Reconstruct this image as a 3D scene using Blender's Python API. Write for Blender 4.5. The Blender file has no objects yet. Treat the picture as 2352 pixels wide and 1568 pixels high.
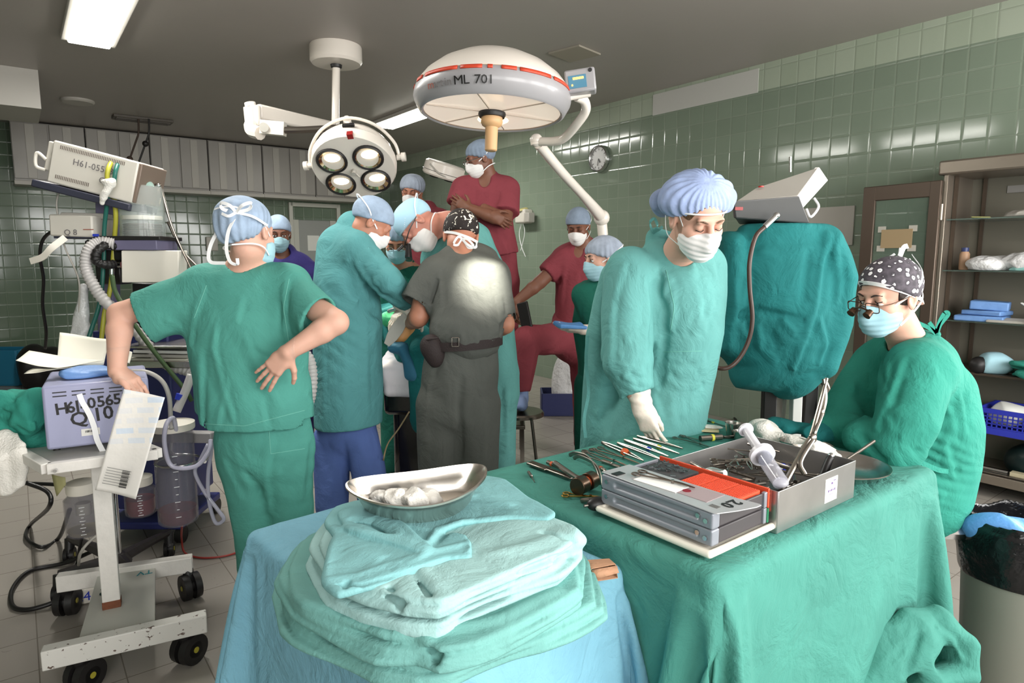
import bpy, math, random
import numpy as np
from mathutils import Vector, Matrix
PI = math.pi
sc = bpy.context.scene
COL = sc.collection
random.seed(7)

# ---------------------------------------------------------------- camera
CAMH, FPX, HOR = 1.5, 1500.0, 590.0
PITCH = math.atan((784 - HOR) / FPX)
_c, _s = math.cos(PITCH), math.sin(PITCH)
cam_d = bpy.data.cameras.new('camera'); cam = bpy.data.objects.new('camera', cam_d); COL.objects.link(cam)
cam.location = (0, 0, CAMH); cam.rotation_euler = (PI / 2 - PITCH, 0, 0)
cam_d.sensor_width = 36.0; cam_d.lens = 36.0 * FPX / 2352; cam_d.clip_start = .05
sc.camera = cam

def P(u, v, Y):
    """world point seen at pixel (u, v) of the 2352x1568 frame, Y metres ahead"""
    du, dv = u - 1176, v - 784
    y = FPX * _c - dv * _s
    return Vector((du * Y / y, Y, CAMH + (-FPX * _s - dv * _c) * Y / y))
def PZ(u, v, z):
    """world point seen at pixel (u, v) at height z"""
    dv = v - 784
    t = (z - CAMH) / (-FPX * _s - dv * _c)
    return Vector(((u - 1176) * t, (FPX * _c - dv * _s) * t, z))

# room axes: AX runs along the right wall towards the viewer, BX along the far wall to the left
CORNER = Vector((-2.08, 11.37, 0)); AX = Vector((.604, -.797, 0)).normalized(); BX = Vector((-AX.y * -1, 0, 0))
BX = Vector((AX.y, -AX.x, 0))
CEIL = 3.13
def RM(a, b, z=0): return CORNER + AX * a + BX * b + Vector((0, 0, z))
ROOMROT = math.atan2(AX.y, AX.x)

# ---------------------------------------------------------------- world, lights, exposure
w = bpy.data.worlds.new('world'); sc.world = w; w.use_nodes = True
w.node_tree.nodes['Background'].inputs[0].default_value = (.75, .87, 1, 1)
w.node_tree.nodes['Background'].inputs[1].default_value = .25
vs = sc.view_settings
vs.view_transform = 'Standard'; vs.look = 'None'; vs.gamma = 1; vs.use_curve_mapping = False; vs.exposure = 0.45
sc.render.film_transparent = False
sc.cycles.max_bounces = 6; sc.cycles.diffuse_bounces = 4; sc.cycles.glossy_bounces = 4; sc.cycles.transmission_bounces = 8
sc.cycles.transparent_max_bounces = 10
sc.cycles.caustics_reflective = False; sc.cycles.caustics_refractive = False
sc.cycles.use_denoising = True; sc.cycles.sample_clamp_indirect = 6

def area(name, loc, direction, sx, sy, power, col=(1, 1, 1), spread=PI):
    l = bpy.data.lights.new(name, 'AREA'); l.shape = 'RECTANGLE'; l.size = sx; l.size_y = sy; l.energy = power; l.color = col
    l.spread = spread
    o = bpy.data.objects.new(name, l); COL.objects.link(o); o.location = loc
    o.rotation_euler = Vector(direction).to_track_quat('-Z', 'Y').to_euler()
    return o
NEAR_A, LEFT_B = 12.0, 8.2
DAY = (1.0, .985, .96)
WIN_NEAR = [(.3, 2.3), (2.9, 4.9), (5.5, 7.5)]
WIN_RIGHT = [(9.7, 11.5)]
WZ0, WZ1 = .95, 2.75
for (b0, b1), e in zip(WIN_NEAR, (140, 120, 80)):
    area('window_daylight', RM(NEAR_A + .12, (b0 + b1) / 2, (WZ0 + WZ1) / 2), -AX, b1 - b0, WZ1 - WZ0, e, DAY)
for a0, a1 in WIN_RIGHT:
    area('window_daylight', RM((a0 + a1) / 2, -.12, (WZ0 + WZ1) / 2), BX, a1 - a0, WZ1 - WZ0, 120, DAY)

# ---------------------------------------------------------------- materials
def lin(c):
    c = np.array(c[:3], float) / 255.0
    return tuple(np.where(c <= .04045, c / 12.92, ((c + .055) / 1.055) ** 2.4)) + (1.0,)
MATS = {}
def mat(name, rgb=(200, 200, 200), rough=.6, metal=0, bump=0, bscale=40, var=0, vscale=3, sheen=0, alpha=1, trans=0, emit=None, estr=0,
        coat=0, spec=.5, stretch=None, ior=1.45, sss=0, bdist=.01):
    if name in MATS: return MATS[name]
    m = bpy.data.materials.new(name); m.use_nodes = True; nt = m.node_tree; N = nt.nodes; L = nt.links
    b = N['Principled BSDF']; c = lin(rgb)
    b.inputs['Base Color'].default_value = c; b.inputs['Roughness'].default_value = rough; b.inputs['Metallic'].default_value = metal
    b.inputs['Specular IOR Level'].default_value = spec; b.inputs['IOR'].default_value = ior
    if sheen: b.inputs['Sheen Weight'].default_value = sheen; b.inputs['Sheen Roughness'].default_value = .5
    if coat: b.inputs['Coat Weight'].default_value = coat; b.inputs['Coat Roughness'].default_value = .1
    if alpha < 1: b.inputs['Alpha'].default_value = alpha
    if trans: b.inputs['Transmission Weight'].default_value = trans
    if sss: b.inputs['Subsurface Weight'].default_value = sss; b.inputs['Subsurface Radius'].default_value = (.012, .005, .003); b.inputs['Subsurface Scale'].default_value = 1
    if emit: b.inputs['Emission Color'].default_value = lin(emit); b.inputs['Emission Strength'].default_value = estr
    tc = N.new('ShaderNodeTexCoord'); mp = N.new('ShaderNodeMapping'); L.new(tc.outputs['Object'], mp.inputs[0])
    if stretch: mp.inputs['Scale'].default_value = stretch
    if var:
        n = N.new('ShaderNodeTexNoise'); n.inputs['Scale'].default_value = vscale; n.inputs['Detail'].default_value = 5
        L.new(mp.outputs[0], n.inputs['Vector'])
        r = N.new('ShaderNodeMapRange'); r.inputs[1].default_value = .3; r.inputs[2].default_value = .7
        r.inputs[3].default_value = 1 - var; r.inputs[4].default_value = 1 + var; L.new(n.outputs['Fac'], r.inputs[0])
        mx = N.new('ShaderNodeVectorMath'); mx.operation = 'SCALE'; mx.inputs[0].default_value = c[:3]
        L.new(r.outputs[0], mx.inputs['Scale']); L.new(mx.outputs[0], b.inputs['Base Color'])
    if bump:
        n = N.new('ShaderNodeTexNoise'); n.inputs['Scale'].default_value = bscale; n.inputs['Detail'].default_value = 3
        L.new(mp.outputs[0], n.inputs['Vector'])
        bp = N.new('ShaderNodeBump'); bp.inputs['Strength'].default_value = bump; bp.inputs['Distance'].default_value = bdist
        L.new(n.outputs['Fac'], bp.inputs['Height']); L.new(bp.outputs[0], b.inputs['Normal'])
    MATS[name] = m
    return m
def fabric(name, rgb, var=.10, crease=.5, rough=.85, sheen=.0):
    """cotton drape: fine weave, soft creases, worn colour patches"""
    if name in MATS: return MATS[name]
    m = mat(name, rgb, rough, var=var, vscale=5, sheen=sheen, spec=.25); nt = m.node_tree; N = nt.nodes; L = nt.links; b = N['Principled BSDF']
    tc = N.new('ShaderNodeTexCoord')
    n1 = N.new('ShaderNodeTexNoise'); n1.inputs['Scale'].default_value = 6.5; n1.inputs['Detail'].default_value = 5; n1.inputs['Roughness'].default_value = .55; n1.inputs['Distortion'].default_value = .6
    rr = N.new('ShaderNodeMath'); rr.operation = 'SUBTRACT'; rr.inputs[1].default_value = .5
    ab = N.new('ShaderNodeMath'); ab.operation = 'ABSOLUTE'
    n2 = N.new('ShaderNodeTexNoise'); n2.inputs['Scale'].default_value = 320; n2.inputs['Detail'].default_value = 1
    L.new(tc.outputs['Object'], n1.inputs['Vector']); L.new(tc.outputs['Object'], n2.inputs['Vector'])
    L.new(n1.outputs['Fac'], rr.inputs[0]); L.new(rr.outputs[0], ab.inputs[0])
    b1 = N.new('ShaderNodeBump'); b1.inputs['Strength'].default_value = min(1, crease * 1.3); b1.inputs['Distance'].default_value = .035
    b2 = N.new('ShaderNodeBump'); b2.inputs['Strength'].default_value = .35; b2.inputs['Distance'].default_value = .0015
    L.new(ab.outputs[0], b1.inputs['Height']); L.new(n2.outputs['Fac'], b2.inputs['Height'])
    L.new(b1.outputs[0], b2.inputs['Normal']); L.new(b2.outputs[0], b.inputs['Normal'])
    return m
# ---------------------------------------------------------------- mesh helpers
def V(*a): return Vector(a)
def rot(rx=0, ry=0, rz=0): return Matrix.Rotation(rz, 3, 'Z') @ Matrix.Rotation(ry, 3, 'Y') @ Matrix.Rotation(rx, 3, 'X')
def frame(fwd, up=(0, 0, 1)):
    """3x3 matrix, columns = right, forward, up"""
    f = Vector(fwd).normalized(); r = f.cross(Vector(up)).normalized(); u = r.cross(f)
    return Matrix((r, f, u)).transposed()
def newobj(name, me, parent=None, m=None):
    o = bpy.data.objects.new(name, me); COL.objects.link(o)
    if parent is not None: o.parent = parent
    if m is not None: me.materials.append(m)
    return o
def mkmesh(name, vs_, fs_, smooth=True, angle=40):
    me = bpy.data.meshes.new(name)
    if isinstance(vs_, np.ndarray): vs_ = vs_.tolist()
    if isinstance(fs_, np.ndarray): fs_ = fs_.tolist()
    me.from_pydata([tuple(v) for v in vs_], [], fs_); me.validate(); me.update()
    if smooth:
        me.polygons.foreach_set('use_smooth', [True] * len(me.polygons))
        if angle < 180: me.set_sharp_from_angle(angle=math.radians(angle))
    return me
def thing(name, label, cat, loc=(0, 0, 0), group=None, rz=0):
    o = bpy.data.objects.new(name, None); COL.objects.link(o); o.empty_display_size = .05
    o.location = loc; o.rotation_euler = (0, 0, rz); o['label'] = label; o['category'] = cat
    if group: o['group'] = group
    return o
def tag(o, label, cat, group=None, kind=None):
    o['label'] = label; o['category'] = cat
    if group: o['group'] = group
    if kind: o['kind'] = kind
    return o
def struct(o): o['kind'] = 'structure'; return o
def dup(src, parent=None):
    c = src.copy(); COL.objects.link(c)
    if parent is not None: c.parent = parent
    for ch in [x for x in COL.objects if x.parent == src]: dup(ch, c)
    return c
def smoothpath(pts, n=8):
    pts = [Vector(p) for p in pts]
    if len(pts) < 3 or n < 2: return pts
    out = []; q = [pts[0] * 2 - pts[1]] + pts + [pts[-1] * 2 - pts[-2]]
    for i in range(1, len(q) - 2):
        a, b, c, d = q[i - 1:i + 3]
        for k in range(n):
            t = k / n
            out.append(.5 * ((2 * b) + (c - a) * t + (2 * a - 5 * b + 4 * c - d) * t * t + (3 * b - a - 3 * c + d) * t ** 3))
    out.append(pts[-1]); return out
class MB:
    """mesh builder: collects shapes into ONE mesh; org = origin subtracted from world coordinates"""
    def __init__(s, org=(0, 0, 0)): s.v = []; s.f = []; s.o = Vector(org)
    def add(s, vs_, fs_, M=None, loc=None):
        n = len(s.v); M = M or Matrix.Identity(3); loc = Vector(loc or (0, 0, 0))
        s.v += [M @ Vector(v) + loc - s.o for v in vs_]; s.f += [[i + n for i in f] for f in fs_]; return s
    def box(s, c, size, M=None):
        x, y, z = [k / 2 for k in size]
        vs_ = [(i, j, k) for i in (-x, x) for j in (-y, y) for k in (-z, z)]
        return s.add(vs_, [(0, 1, 3, 2), (4, 6, 7, 5), (0, 4, 5, 1), (2, 3, 7, 6), (0, 2, 6, 4), (1, 5, 7, 3)], M, c)
    def bar(s, a, b, w_, h_, up=(0, 0, 1)):
        a, b = Vector(a), Vector(b); M = frame(b - a, up)
        return s.box((a + b) / 2, (w_, (b - a).length, h_), M)
    def tube(s, pts, r, n=10, smooth=6, caps=True, flat=None):
        p = smoothpath(pts, smooth); m = len(p)
        rr = r if callable(r) else (lambda t: r)
        t0 = (p[1] - p[0]).normalized(); up = Vector((0, 0, 1)) if abs(t0.z) < .9 else Vector((1, 0, 0))
        nrm = (up - t0 * up.dot(t0)).normalized(); vs_ = []
        for i in range(m):
            t = (p[min(i + 1, m - 1)] - p[max(i - 1, 0)]).normalized()
            nrm = (nrm - t * nrm.dot(t)).normalized(); bn = t.cross(nrm); R = rr(i / (m - 1))
            for k in range(n):
                a = 2 * PI * k / n
                vs_.append(p[i] + nrm * math.cos(a) * R + bn * math.sin(a) * R * (flat or 1))
        fs_ = [(i * n + k, i * n + (k + 1) % n, (i + 1) * n + (k + 1) % n, (i + 1) * n + k) for i in range(m - 1) for k in range(n)]
        if caps: fs_ += [list(range(n))[::-1], [(m - 1) * n + k for k in range(n)]]
        return s.add(vs_, fs_)
    def cyl(s, a, b, r, r2=None, n=20):
        r2 = r if r2 is None else r2
        return s.tube([a, b], lambda t: r + (r2 - r) * t, n, 1)
    def lathe(s, prof, c=(0, 0, 0), M=None, n=32, sx=1, sy=1, cap=False):
        vs_ = [(r * math.cos(2 * PI * k / n) * sx, r * math.sin(2 * PI * k / n) * sy, z) for r, z in prof for k in range(n)]
        fs_ = [(i * n + k, i * n + (k + 1) % n, (i + 1) * n + (k + 1) % n, (i + 1) * n + k) for i in range(len(prof) - 1) for k in range(n)]
        if cap: fs_ += [list(range(n))[::-1], [(len(prof) - 1) * n + k for k in range(n)]]
        return s.add(vs_, fs_, M, c)
    def ball(s, c, r, M=None, n=16):
        r = (r, r, r) if not hasattr(r, '__len__') else r; h = n // 2
        vs_ = [(r[0] * math.sin(PI * i / h) * math.cos(2 * PI * k / n), r[1] * math.sin(PI * i / h) * math.sin(2 * PI * k / n), r[2] * math.cos(PI * i / h)) for i in range(h + 1) for k in range(n)]
        fs_ = [(i * n + k, (i + 1) * n + k, (i + 1) * n + (k + 1) % n, i * n + (k + 1) % n) for i in range(h) for k in range(n)]
        return s.add(vs_, fs_, M, c)
    def prism(s, poly, z0, z1, M=None, c=None):
        n = len(poly)
        return s.add([(x, y, z0) for x, y in poly] + [(x, y, z1) for x, y in poly],
                     [list(range(n))[::-1], list(range(n, 2 * n))] + [(i, (i + 1) % n, n + (i + 1) % n, n + i) for i in range(n)], M, c)
    def ribbon(s, pts, w_, th=.0012, side=None, smooth=6, twist=0):
        p = smoothpath(pts, smooth); m = len(p); vs_ = []
        for i in range(m):
            t = (p[min(i + 1, m - 1)] - p[max(i - 1, 0)]).normalized()
            sd = Vector(side) if side is not None else t.cross(Vector((0, 1, 0)))
            sd = (sd - t * sd.dot(t)).normalized()
            if twist: sd = Matrix.Rotation(twist * i / m, 3, t) @ sd
            nn = t.cross(sd)
            for a, b in ((-1, -1), (1, -1), (1, 1), (-1, 1)): vs_.append(p[i] + sd * a * w_ / 2 + nn * b * th / 2)
        fs_ = [(i * 4 + k, i * 4 + (k + 1) % 4, (i + 1) * 4 + (k + 1) % 4, (i + 1) * 4 + k) for i in range(m - 1) for k in range(4)]
        return s.add(vs_, fs_ + [(3, 2, 1, 0), tuple((m - 1) * 4 + k for k in range(4))])
    def grid(s, fn, nu, nv, th=0):
        vs_ = [fn(i / (nu - 1), j / (nv - 1)) for i in range(nu) for j in range(nv)]
        fs_ = [(i * nv + j, (i + 1) * nv + j, (i + 1) * nv + j + 1, i * nv + j + 1) for i in range(nu - 1) for j in range(nv - 1)]
        return s.add(vs_, fs_)
    def build(s, name, m, parent=None, bevel=0, solid=0, sub=0, angle=35, seg=2):
        o = newobj(name, mkmesh(name, s.v, s.f, True, angle), parent, m)
        if solid:
            md = o.modifiers.new('s', 'SOLIDIFY'); md.thickness = solid; md.offset = 0
        if bevel:
            md = o.modifiers.new('b', 'BEVEL'); md.width = bevel; md.segments = seg; md.limit_method = 'ANGLE'; md.angle_limit = math.radians(35)
        if sub:
            md = o.modifiers.new('u', 'SUBSURF'); md.levels = sub; md.render_levels = sub
        return o
def recenter(o, loc):
    """move a one-mesh thing's origin to loc, its shape staying put"""
    d = Vector(loc) - o.location
    o.data.transform(Matrix.Translation(-d)); o.location = loc; return o
def single(mb, name, m, label, cat, group=None, **kw):
    """a thing that is one mesh, its origin at its own base"""
    o = mb.build(name, m, None, **kw); tag(o, label, cat, group)
    a = np.array([v.co[:] for v in o.data.vertices]); c = (a.min(0) + a.max(0)) / 2
    return recenter(o, (c[0], c[1], a[:, 2].min()))
def text(body, name, size, M, loc, m, parent, ext=.0006, shear=0, thick=0, align='CENTER', spacing=1):
    cu = bpy.data.curves.new(name, 'FONT'); cu.body = body; cu.size = size; cu.extrude = ext; cu.align_x = align; cu.align_y = 'CENTER'
    cu.shear = shear; cu.offset = thick; cu.space_character = spacing; cu.resolution_u = 2; cu.materials.append(m)
    tmp = bpy.data.objects.new(name, cu); COL.objects.link(tmp); me = bpy.data.meshes.new_from_object(tmp.evaluated_get(bpy.context.evaluated_depsgraph_get())); bpy.data.objects.remove(tmp)
    if not len(me.materials): me.materials.append(m)
    o = bpy.data.objects.new(name, me); COL.objects.link(o)
    if parent is not None: o.parent = parent; loc = Vector(loc) - parent.location
    o.matrix_local = Matrix.Translation(loc) @ M.to_4x4(); return o

# ---------------------------------------------------------------- signed-distance modelling (surface nets)
def _hash_dirs(seed, n, f):
    r = np.random.RandomState(seed); d = r.normal(size=(n, 3)); d /= np.linalg.norm(d, axis=1)[:, None]
    return d * f * (.6 + .8 * r.rand(n, 1)), r.rand(n) * 6.283
def noise(X, Y, Z, f, seed=0, n=7, st=(1, 1, 1)):
    d, ph = _hash_dirs(seed, n, f); o = 0
    for k in range(n): o = o + np.sin(X * (d[k, 0] * st[0]) + Y * (d[k, 1] * st[1]) + Z * (d[k, 2] * st[2]) + ph[k])
    return o / n * 1.6
class F:
    """a signed distance field made of smoothly joined shapes; each shape only touches its own block of the grid"""
    def __init__(s): s.ops = []
    def _a(s, kind, box, fn, k): s.ops.append((kind, np.array(box[0], float), np.array(box[1], float), fn, k)); return s
    def cap(s, a, b, ra, rb=None, k=.02, op='u'):
        rb = ra if rb is None else rb; a, b = np.array(a, float), np.array(b, float); d = b - a; L2 = max(d @ d, 1e-9); R = max(ra, rb)
        def fn(X, Y, Z):
            x, y, z = X - a[0], Y - a[1], Z - a[2]; t = np.clip((x * d[0] + y * d[1] + z * d[2]) / L2, 0, 1)
            return np.sqrt((x - t * d[0]) ** 2 + (y - t * d[1]) ** 2 + (z - t * d[2]) ** 2) - (ra + (rb - ra) * t)
        return s._a(op, (np.minimum(a, b) - R, np.maximum(a, b) + R), fn, k)
    def chain(s, secs, side, k=.02, op='u', flat=(False, False)):
        """secs: (centre, half width, half depth); elliptical sections joined; side = width direction"""
        side = np.array(side, float); S = [(np.array(c, float), a, b) for c, a, b in secs]
        R = max(max(a, b) for _, a, b in S); C = np.array([c for c, _, _ in S])
        def fn(X, Y, Z):
            out = None
            for i in range(len(S) - 1):
                (a, wa, da), (b, wb, db) = S[i], S[i + 1]; d = b - a; L = np.linalg.norm(d); t_ = d / L
                e1 = side - t_ * (side @ t_); e1 /= np.linalg.norm(e1); e2 = np.cross(t_, e1)
                x, y, z = X - a[0], Y - a[1], Z - a[2]; ax = x * t_[0] + y * t_[1] + z * t_[2]
                t = np.clip(ax / L, 0, 1); ov = ax - t * L; ov = np.where(np.abs(ov) < 1e-5, 0, ov)
                u_ = x * e1[0] + y * e1[1] + z * e1[2]; v_ = x * e2[0] + y * e2[1] + z * e2[2]
                rx = wa + (wb - wa) * t; ry = da + (db - da) * t; rm = np.minimum(rx, ry)
                if (flat[0] and i == 0) or (flat[1] and i == len(S) - 2):
                    q = (np.sqrt((u_ / rx) ** 2 + (v_ / ry) ** 2) - 1) * rm
                    if flat[0] and i == 0: q = np.where(ov < 0, np.maximum(q, -ov), q)
                    if flat[1] and i == len(S) - 2: q = np.where(ov > 0, np.maximum(q, ov), q)
                    q2 = (np.sqrt((u_ / rx) ** 2 + (v_ / ry) ** 2 + (ov / rm) ** 2) - 1) * rm
                    if not (flat[0] and i == 0): q = np.where(ov < 0, q2, q)
                    if not (flat[1] and i == len(S) - 2): q = np.where(ov > 0, q2, q)
                else: q = (np.sqrt((u_ / rx) ** 2 + (v_ / ry) ** 2 + (ov / rm) ** 2) - 1) * rm
                out = q if out is None else np.minimum(out, q)
            return out
        return s._a(op, (C.min(0) - R, C.max(0) + R), fn, k)
    def ell(s, c, r, M=None, k=.02, op='u'):
        c = np.array(c, float); r = np.array(r if hasattr(r, '__len__') else (r, r, r), float); A = np.array(M or Matrix.Identity(3)); R = r.max(); m = r.min()
        def fn(X, Y, Z):
            x, y, z = X - c[0], Y - c[1], Z - c[2]
            u_ = (x * A[0, 0] + y * A[1, 0] + z * A[2, 0]) / r[0]; v_ = (x * A[0, 1] + y * A[1, 1] + z * A[2, 1]) / r[1]; w_ = (x * A[0, 2] + y * A[1, 2] + z * A[2, 2]) / r[2]
            n = np.sqrt(u_ * u_ + v_ * v_ + w_ * w_); g = np.sqrt((u_ / r[0]) ** 2 + (v_ / r[1]) ** 2 + (w_ / r[2]) ** 2) + 1e-6
            return n * (n - 1) / g
        return s._a(op, (c - R, c + R), fn, k)
    def box(s, c, h, M=None, rd=.01, k=.01, op='u'):
        c = np.array(c, float); h = np.array(h, float); A = np.array(M or Matrix.Identity(3)); R = np.linalg.norm(h)
        def fn(X, Y, Z):
            x, y, z = X - c[0], Y - c[1], Z - c[2]; q = []
            for j in range(3): q.append(np.abs(x * A[0, j] + y * A[1, j] + z * A[2, j]) - h[j] + rd)
            o = np.sqrt(sum(np.maximum(a, 0) ** 2 for a in q)); return o + np.minimum(np.maximum(np.maximum(q[0], q[1]), q[2]), 0) - rd
        return s._a(op, (c - R, c + R), fn, k)
    def cut(s, p, n, k=.004):
        """keep only the side of the plane that n points away from"""
        p = np.array(p, float); n = np.array(Vector(n).normalized())
        def fn(X, Y, Z): return (X - p[0]) * n[0] + (Y - p[1]) * n[1] + (Z - p[2]) * n[2]
        return s._a('i', ((-99,) * 3, (99,) * 3), fn, k)
    def disp(s, fn, box=None):
        s.ops.append(('d', *([np.array(b, float) for b in box] if box else (np.full(3, -99.), np.full(3, 99.))), fn, 0)); return s
    def wrinkle(s, c, R, direction, wl, amp, seed=0, warp=.5):
        """parallel cloth folds around c: wavelength wl across direction, depth amp, fading over R"""
        c = np.array(c, float); d = np.array(Vector(direction).normalized())
        def fn(X, Y, Z):
            r2 = ((X - c[0]) ** 2 + (Y - c[1]) ** 2 + (Z - c[2]) ** 2) / R ** 2
            q = (X - c[0]) * d[0] + (Y - c[1]) * d[1] + (Z - c[2]) * d[2] + warp * wl * noise(X, Y, Z, 1.6 / wl * .6, seed, 5)
            return -amp * (np.abs(np.sin(q * PI / wl)) * 2 - 1.2) * np.exp(-r2 * 1.6)
        return s.disp(fn, (c - R * 1.5, c + R * 1.5))
    def crumple(s, amp=.006, f=15, seed=0, st=(1, 1, .38), fine=.0022):
        """soft hanging folds with crisp ridges all over the cloth"""
        def fn(X, Y, Z):
            n = noise(X, Y, Z, f, seed, 8, st) + .35 * noise(X, Y, Z, f * 2.3, seed + 1, 7, st)
            return 1.5 * amp * (np.minimum(np.abs(n) * 1.8, 1.3) - .7) + fine * (1.6 * np.abs(noise(X, Y, Z, 42, seed + 2, 8, (1, 1, .6))) - .5)
        return s.disp(fn)
    def fold(s, a, b, r=.010, k=.018, op='u'):
        """one raised (or sunk, op='s') fold of cloth from a to b"""
        a, b = np.array(a, float), np.array(b, float); R = r; m = (a + b) / 2
        def fn(X, Y, Z):
            d = b - a; x, y, z = X - a[0], Y - a[1], Z - a[2]; t = np.clip((x * d[0] + y * d[1] + z * d[2]) / (d @ d), 0, 1)
            return np.sqrt((x - t * d[0]) ** 2 + (y - t * d[1]) ** 2 + (z - t * d[2]) ** 2) - r * (1 - (2 * t - 1) ** 4 * .8)
        return s._a(op, (np.minimum(a, b) - R, np.maximum(a, b) + R), fn, k)
    def ev(s, p):
        """field value at points p (n, 3)"""
        p = np.asarray(p, float); X, Y, Z = p.T; g = np.full(len(p), .5)
        for kind, b0, b1, fn, k in s.ops:
            if kind == 'd': continue
            d = fn(X, Y, Z)
            if kind == 'u': hh = np.maximum(k - np.abs(g - d), 0) / k; g = np.minimum(g, d) - hh * hh * k / 4
            elif kind == 'i': g = np.maximum(g, d)
            else: g = np.maximum(g, -d)
        return g
    def hit(s, u, v, Y0, Y1):
        """where the sight line through pixel (u, v) first meets the surface between depths Y0 and Y1"""
        ys = np.linspace(Y0, Y1, 90); g = s.ev([P(u, v, y) for y in ys]); w_ = np.where(g < 0)[0]
        return P(u, v, ys[w_[0]] if len(w_) else ys[int(np.argmin(g))])
    def pf(s, pts, w_=.014, amp=.006, Y=(1, 4), world=False):
        """a fold of cloth running over the surface along points given as seen; amp < 0 sinks it"""
        amp *= 1.35; w_ *= .85
        q = [np.array(a if world else s.hit(a[0], a[1], *Y), float) for a in pts]; C = np.array(q); n = len(q) - 1
        def fn(X, Y_, Z):
            best = None
            for i in range(n):
                a, d = q[i], q[i + 1] - q[i]; x, y, z = X - a[0], Y_ - a[1], Z - a[2]; t = np.clip((x * d[0] + y * d[1] + z * d[2]) / (d @ d + 1e-9), 0, 1)
                r2 = (x - t * d[0]) ** 2 + (y - t * d[1]) ** 2 + (z - t * d[2]) ** 2; T = (i + t) / n
                e = np.exp(-r2 / w_ ** 2) * np.sqrt(np.clip(1 - (2 * T - 1) ** 4, 0, 1)); best = e if best is None else np.maximum(best, e)
            return -amp * best
        return s.disp(fn, (C.min(0) - 2.2 * abs(w_), C.max(0) + 2.2 * abs(w_)))
    def folds(s, lst, Y, w_=.014, amp=.006):
        for f in lst:
            a = amp; ww = w_
            if not hasattr(f[-1], '__len__'): a = f[-1]; f = f[:-1]
            s.pf(f, ww, a, Y)
            if a > 0: s.pf([(x + ww * 700 / Y[0], y) for x, y in f], ww, -a * .7, Y)
    def mesh(s, h, box=None, pad=.03):
        us = [o for o in s.ops if o[0] == 'u']
        lo = np.min([o[1] for o in us], 0) - pad; hi = np.max([o[2] for o in us], 0) + pad
        if box is not None: lo = np.maximum(lo, np.array(box[0], float)); hi = np.minimum(hi, np.array(box[1], float))
        n = np.maximum(((hi - lo) / h).astype(int) + 2, 4); ax = [(lo[i] + h * np.arange(n[i])).astype(np.float32) for i in range(3)]
        G = np.full(n, .5, np.float32)
        for kind, b0, b1, fn, k in s.ops:
            m = 3 * h + k * 1.2 + .012 if kind in 'us' else 0
            i0 = np.clip(((b0 - m - lo) / h).astype(int), 0, n); i1 = np.clip(((b1 + m - lo) / h).astype(int) + 2, 0, n)
            if (i1 <= i0).any(): continue
            sl = tuple(slice(a, b) for a, b in zip(i0, i1)); X = ax[0][sl[0], None, None]; Y = ax[1][None, sl[1], None]; Z = ax[2][None, None, sl[2]]
            g = G[sl]; d = fn(X, Y, Z).astype(np.float32)
            if kind == 'd': G[sl] = g + d * (np.abs(g) < .12)
            elif kind == 'u': hh = np.maximum(k - np.abs(g - d), 0) / k; G[sl] = np.minimum(g, d) - hh * hh * k / 4
            elif kind == 'i': hh = np.maximum(k - np.abs(g - d), 0) / k; G[sl] = np.maximum(g, d) + hh * hh * k / 4
            elif kind == 's': d = -d; hh = np.maximum(k - np.abs(g - d), 0) / k; G[sl] = np.maximum(g, d) + hh * hh * k / 4
        G[0] = G[-1] = np.maximum(G[0], .01); G[:, 0] = np.maximum(G[:, 0], .01); G[:, -1] = np.maximum(G[:, -1], .01)
        G[:, :, 0] = np.maximum(G[:, :, 0], .01); G[:, :, -1] = np.maximum(G[:, :, -1], .01)
        return surface_nets(G, lo, h)
def surface_nets(G, lo, h):
    n = G.shape; ins = G < 0; c = [s - 1 for s in n]; cnt = np.zeros(c, np.int8)
    for i in (0, 1):
        for j in (0, 1):
            for k in (0, 1): cnt += ins[i:i + c[0], j:j + c[1], k:k + c[2]]
    act = (cnt > 0) & (cnt < 8); idx = np.full(c, -1, np.int64); A = np.argwhere(act); idx[act] = np.arange(len(A))
    acc = np.zeros((len(A), 3)); num = np.zeros(len(A)); I, J, K = A.T
    co = [(i, j, k) for i in (0, 1) for j in (0, 1) for k in (0, 1)]
    for p in co:
        for ax_ in range(3):
            if p[ax_]: continue
            q = list(p); q[ax_] = 1
            g0 = G[I + p[0], J + p[1], K + p[2]]; g1 = G[I + q[0], J + q[1], K + q[2]]; m = (g0 < 0) != (g1 < 0)
            t = np.where(m, g0 / np.where(m, g0 - g1, 1), 0)
            pos = np.tile(np.array(p, float), (len(A), 1)); pos[:, ax_] += t; acc += pos * m[:, None]; num += m
    verts = (A + acc / np.maximum(num, 1)[:, None]) * h + lo; quads = []
    for ax_ in range(3):
        o1, o2 = [(1, 2), (2, 0), (0, 1)][ax_]
        s0 = [slice(None)] * 3; s1 = [slice(None)] * 3; s0[ax_] = slice(0, -1); s1[ax_] = slice(1, None)
        a, b = ins[tuple(s0)], ins[tuple(s1)]; E = np.argwhere(a != b)
        ok = (E[:, o1] > 0) & (E[:, o2] > 0) & (E[:, o1] < c[o1]) & (E[:, o2] < c[o2]); E = E[ok]
        fl = a[tuple(E.T)]
        def at(d1, d2):
            e = E.copy(); e[:, o1] -= d1; e[:, o2] -= d2; return idx[tuple(e.T)]
        q = np.stack([at(1, 1), at(0, 1), at(0, 0), at(1, 0)], 1); q[~fl] = q[~fl][:, ::-1]; quads.append(q)
    Q = np.concatenate(quads); Q = Q[(Q >= 0).all(1)]
    return verts, Q
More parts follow.
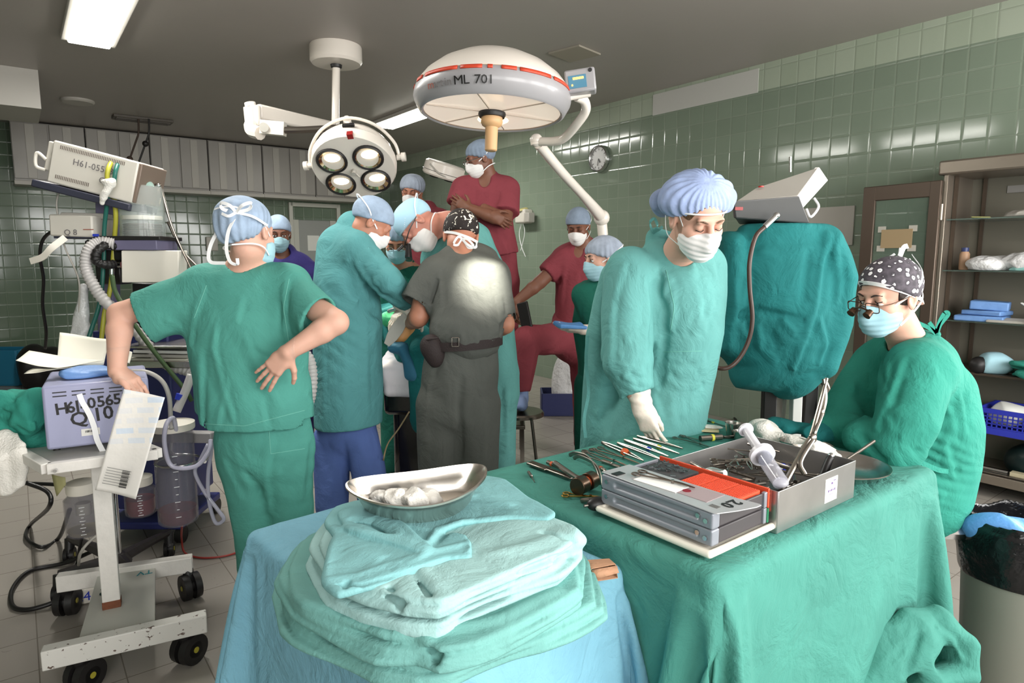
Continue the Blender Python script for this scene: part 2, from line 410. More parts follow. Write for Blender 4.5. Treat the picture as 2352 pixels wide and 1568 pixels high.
def relax(v, q, it=1, f=.5):
    n = len(v)
    for _ in range(it):
        acc = np.zeros_like(v); cnt = np.zeros(n)
        for a, b in ((0, 1), (1, 2), (2, 3), (3, 0)):
            np.add.at(acc, q[:, a], v[q[:, b]]); np.add.at(cnt, q[:, a], 1); np.add.at(acc, q[:, b], v[q[:, a]]); np.add.at(cnt, q[:, b], 1)
        v = v + f * (acc / np.maximum(cnt, 1)[:, None] - v)
    return v
def fastmesh(name, v, q):
    me = bpy.data.meshes.new(name); nv, nq = len(v), len(q)
    me.vertices.add(nv); me.vertices.foreach_set('co', np.asarray(v, np.float32).ravel())
    me.loops.add(nq * 4); me.loops.foreach_set('vertex_index', q.astype(np.int32).ravel())
    me.polygons.add(nq); me.polygons.foreach_set('loop_start', np.arange(nq, dtype=np.int32) * 4)
    me.update(calc_edges=True); me.validate(); me.polygons.foreach_set('use_smooth', np.ones(nq, bool)); return me
def sdf(name, fields, m, parent=None, org=None, it=1):
    """fields: list of (F, cell, keep box or None, drop boxes) meshed into one object"""
    vs_, qs, n = [], [], 0
    for it_ in (fields if isinstance(fields, list) else [fields]):
        f, h = it_[0], it_[1]; keep = it_[2] if len(it_) > 2 else None; drop = it_[3] if len(it_) > 3 else ()
        v, q = f.mesh(h, keep); v = relax(v, q, it)
        for lo, hi in drop:
            ins = ((v > np.array(lo)) & (v < np.array(hi))).all(1); q = q[~ins[q].all(1)]
        vs_.append(v); qs.append(q + n); n += len(v)
    v = np.concatenate(vs_); q = np.concatenate(qs)
    used = np.zeros(len(v), bool); used[q.ravel()] = True; mp = np.cumsum(used) - 1; v = v[used]; q = mp[q]
    if org is None: org = parent.location if parent is not None else (0, 0, 0)
    return newobj(name, fastmesh(name, v - np.array(org), q), parent, m)
# ---------------------------------------------------------------- the room
def tile_mat(name, c1, c2, grout, sx, sz, phase=(0, 0), rough=.12, axis='wall', gw=.004, bump=.35):
    m = bpy.data.materials.new(name); m.use_nodes = True; nt = m.node_tree; N = nt.nodes; L = nt.links; b = N['Principled BSDF']
    tc = N.new('ShaderNodeTexCoord'); sp = N.new('ShaderNodeSeparateXYZ'); L.new(tc.outputs['Object'], sp.inputs[0])
    def cell(out, size, ph):
        a = N.new('ShaderNodeMath'); a.operation = 'ADD'; a.inputs[1].default_value = ph + 100 * size; L.new(out, a.inputs[0])
        d = N.new('ShaderNodeMath'); d.operation = 'DIVIDE'; d.inputs[1].default_value = size; L.new(a.outputs[0], d.inputs[0])
        fl = N.new('ShaderNodeMath'); fl.operation = 'FLOOR'; L.new(d.outputs[0], fl.inputs[0])
        fr = N.new('ShaderNodeMath'); fr.operation = 'FRACT'; L.new(d.outputs[0], fr.inputs[0])
        pp = N.new('ShaderNodeMath'); pp.operation = 'PINGPONG'; pp.inputs[1].default_value = .5; L.new(fr.outputs[0], pp.inputs[0])
        mm = N.new('ShaderNodeMath'); mm.operation = 'MULTIPLY'; mm.inputs[1].default_value = size; L.new(pp.outputs[0], mm.inputs[0])
        return fl.outputs[0], mm.outputs[0], fr.outputs[0]
    i1, d1, f1 = cell(sp.outputs['X'], sx, phase[0]); i2, d2, f2 = cell(sp.outputs['Y' if axis == 'floor' else 'Z'], sz, phase[1])
    mn = N.new('ShaderNodeMath'); mn.operation = 'MINIMUM'; L.new(d1, mn.inputs[0]); L.new(d2, mn.inputs[1])
    gr = N.new('ShaderNodeMapRange'); gr.inputs[1].default_value = gw * .35; gr.inputs[2].default_value = gw * .75; L.new(mn.outputs[0], gr.inputs[0])
    cb = N.new('ShaderNodeCombineXYZ'); L.new(i1, cb.inputs[0]); L.new(i2, cb.inputs[1])
    wn = N.new('ShaderNodeTexWhiteNoise'); L.new(cb.outputs[0], wn.inputs['Vector'])
    mc = N.new('ShaderNodeMix'); mc.data_type = 'RGBA'; mc.inputs[6].default_value = lin(c1); mc.inputs[7].default_value = lin(c2); L.new(wn.outputs['Value'], mc.inputs[0])
    ns = N.new('ShaderNodeTexNoise'); ns.inputs['Scale'].default_value = 1.3; ns.inputs['Detail'].default_value = 6; L.new(tc.outputs['Object'], ns.inputs['Vector'])
    col = mc.outputs[2]
    if axis == 'floor':
        # scuffs: sparse short dark marks and soft soiling
        s2 = N.new('ShaderNodeTexNoise'); s2.inputs['Scale'].default_value = 9; s2.inputs['Detail'].default_value = 8; s2.inputs['Distortion'].default_value = 2; L.new(tc.outputs['Object'], s2.inputs['Vector'])
        r2 = N.new('ShaderNodeMapRange'); r2.inputs[1].default_value = .70; r2.inputs[2].default_value = .76; L.new(s2.outputs['Fac'], r2.inputs[0])
        m2 = N.new('ShaderNodeMix'); m2.data_type = 'RGBA'; m2.inputs[7].default_value = lin((70, 62, 54)); L.new(col, m2.inputs[6]); L.new(r2.outputs[0], m2.inputs[0]); col = m2.outputs[2]
    m1 = N.new('ShaderNodeMix'); m1.data_type = 'RGBA'; m1.inputs[6].default_value = lin(grout); L.new(col, m1.inputs[7]); L.new(gr.outputs[0], m1.inputs[0])
    L.new(m1.outputs[2], b.inputs['Base Color'])
    rr = N.new('ShaderNodeMapRange'); rr.inputs[3].default_value = .75; rr.inputs[4].default_value = rough; L.new(gr.outputs[0], rr.inputs[0]); L.new(rr.outputs[0], b.inputs['Roughness'])
    # each tile sits at its own tiny angle and has a soft rim
    bp = N.new('ShaderNodeBump'); bp.inputs['Strength'].default_value = bump; bp.inputs['Distance'].default_value = .003
    hh = N.new('ShaderNodeMapRange'); hh.inputs[1].default_value = 0; hh.inputs[2].default_value = gw * 3.0; hh.interpolation_type = 'SMOOTHSTEP'; L.new(mn.outputs[0], hh.inputs[0])
    sub = N.new('ShaderNodeVectorMath'); sub.operation = 'SUBTRACT'; L.new(wn.outputs['Color'], sub.inputs[0]); sub.inputs[1].default_value = (.5, .5, .5)
    fv = N.new('ShaderNodeCombineXYZ'); L.new(f1, fv.inputs[0]); L.new(f2, fv.inputs[1])
    dt = N.new('ShaderNodeVectorMath'); dt.operation = 'DOT_PRODUCT'; L.new(sub.outputs[0], dt.inputs[0]); L.new(fv.outputs[0], dt.inputs[1])
    ad = N.new('ShaderNodeMath'); ad.operation = 'MULTIPLY_ADD'; ad.inputs[1].default_value = .8 if axis != 'floor' else .1; L.new(dt.outputs['Value'], ad.inputs[0]); L.new(hh.outputs[0], ad.inputs[2])
    L.new(ad.outputs[0], bp.inputs['Height']); L.new(bp.outputs[0], b.inputs['Normal'])
    return m
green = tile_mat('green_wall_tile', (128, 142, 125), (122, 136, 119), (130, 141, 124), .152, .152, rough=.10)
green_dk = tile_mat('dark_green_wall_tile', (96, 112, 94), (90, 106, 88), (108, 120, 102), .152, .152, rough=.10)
pale = tile_mat('pale_border_tile', (170, 180, 162), (158, 170, 150), (140, 150, 132), .152, .22, rough=.15)
floor_m = tile_mat('vinyl_floor', (150, 144, 136), (144, 138, 130), (104, 97, 88), .25, .25, axis='floor', rough=.32, gw=.004, bump=.1)
ceil_m = mat('ceiling_enamel', (158, 152, 146), .40, bump=.06, bscale=2.5, var=.03, vscale=.6, bdist=.05)
plaster = mat('plaster', (180, 180, 172), .7)
white_enamel = mat('white_enamel', (214, 210, 204), .35, var=.03)
cream = mat('cream_metal', (205, 200, 190), .4, var=.02)
black_pl = mat('black_plastic', (26, 24, 24), .45)
chrome = mat('chrome', (200, 200, 200), .18, metal=1)
steel = mat('brushed_steel', (186, 182, 176), .24, metal=1, bump=.05, bscale=60, var=.05)
steel_dk = mat('dark_steel', (130, 122, 114), .28, metal=1)
glass = mat('clear_glass', (226, 236, 232), .03, alpha=.16, coat=.6)

def wall(name, p0, p1, z0, z1, m, th=.12, outward=1, holes=()):
    """upright slab from p0 to p1 with rectangular holes (s0, s1, z0, z1); origin at p0, local X along the wall"""
    p0, p1 = Vector(p0), Vector(p1); L_ = (p1 - p0).length; d = (p1 - p0).normalized()
    xs = sorted({0, L_} | {h[0] for h in holes} | {h[1] for h in holes}); zs = sorted({z0, z1} | {h[2] for h in holes} | {h[3] for h in holes})
    mb = MB()
    for i in range(len(xs) - 1):
        for j in range(len(zs) - 1):
            cx, cz = (xs[i] + xs[i + 1]) / 2, (zs[j] + zs[j + 1]) / 2
            if any(h[0] < cx < h[1] and h[2] < cz < h[3] for h in holes): continue
            mb.box((cx, outward * th / 2, cz), (xs[i + 1] - xs[i], th, zs[j + 1] - zs[j]))
    o = mb.build(name, m, angle=180 if False else 30); o.location = (p0.x, p0.y, 0); o.rotation_euler = (0, 0, math.atan2(d.y, d.x)); return struct(o)
Z1 = CEIL
_f = MB().box((6, 4, -.05), (14, 10, .1)).build('floor', floor_m); _f.location = RM(0, 0); _f.rotation_euler = (0, 0, ROOMROT)
# the floor's local +Y points away from BX, so mirror its footprint
_f.data.clear_geometry(); _b = MB().box((6, -4.1, -.05), (12.4, 8.5, .1)); _f.data.from_pydata(_b.v, [], _b.f); struct(_f)
_f = MB().box((6, -4.1, CEIL + .05), (12.4, 8.5, .1)).build('ceiling', ceil_m); _f.location = RM(0, 0); _f.rotation_euler = (0, 0, ROOMROT); struct(_f)
TB = 2.91   # top of the green tiles
wall('wall_right', RM(0, 0), RM(NEAR_A, 0), 0, TB, green, outward=1, holes=[(a0, a1, WZ0, WZ1) for a0, a1 in WIN_RIGHT])
wall('trim_1', RM(0, 0), RM(NEAR_A, 0), TB, Z1, pale, outward=1)
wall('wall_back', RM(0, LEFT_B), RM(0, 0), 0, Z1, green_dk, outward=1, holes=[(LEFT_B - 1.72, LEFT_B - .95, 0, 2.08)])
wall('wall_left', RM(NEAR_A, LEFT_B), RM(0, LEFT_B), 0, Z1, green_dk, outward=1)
wall('wall_near', RM(NEAR_A, 0), RM(NEAR_A, LEFT_B), 0, Z1, plaster, outward=1, holes=[(b0, b1, WZ0, WZ1) for b0, b1 in WIN_NEAR])
k = 0
for (p0, p1) in [(RM(NEAR_A, b0), RM(NEAR_A, b1)) for b0, b1 in WIN_NEAR] + [(RM(a0, 0), RM(a1, 0)) for a0, a1 in WIN_RIGHT]:
    k += 1; mb = MB(); L_ = (p1 - p0).length
    for i in range(5): mb.box((i * L_ / 4, 0.03, (WZ0 + WZ1) / 2), (.05, .05, WZ1 - WZ0))
    for z in (WZ0, (WZ0 + WZ1) / 2 + .2, WZ1): mb.box((L_ / 2, .03, z), (L_, .05, .05))
    o = mb.build('window_%d' % k, white_enamel); d = (p1 - p0).normalized(); o.location = (p0.x, p0.y, 0); o.rotation_euler = (0, 0, math.atan2(d.y, d.x)); struct(o)

# fluorescent ceiling fixtures
tube_m = mat('lit_diffuser', (255, 255, 250), .5, emit=(255, 252, 240), estr=9)
def ceiling_light(c, along, L_, wd, label, power, group='fluorescent ceiling lights', drop=.05):
    t = thing('ceiling_light', label, 'ceiling light', c, group, rz=math.atan2(along.y, along.x))
    MB().box((0, 0, -.02), (L_ + .06, wd + .08, .04)).build('housing', white_enamel, t, bevel=.005)
    MB().box((0, 0, -.048), (L_, wd, .03)).build('diffuser', tube_m, t, bevel=.01)
    a = area('fluorescent_glow', Vector(c) - Vector((0, 0, .07)), (0, 0, -1), L_, wd, power, (1, .98, .93)); a.rotation_euler = (0, 0, math.atan2(along.y, along.x))
    return t
p0, p1 = PZ(245, 110, CEIL - .05), PZ(262, -10, CEIL - .05)
c = P(225, 118, 5.2); c = PZ(205, 105, CEIL - .06)
ceiling_light(Vector((c.x, c.y, CEIL)) + AX * .62, AX, 1.25, .27, 'rectangular lit fluorescent fixture above the anaesthesia machine', 34)
ceiling_light(RM(3.5, 1.45, CEIL), AX, 1.5, .25, 'long lit fluorescent fixture behind the two surgical lamps', 34)
ceiling_light(Vector((c.x, c.y, CEIL)) + AX * 2.3, AX, 1.25, .27, 'lit fluorescent fixture overhead, in line with the one above the anaesthesia machine', 34)
# ---------------------------------------------------------------- draped tables (cloth really falls over them)
def cloth_sim(name, cloth_v, nu, nv, colliders, frames, mass=.25, bend=1.2, tension=25, selfc=False, damp=8, friction=8, dist=.006, pin=None, q=6):
    fs_ = [(i * nv + j, (i + 1) * nv + j, (i + 1) * nv + j + 1, i * nv + j + 1) for i in range(nu - 1) for j in range(nv - 1)]
    me = mkmesh(name, cloth_v, fs_, True, 180); o = newobj(name, me)
    for c in colliders:
        md = c.modifiers.new('col', 'COLLISION'); c.collision.thickness_outer = dist; c.collision.cloth_friction = friction; c.collision.thickness_inner = .02
    md = o.modifiers.new('cloth', 'CLOTH'); st = md.settings
    st.quality = q; st.mass = mass; st.tension_stiffness = tension; st.compression_stiffness = tension; st.shear_stiffness = 4; st.bending_stiffness = bend
    st.tension_damping = damp; st.compression_damping = damp; st.shear_damping = damp; st.air_damping = 2
    md.collision_settings.distance_min = .004; md.collision_settings.collision_quality = 3; md.collision_settings.use_self_collision = selfc
    md.collision_settings.self_distance_min = .004; md.collision_settings.friction = friction
    if pin is not None:
        g = o.vertex_groups.new(name='pin'); g.add(pin, 1, 'REPLACE'); st.vertex_group_mass = 'pin'
    md.point_cache.frame_start = 1; md.point_cache.frame_end = frames
    for f in range(1, frames + 1): sc.frame_set(f)
    dg = bpy.context.evaluated_depsgraph_get(); ev = o.evaluated_get(dg)
    new = bpy.data.meshes.new_from_object(ev); o.modifiers.clear(); o.vertex_groups.clear(); o.data = new
    new.polygons.foreach_set('use_smooth', [True] * len(new.polygons))
    for c in colliders: c.modifiers.clear()
    sc.frame_set(1); return o
def sheet(c, ex, ey, z, nu, nv, seed=0):
    """vertices of a flat sheet: half sides ex, ey (vectors) round c, at height z, with a tiny unevenness"""
    r = np.random.RandomState(seed); c, ex, ey = Vector(c), Vector(ex), Vector(ey)
    return [c + ex * (2 * i / (nu - 1) - 1) + ey * (2 * j / (nv - 1) - 1) + Vector((0, 0, z + .004 * math.sin(i * .31 + seed) * math.cos(j * .27) + .001 * r.rand())) for i in range(nu) for j in range(nv)]
def finish_cloth(o, m, label, cat, th=.0016, group=None, sub=1, base=None):
    o.data.materials.clear(); o.data.materials.append(m); tag(o, label, cat, group)
    a = np.array([v.co[:] for v in o.data.vertices]); c = (a.min(0) + a.max(0)) / 2; recenter(o, (c[0], c[1], a[:, 2].min()))
    md = o.modifiers.new('s', 'SOLIDIFY'); md.thickness = th; md.offset = 1
    if sub: md = o.modifiers.new('u', 'SUBSURF'); md.levels = sub; md.render_levels = sub
    return o
TEAL = fabric('surgical_green_cloth', (70, 134, 122))
BLUEC = fabric('light_blue_drape_cloth', (122, 174, 194), crease=.6)
# instrument table
TZ = .86; TN = V(.41, 1.235, 0); TU = V(math.cos(math.radians(38)), math.sin(math.radians(38)), 0); TV = V(-TU.y, TU.x, 0); TLU, TLV = 1.13, .84
def TP(a, b, z=0): return TN + TU * a + TV * b + V(0, 0, TZ + z)      # point on the instrument table
TROT = math.radians(38); TM = rot(0, 0, TROT)
tt = thing('instrument_table', 'long instrument table hidden under the green drape', 'table', (TN + TU * TLU / 2 + TV * TLV / 2), rz=0)
def table_parts(t, N0, U_, V_, lu, lv, z, Mr, m):
    c = N0 + U_ * lu / 2 + V_ * lv / 2 - t.location
    top = MB().box((c.x, c.y, z - .016), (lu - .01, lv - .01, .024), Mr).build('table_top', m, t, bevel=.01)
    for a in (.05, lu - .05):
        for b in (.05, lv - .05):
            q = N0 + U_ * a + V_ * b - t.location
            MB().cyl((q.x, q.y, .06), (q.x, q.y, z - .02), .014).build('leg', m, t)
            MB().cyl((q.x - .012, q.y, .032), (q.x + .012, q.y, .032), .032).build('caster', black_pl, t)
    return top
top1 = table_parts(tt, TN, TU, TV, TLU, TLV, TZ - .014, TM, steel)
def collider(c, size, M, bev=.012):
    o = MB().box(c, size, M).build('collider', steel, None, bevel=bev, seg=2); dg = bpy.context.evaluated_depsgraph_get()
    me = bpy.data.meshes.new_from_object(o.evaluated_get(dg)); o.modifiers.clear(); o.data = me; return o
import time
_t = time.time()
cc = TN + TU * TLU / 2 + TV * TLV / 2
col1 = collider((cc.x, cc.y, TZ / 2 - .006), (TLU - .012, TLV - .012, TZ - .010), TM, .014)
colf = collider((cc.x, cc.y, -.045), (6, 6, .1), None, 0)
nu, nv = 118, 100
off = TU * .06 + TV * -.04
d1 = cloth_sim('instrument_table_drape', sheet(cc + off, TU * 1.22, TV * 1.02, TZ + .012, nu, nv, 3), nu, nv, [col1, colf], 50, bend=.6)
for c in (col1, colf): bpy.data.objects.remove(c)
finish_cloth(d1, TEAL, 'large green cotton drape hanging from the instrument table to the floor', 'drape')
print('drape1', time.time() - _t); _t = time.time()
# small table with the blue cloth
BZ = .80; BA = V(-.69, 1.62, 0); BU = V(.731, .682, 0); BV = V(.682, -.731, 0); BLU, BLV = .56, .79
bc = BA + BU * BLU / 2 + BV * BLV / 2; BM = rot(0, 0, math.atan2(BU.y, BU.x))
bt = thing('small_table', 'small steel side table hidden under the light blue cloth', 'table', bc)
table_parts(bt, BA + BV * BLV, BU, -BV, BLU, BLV, BZ - .014, BM, steel)
col2 = collider((bc.x, bc.y, BZ / 2 - .006), (BLU - .012, BLV - .012, BZ - .010), BM, .014)
nu, nv = 90, 100
for v_ in col2.data.vertices:
    k_ = 1 + .20 * (BZ - v_.co.z) / BZ; v_.co.x = bc.x + (v_.co.x - bc.x) * k_; v_.co.y = bc.y + (v_.co.y - bc.y) * k_
d2 = cloth_sim('blue_table_cloth', sheet(bc, (BU * .70) @ Matrix.Rotation(.0, 3, 'Z'), (BV * .79), BZ + .012, nu, nv, 5), nu, nv, [col2], 44, bend=1.6)
bpy.data.objects.remove(col2)
finish_cloth(d2, BLUEC, 'light blue cotton cloth hanging over the small front table', 'table cloth')
print('drape2', time.time() - _t)
# ---------------------------------------------------------------- people
SKIN_L = mat('fair_skin', (208, 162, 142), .55, bump=.08, bscale=90, var=.04, vscale=14, sss=.12, bdist=.002)
SKIN_M = mat('tan_skin', (178, 122, 98), .5, bump=.08, bscale=90, var=.05, vscale=14, sss=.08, bdist=.002)
SKIN_D = mat('brown_skin', (122, 80, 62), .5, bump=.08, bscale=90, var=.05, vscale=14, sss=.05, bdist=.002)
GLOVE = mat('latex_glove', (236, 222, 208), .45, bump=.35, bscale=55, bdist=.004, sss=.1)
MASKW = mat('white_mask_cloth', (232, 230, 228), .8, bump=.2, bscale=30, bdist=.004)
MASKB = mat('pale_blue_mask_cloth', (160, 200, 212), .8, bump=.2, bscale=30, bdist=.004)
def gauze_mat(name, rgb, k=.6):
    m = mat(name, rgb, .8, bump=k, bscale=26, var=.14, vscale=20, bdist=.008, spec=.3); return m
CAPB = gauze_mat('blue_bouffant_gauze', (150, 168, 190))
CAPL = gauze_mat('pale_bouffant_gauze', (160, 170, 186))
CAPG = gauze_mat('grey_blue_cap_gauze', (128, 142, 160))
HAIR = mat('dark_hair', (46, 32, 26), .5, bump=.6, bscale=120, stretch=(1, 1, .15), var=.2)
HAIRB = mat('brown_hair', (104, 76, 52), .5, bump=.6, bscale=120, stretch=(1, 1, .15), var=.25, vscale=60)
RIB = mat('white_ribbon', (236, 236, 236), .75)
DARKL = mat('dark_lash', (36, 24, 20), .6)
EYEW = mat('eye_white', (226, 218, 212), .2)
SCRUB = fabric('teal_scrub_cotton', (76, 144, 132), crease=.35)
GOWN = fabric('blue_green_gown_cotton', (86, 146, 148), crease=.5)
GOWN2 = fabric('sea_green_gown_cotton', (98, 158, 154), crease=.5)
GOWN3 = fabric('bright_green_gown_cotton', (50, 136, 120), crease=.5)
MAROON = fabric('maroon_scrub_cotton', (132, 60, 68), crease=.4)
CHAR = fabric('charcoal_scrub_cotton', (84, 86, 82), crease=.4)
BLUEP = fabric('blue_scrub_cotton', (86, 108, 166), crease=.3)
NAVY = fabric('navy_scrub_cotton', (52, 46, 104), crease=.3)
DKGREEN = fabric('dark_green_scrub_cotton', (26, 92, 78), crease=.4)
DRAPE_DK = fabric('deep_teal_drape_cotton', (34, 112, 112), crease=.5)

def vec(*a): return np.array(a, float)
def Sx(u, v, Y, wpx, d): return (P(u, v, Y), wpx * Y / 1500, d)
def head_frame(fwd, up=(0, 0, 1)): return frame(fwd, up)
class Head:
    def __init__(s, c, fwd, up=(0, 0, 1), sc_=1.0): s.c = Vector(c); s.M = frame(fwd, up); s.s = sc_; s.tilt = .0
    def L(s, x, y, z): return s.c + s.M @ Vector((x, y, z)) * s.s
    def D(s, x, y, z): return s.M @ Vector((x, y, z))
    def add(s, B, ears=True, eyes='down', neck=None, neckr=.056):
        k = s.s; L = s.L; M = s.M
        B.ell(L(0, -.012, .035), [a * k for a in (.075, .094, .083)], M, .02)
        B.ell(L(0, .02, -.045), [a * k for a in (.056, .067, .066)], M, .035)
        B.ell(L(0, .058, -.088), [a * k for a in (.026, .026, .02)], M, .03)           # chin
        for sx in (-1, 1):
            B.ell(L(sx * .036, .055, -.022), [a * k for a in (.026, .026, .024)], M, .02)   # cheek
            B.ell(L(sx * .031, .100, .008), [a * k for a in (.017, .017, .011)], M, .014, 's')
            B.ell(L(sx * .031, .0745, .008), [a * k for a in (.0145, .0145, .013)], M, .004)  # lidded eyeball
            if ears:
                B.ell(L(sx * .077, -.008, -.005), [a * k for a in (.009, .019, .032)], M, .008)
                B.ell(L(sx * .084, -.004, -.002), [a * k for a in (.006, .010, .016)], M, .005, 's')
                B.cap(L(sx * .080, -.018, .018), L(sx * .082, -.024, -.008), .0045 * k, .004 * k, .004)
        B.cap(L(-.034, .082, .030), L(.034, .082, .030), .0105 * k, None, .014)
        B.cap(L(0, .088, .018), L(0, .108, -.020), .0085 * k, .0125 * k, .012)
        B.ell(L(-.011, .098, -.025), .008 * k, M, .006); B.ell(L(.011, .098, -.025), .008 * k, M, .006)
        B.cap(L(-.018, .083, -.052), L(.018, .083, -.052), .0065 * k, None, .008)
        B.cap(L(-.014, .080, -.062), L(.014, .080, -.062), .0065 * k, None, .008)
        if neck is not None: B.cap(L(0, -.022, -.06), neck, neckr * k, neckr * 1.12 * k, .03)
    def box(s, r=.15): return (np.array(s.c) - r, np.array(s.c) + r)
    def face_bits(s, par, brow=HAIR, open_=False, h=.9):
        L = s.L; zz = -.001 if not open_ else .008
        for sx in (-1, 1):
            MB(par.location).tube([L(sx * .014, .0955, .027), L(sx * .030, .0955, .034), L(sx * .046, .083, .030)], lambda t: .0028 * (1.1 - abs(t - .35)), 6, 4).build('eyebrow', brow, par)
            MB(par.location).tube([L(sx * .019, .0855, zz + .003), L(sx * .031, .0915, zz), L(sx * .044, .0825, zz + .003)], .0014, 6, 4).build('eyelashes', DARKL, par)
            if open_:
                e_ = MB(par.location).ball(L(sx * .031, .0775, .003), (.0125, .0135, .0085), s.M).build('eye', EYEW, par)
                MB(par.location).ball(L(sx * .031, .0875, .002), (.0055, .0045, .0058), s.M, 12).build('iris', DARKL, e_)
    def cap(s, par, m, kind='bouffant', h=.004, seed=0, puff=1.0, name='surgical_cap', back=0):
        L = s.L; M = s.M; C = F(); k = s.s; ax = s.D(0, 0, 1); cc = np.array(s.c); A = np.array(M)
        if kind == 'bouffant':
            C.ell(L(0, -.022 - back, .048), [a * k * puff for a in (.094, .112, .088)], M)
            if back: C.ell(L(0, -.07 - back * .9, .0), [.07 * k, .06 * k, .055 * k], M, .03)
            C.cut(L(0, .088, .047), s.D(0, .45 + back * 2, -.89), .012)
            def fn(X, Y, Z):
                x, y, z = X - cc[0], Y - cc[1], Z - cc[2]
                a = x * A[0, 0] + y * A[1, 0] + z * A[2, 0]; b = x * A[0, 1] + y * A[1, 1] + z * A[2, 1] + .02; c_ = x * A[0, 2] + y * A[1, 2] + z * A[2, 2]
                th = np.arctan2(a, b); w_ = np.clip(1.3 - c_ / .11, 0, 1)
                return .0024 * w_ * np.sin(th * 21 + 2 * noise(X, Y, Z, 25, seed)) + .007 * np.abs(noise(X, Y, Z, 36, seed + 3)) - .003
            C.disp(fn)
        else:
            C.ell(L(0, -.014, .038), [a * k * puff for a in (.083, .102, .089)], M)
            C.cut(L(0, .088, .050 + s.tilt * .1), s.D(0, .38 + s.tilt, -.92), .006)
            C.disp(lambda X, Y, Z: .0022 * noise(X, Y, Z, 60, seed))
        o = sdf(name, (C, h), m, par)
        return o
    def mask(s, par, m, h=.0035, pleat=.0016, strap=True, low=True, z0=.002):
        L = s.L; M = s.M; C = F(); k = s.s; A = np.array(M); cc = np.array(s.c)
        C.ell(L(0, .036, -.047), [a * k for a in (.067, .073, .069)], M)
        C.cap(L(0, .104, -.004), L(0, .108, -.045), .013 * k, .018 * k, .03)
        C.ell(L(0, .068, -.085), [a * k for a in (.038, .032, .03)], M, .03)
        C.cut(L(0, .11, z0), s.D(0, -.42, .9), .006); C.cut(L(0, .022, 0), s.D(0, -1, .1), .004)
        C.disp(lambda X, Y, Z: pleat * .45 * np.sin(((X - cc[0]) * A[0, 2] + (Y - cc[1]) * A[1, 2] + (Z - cc[2]) * A[2, 2]) * 330) + .0015 * noise(X, Y, Z, 60, 5))
        sdf('face_mask', (C, h), m, par)
        if strap:
            for sx in (-1, 1):
                mb = MB(par.location); mb.ribbon([L(sx * .064, .035, -.012), L(sx * .082, -.01, .012), L(sx * .088, -.06, .045), L(sx * .05, -.125, .07), L(0, -.14, .075)], .006, .0012, s.D(0, .3, 1))
                mb.build('mask_tie', RIB, par); mb = MB(par.location)
                if low: mb.ribbon([L(sx * .060, .028, -.085), L(sx * .075, -.02, -.062), L(sx * .066, -.07, -.055), L(0, -.10, -.055)], .006, .0012, s.D(0, .3, 1))
                if low: mb.build('mask_tie', RIB, par)
    def band(s, par, m=RIB, w_=.009, drop=0):
        L = s.L; mb = MB(par.location); pts = []
        for i in range(25):
            a = 2 * PI * i / 24; x, y = .0825 * math.sin(a), -.014 + .1035 * math.cos(a)
            pts.append(L(x, y, .056 + s.tilt * .1 - (.09 - y) * (.42 + s.tilt * 1.1) - drop))
        mb.ribbon(pts, w_, .0014, s.D(0, .35, 1), 2).build('cap_band', m, par)
    def bow(s, par, c, sz=.03, m=RIB, tails=((.01, 0, -.06),)):
        """loops and tails at local point c"""
        mb = MB(par.location); x, y, z = c
        for sx in (-1, 1):
            mb.ribbon([s.L(x, y, z), s.L(x + sx * sz * .6, y - .012, z + sz * .5), s.L(x + sx * sz * 1.2, y - .008, z + sz * .55), s.L(x + sx * sz * 1.1, y - .004, z + sz * .05), s.L(x, y, z)], .009, .0012, s.D(0, 1, .2))
        for t in tails:
            mb.ribbon([s.L(x, y - .002, z), s.L(x + t[0] * .5, y - .012, z + t[2] * .35), s.L(x + t[0], y - .004 + t[1], z + t[2])], .008, .0012, s.D(1, 0, .3))
        mb.build('cap_ties', m, par)
def hand(B, wr, e1, e3, thumb, curl=(.25, .35, .3), spread=.12, s=1.0, k=.006, tcurl=.3, tspread=.75, curls=None, wrr=.026):
    """wr wrist point, e1 pointing direction, e3 palm normal, thumb = +1/-1 side of e2 = e3 x e1"""
    e1 = Vector(e1).normalized(); e3 = Vector(e3); e3 = (e3 - e1 * e3.dot(e1)).normalized(); e2 = e3.cross(e1) * thumb; W = Vector(wr)
    pt = lambda a, b, c: W + (e1 * a + e2 * b + e3 * c) * s
    for j, b in enumerate((.027, .009, -.009, -.026)):
        B.cap(pt(.012, b * .62, 0), pt(.088 - abs(b - .005) * .25, b, -.002), .0155 * s, .0115 * s, .014)
    B.ell(pt(.035, .026, .010), (.016 * s,) * 3, None, .018); B.ell(pt(.045, -.022, .008), (.015 * s,) * 3, None, .018)
    Ls = ((.042, .025, .020), (.046, .029, .022), (.043, .027, .021), (.034, .021, .018)); ends = []
    for j, b in enumerate((.027, .009, -.009, -.026)):
        cu = curls[j] if curls else curl; p = pt(.086 - abs(b - .005) * .25, b, -.001); ang = 0; sp = spread * (1.2 - j * .8)
        r0 = (.0088, .0092, .0088, .0078)[j]
        for q in range(3):
            ang += cu[q]; d = (e1 * math.cos(sp) + e2 * math.sin(sp)) * math.cos(ang) + e3 * math.sin(ang)
            n = p + d * Ls[j][q] * s; B.cap(p, n, (r0 - q * .0006) * s, (r0 - (q + 1) * .0007) * s, .0035 if q else k); p = n
        ends.append(p)
    p = pt(.018, .026, .006); ang = tspread; tc = 0
    for q, (l, r) in enumerate(((.042, .0125), (.033, .0105), (.027, .0092))):
        a_ = ang - q * tcurl; d = (e1 * math.cos(a_) + e2 * math.sin(a_)) + e3 * (.25 + q * tcurl * .5); d.normalize()
        n = p + d * l * s; B.cap(p, n, r * s, (r - .0015) * s, .010 if q == 0 else .004); p = n
    ends.append(p); return ends
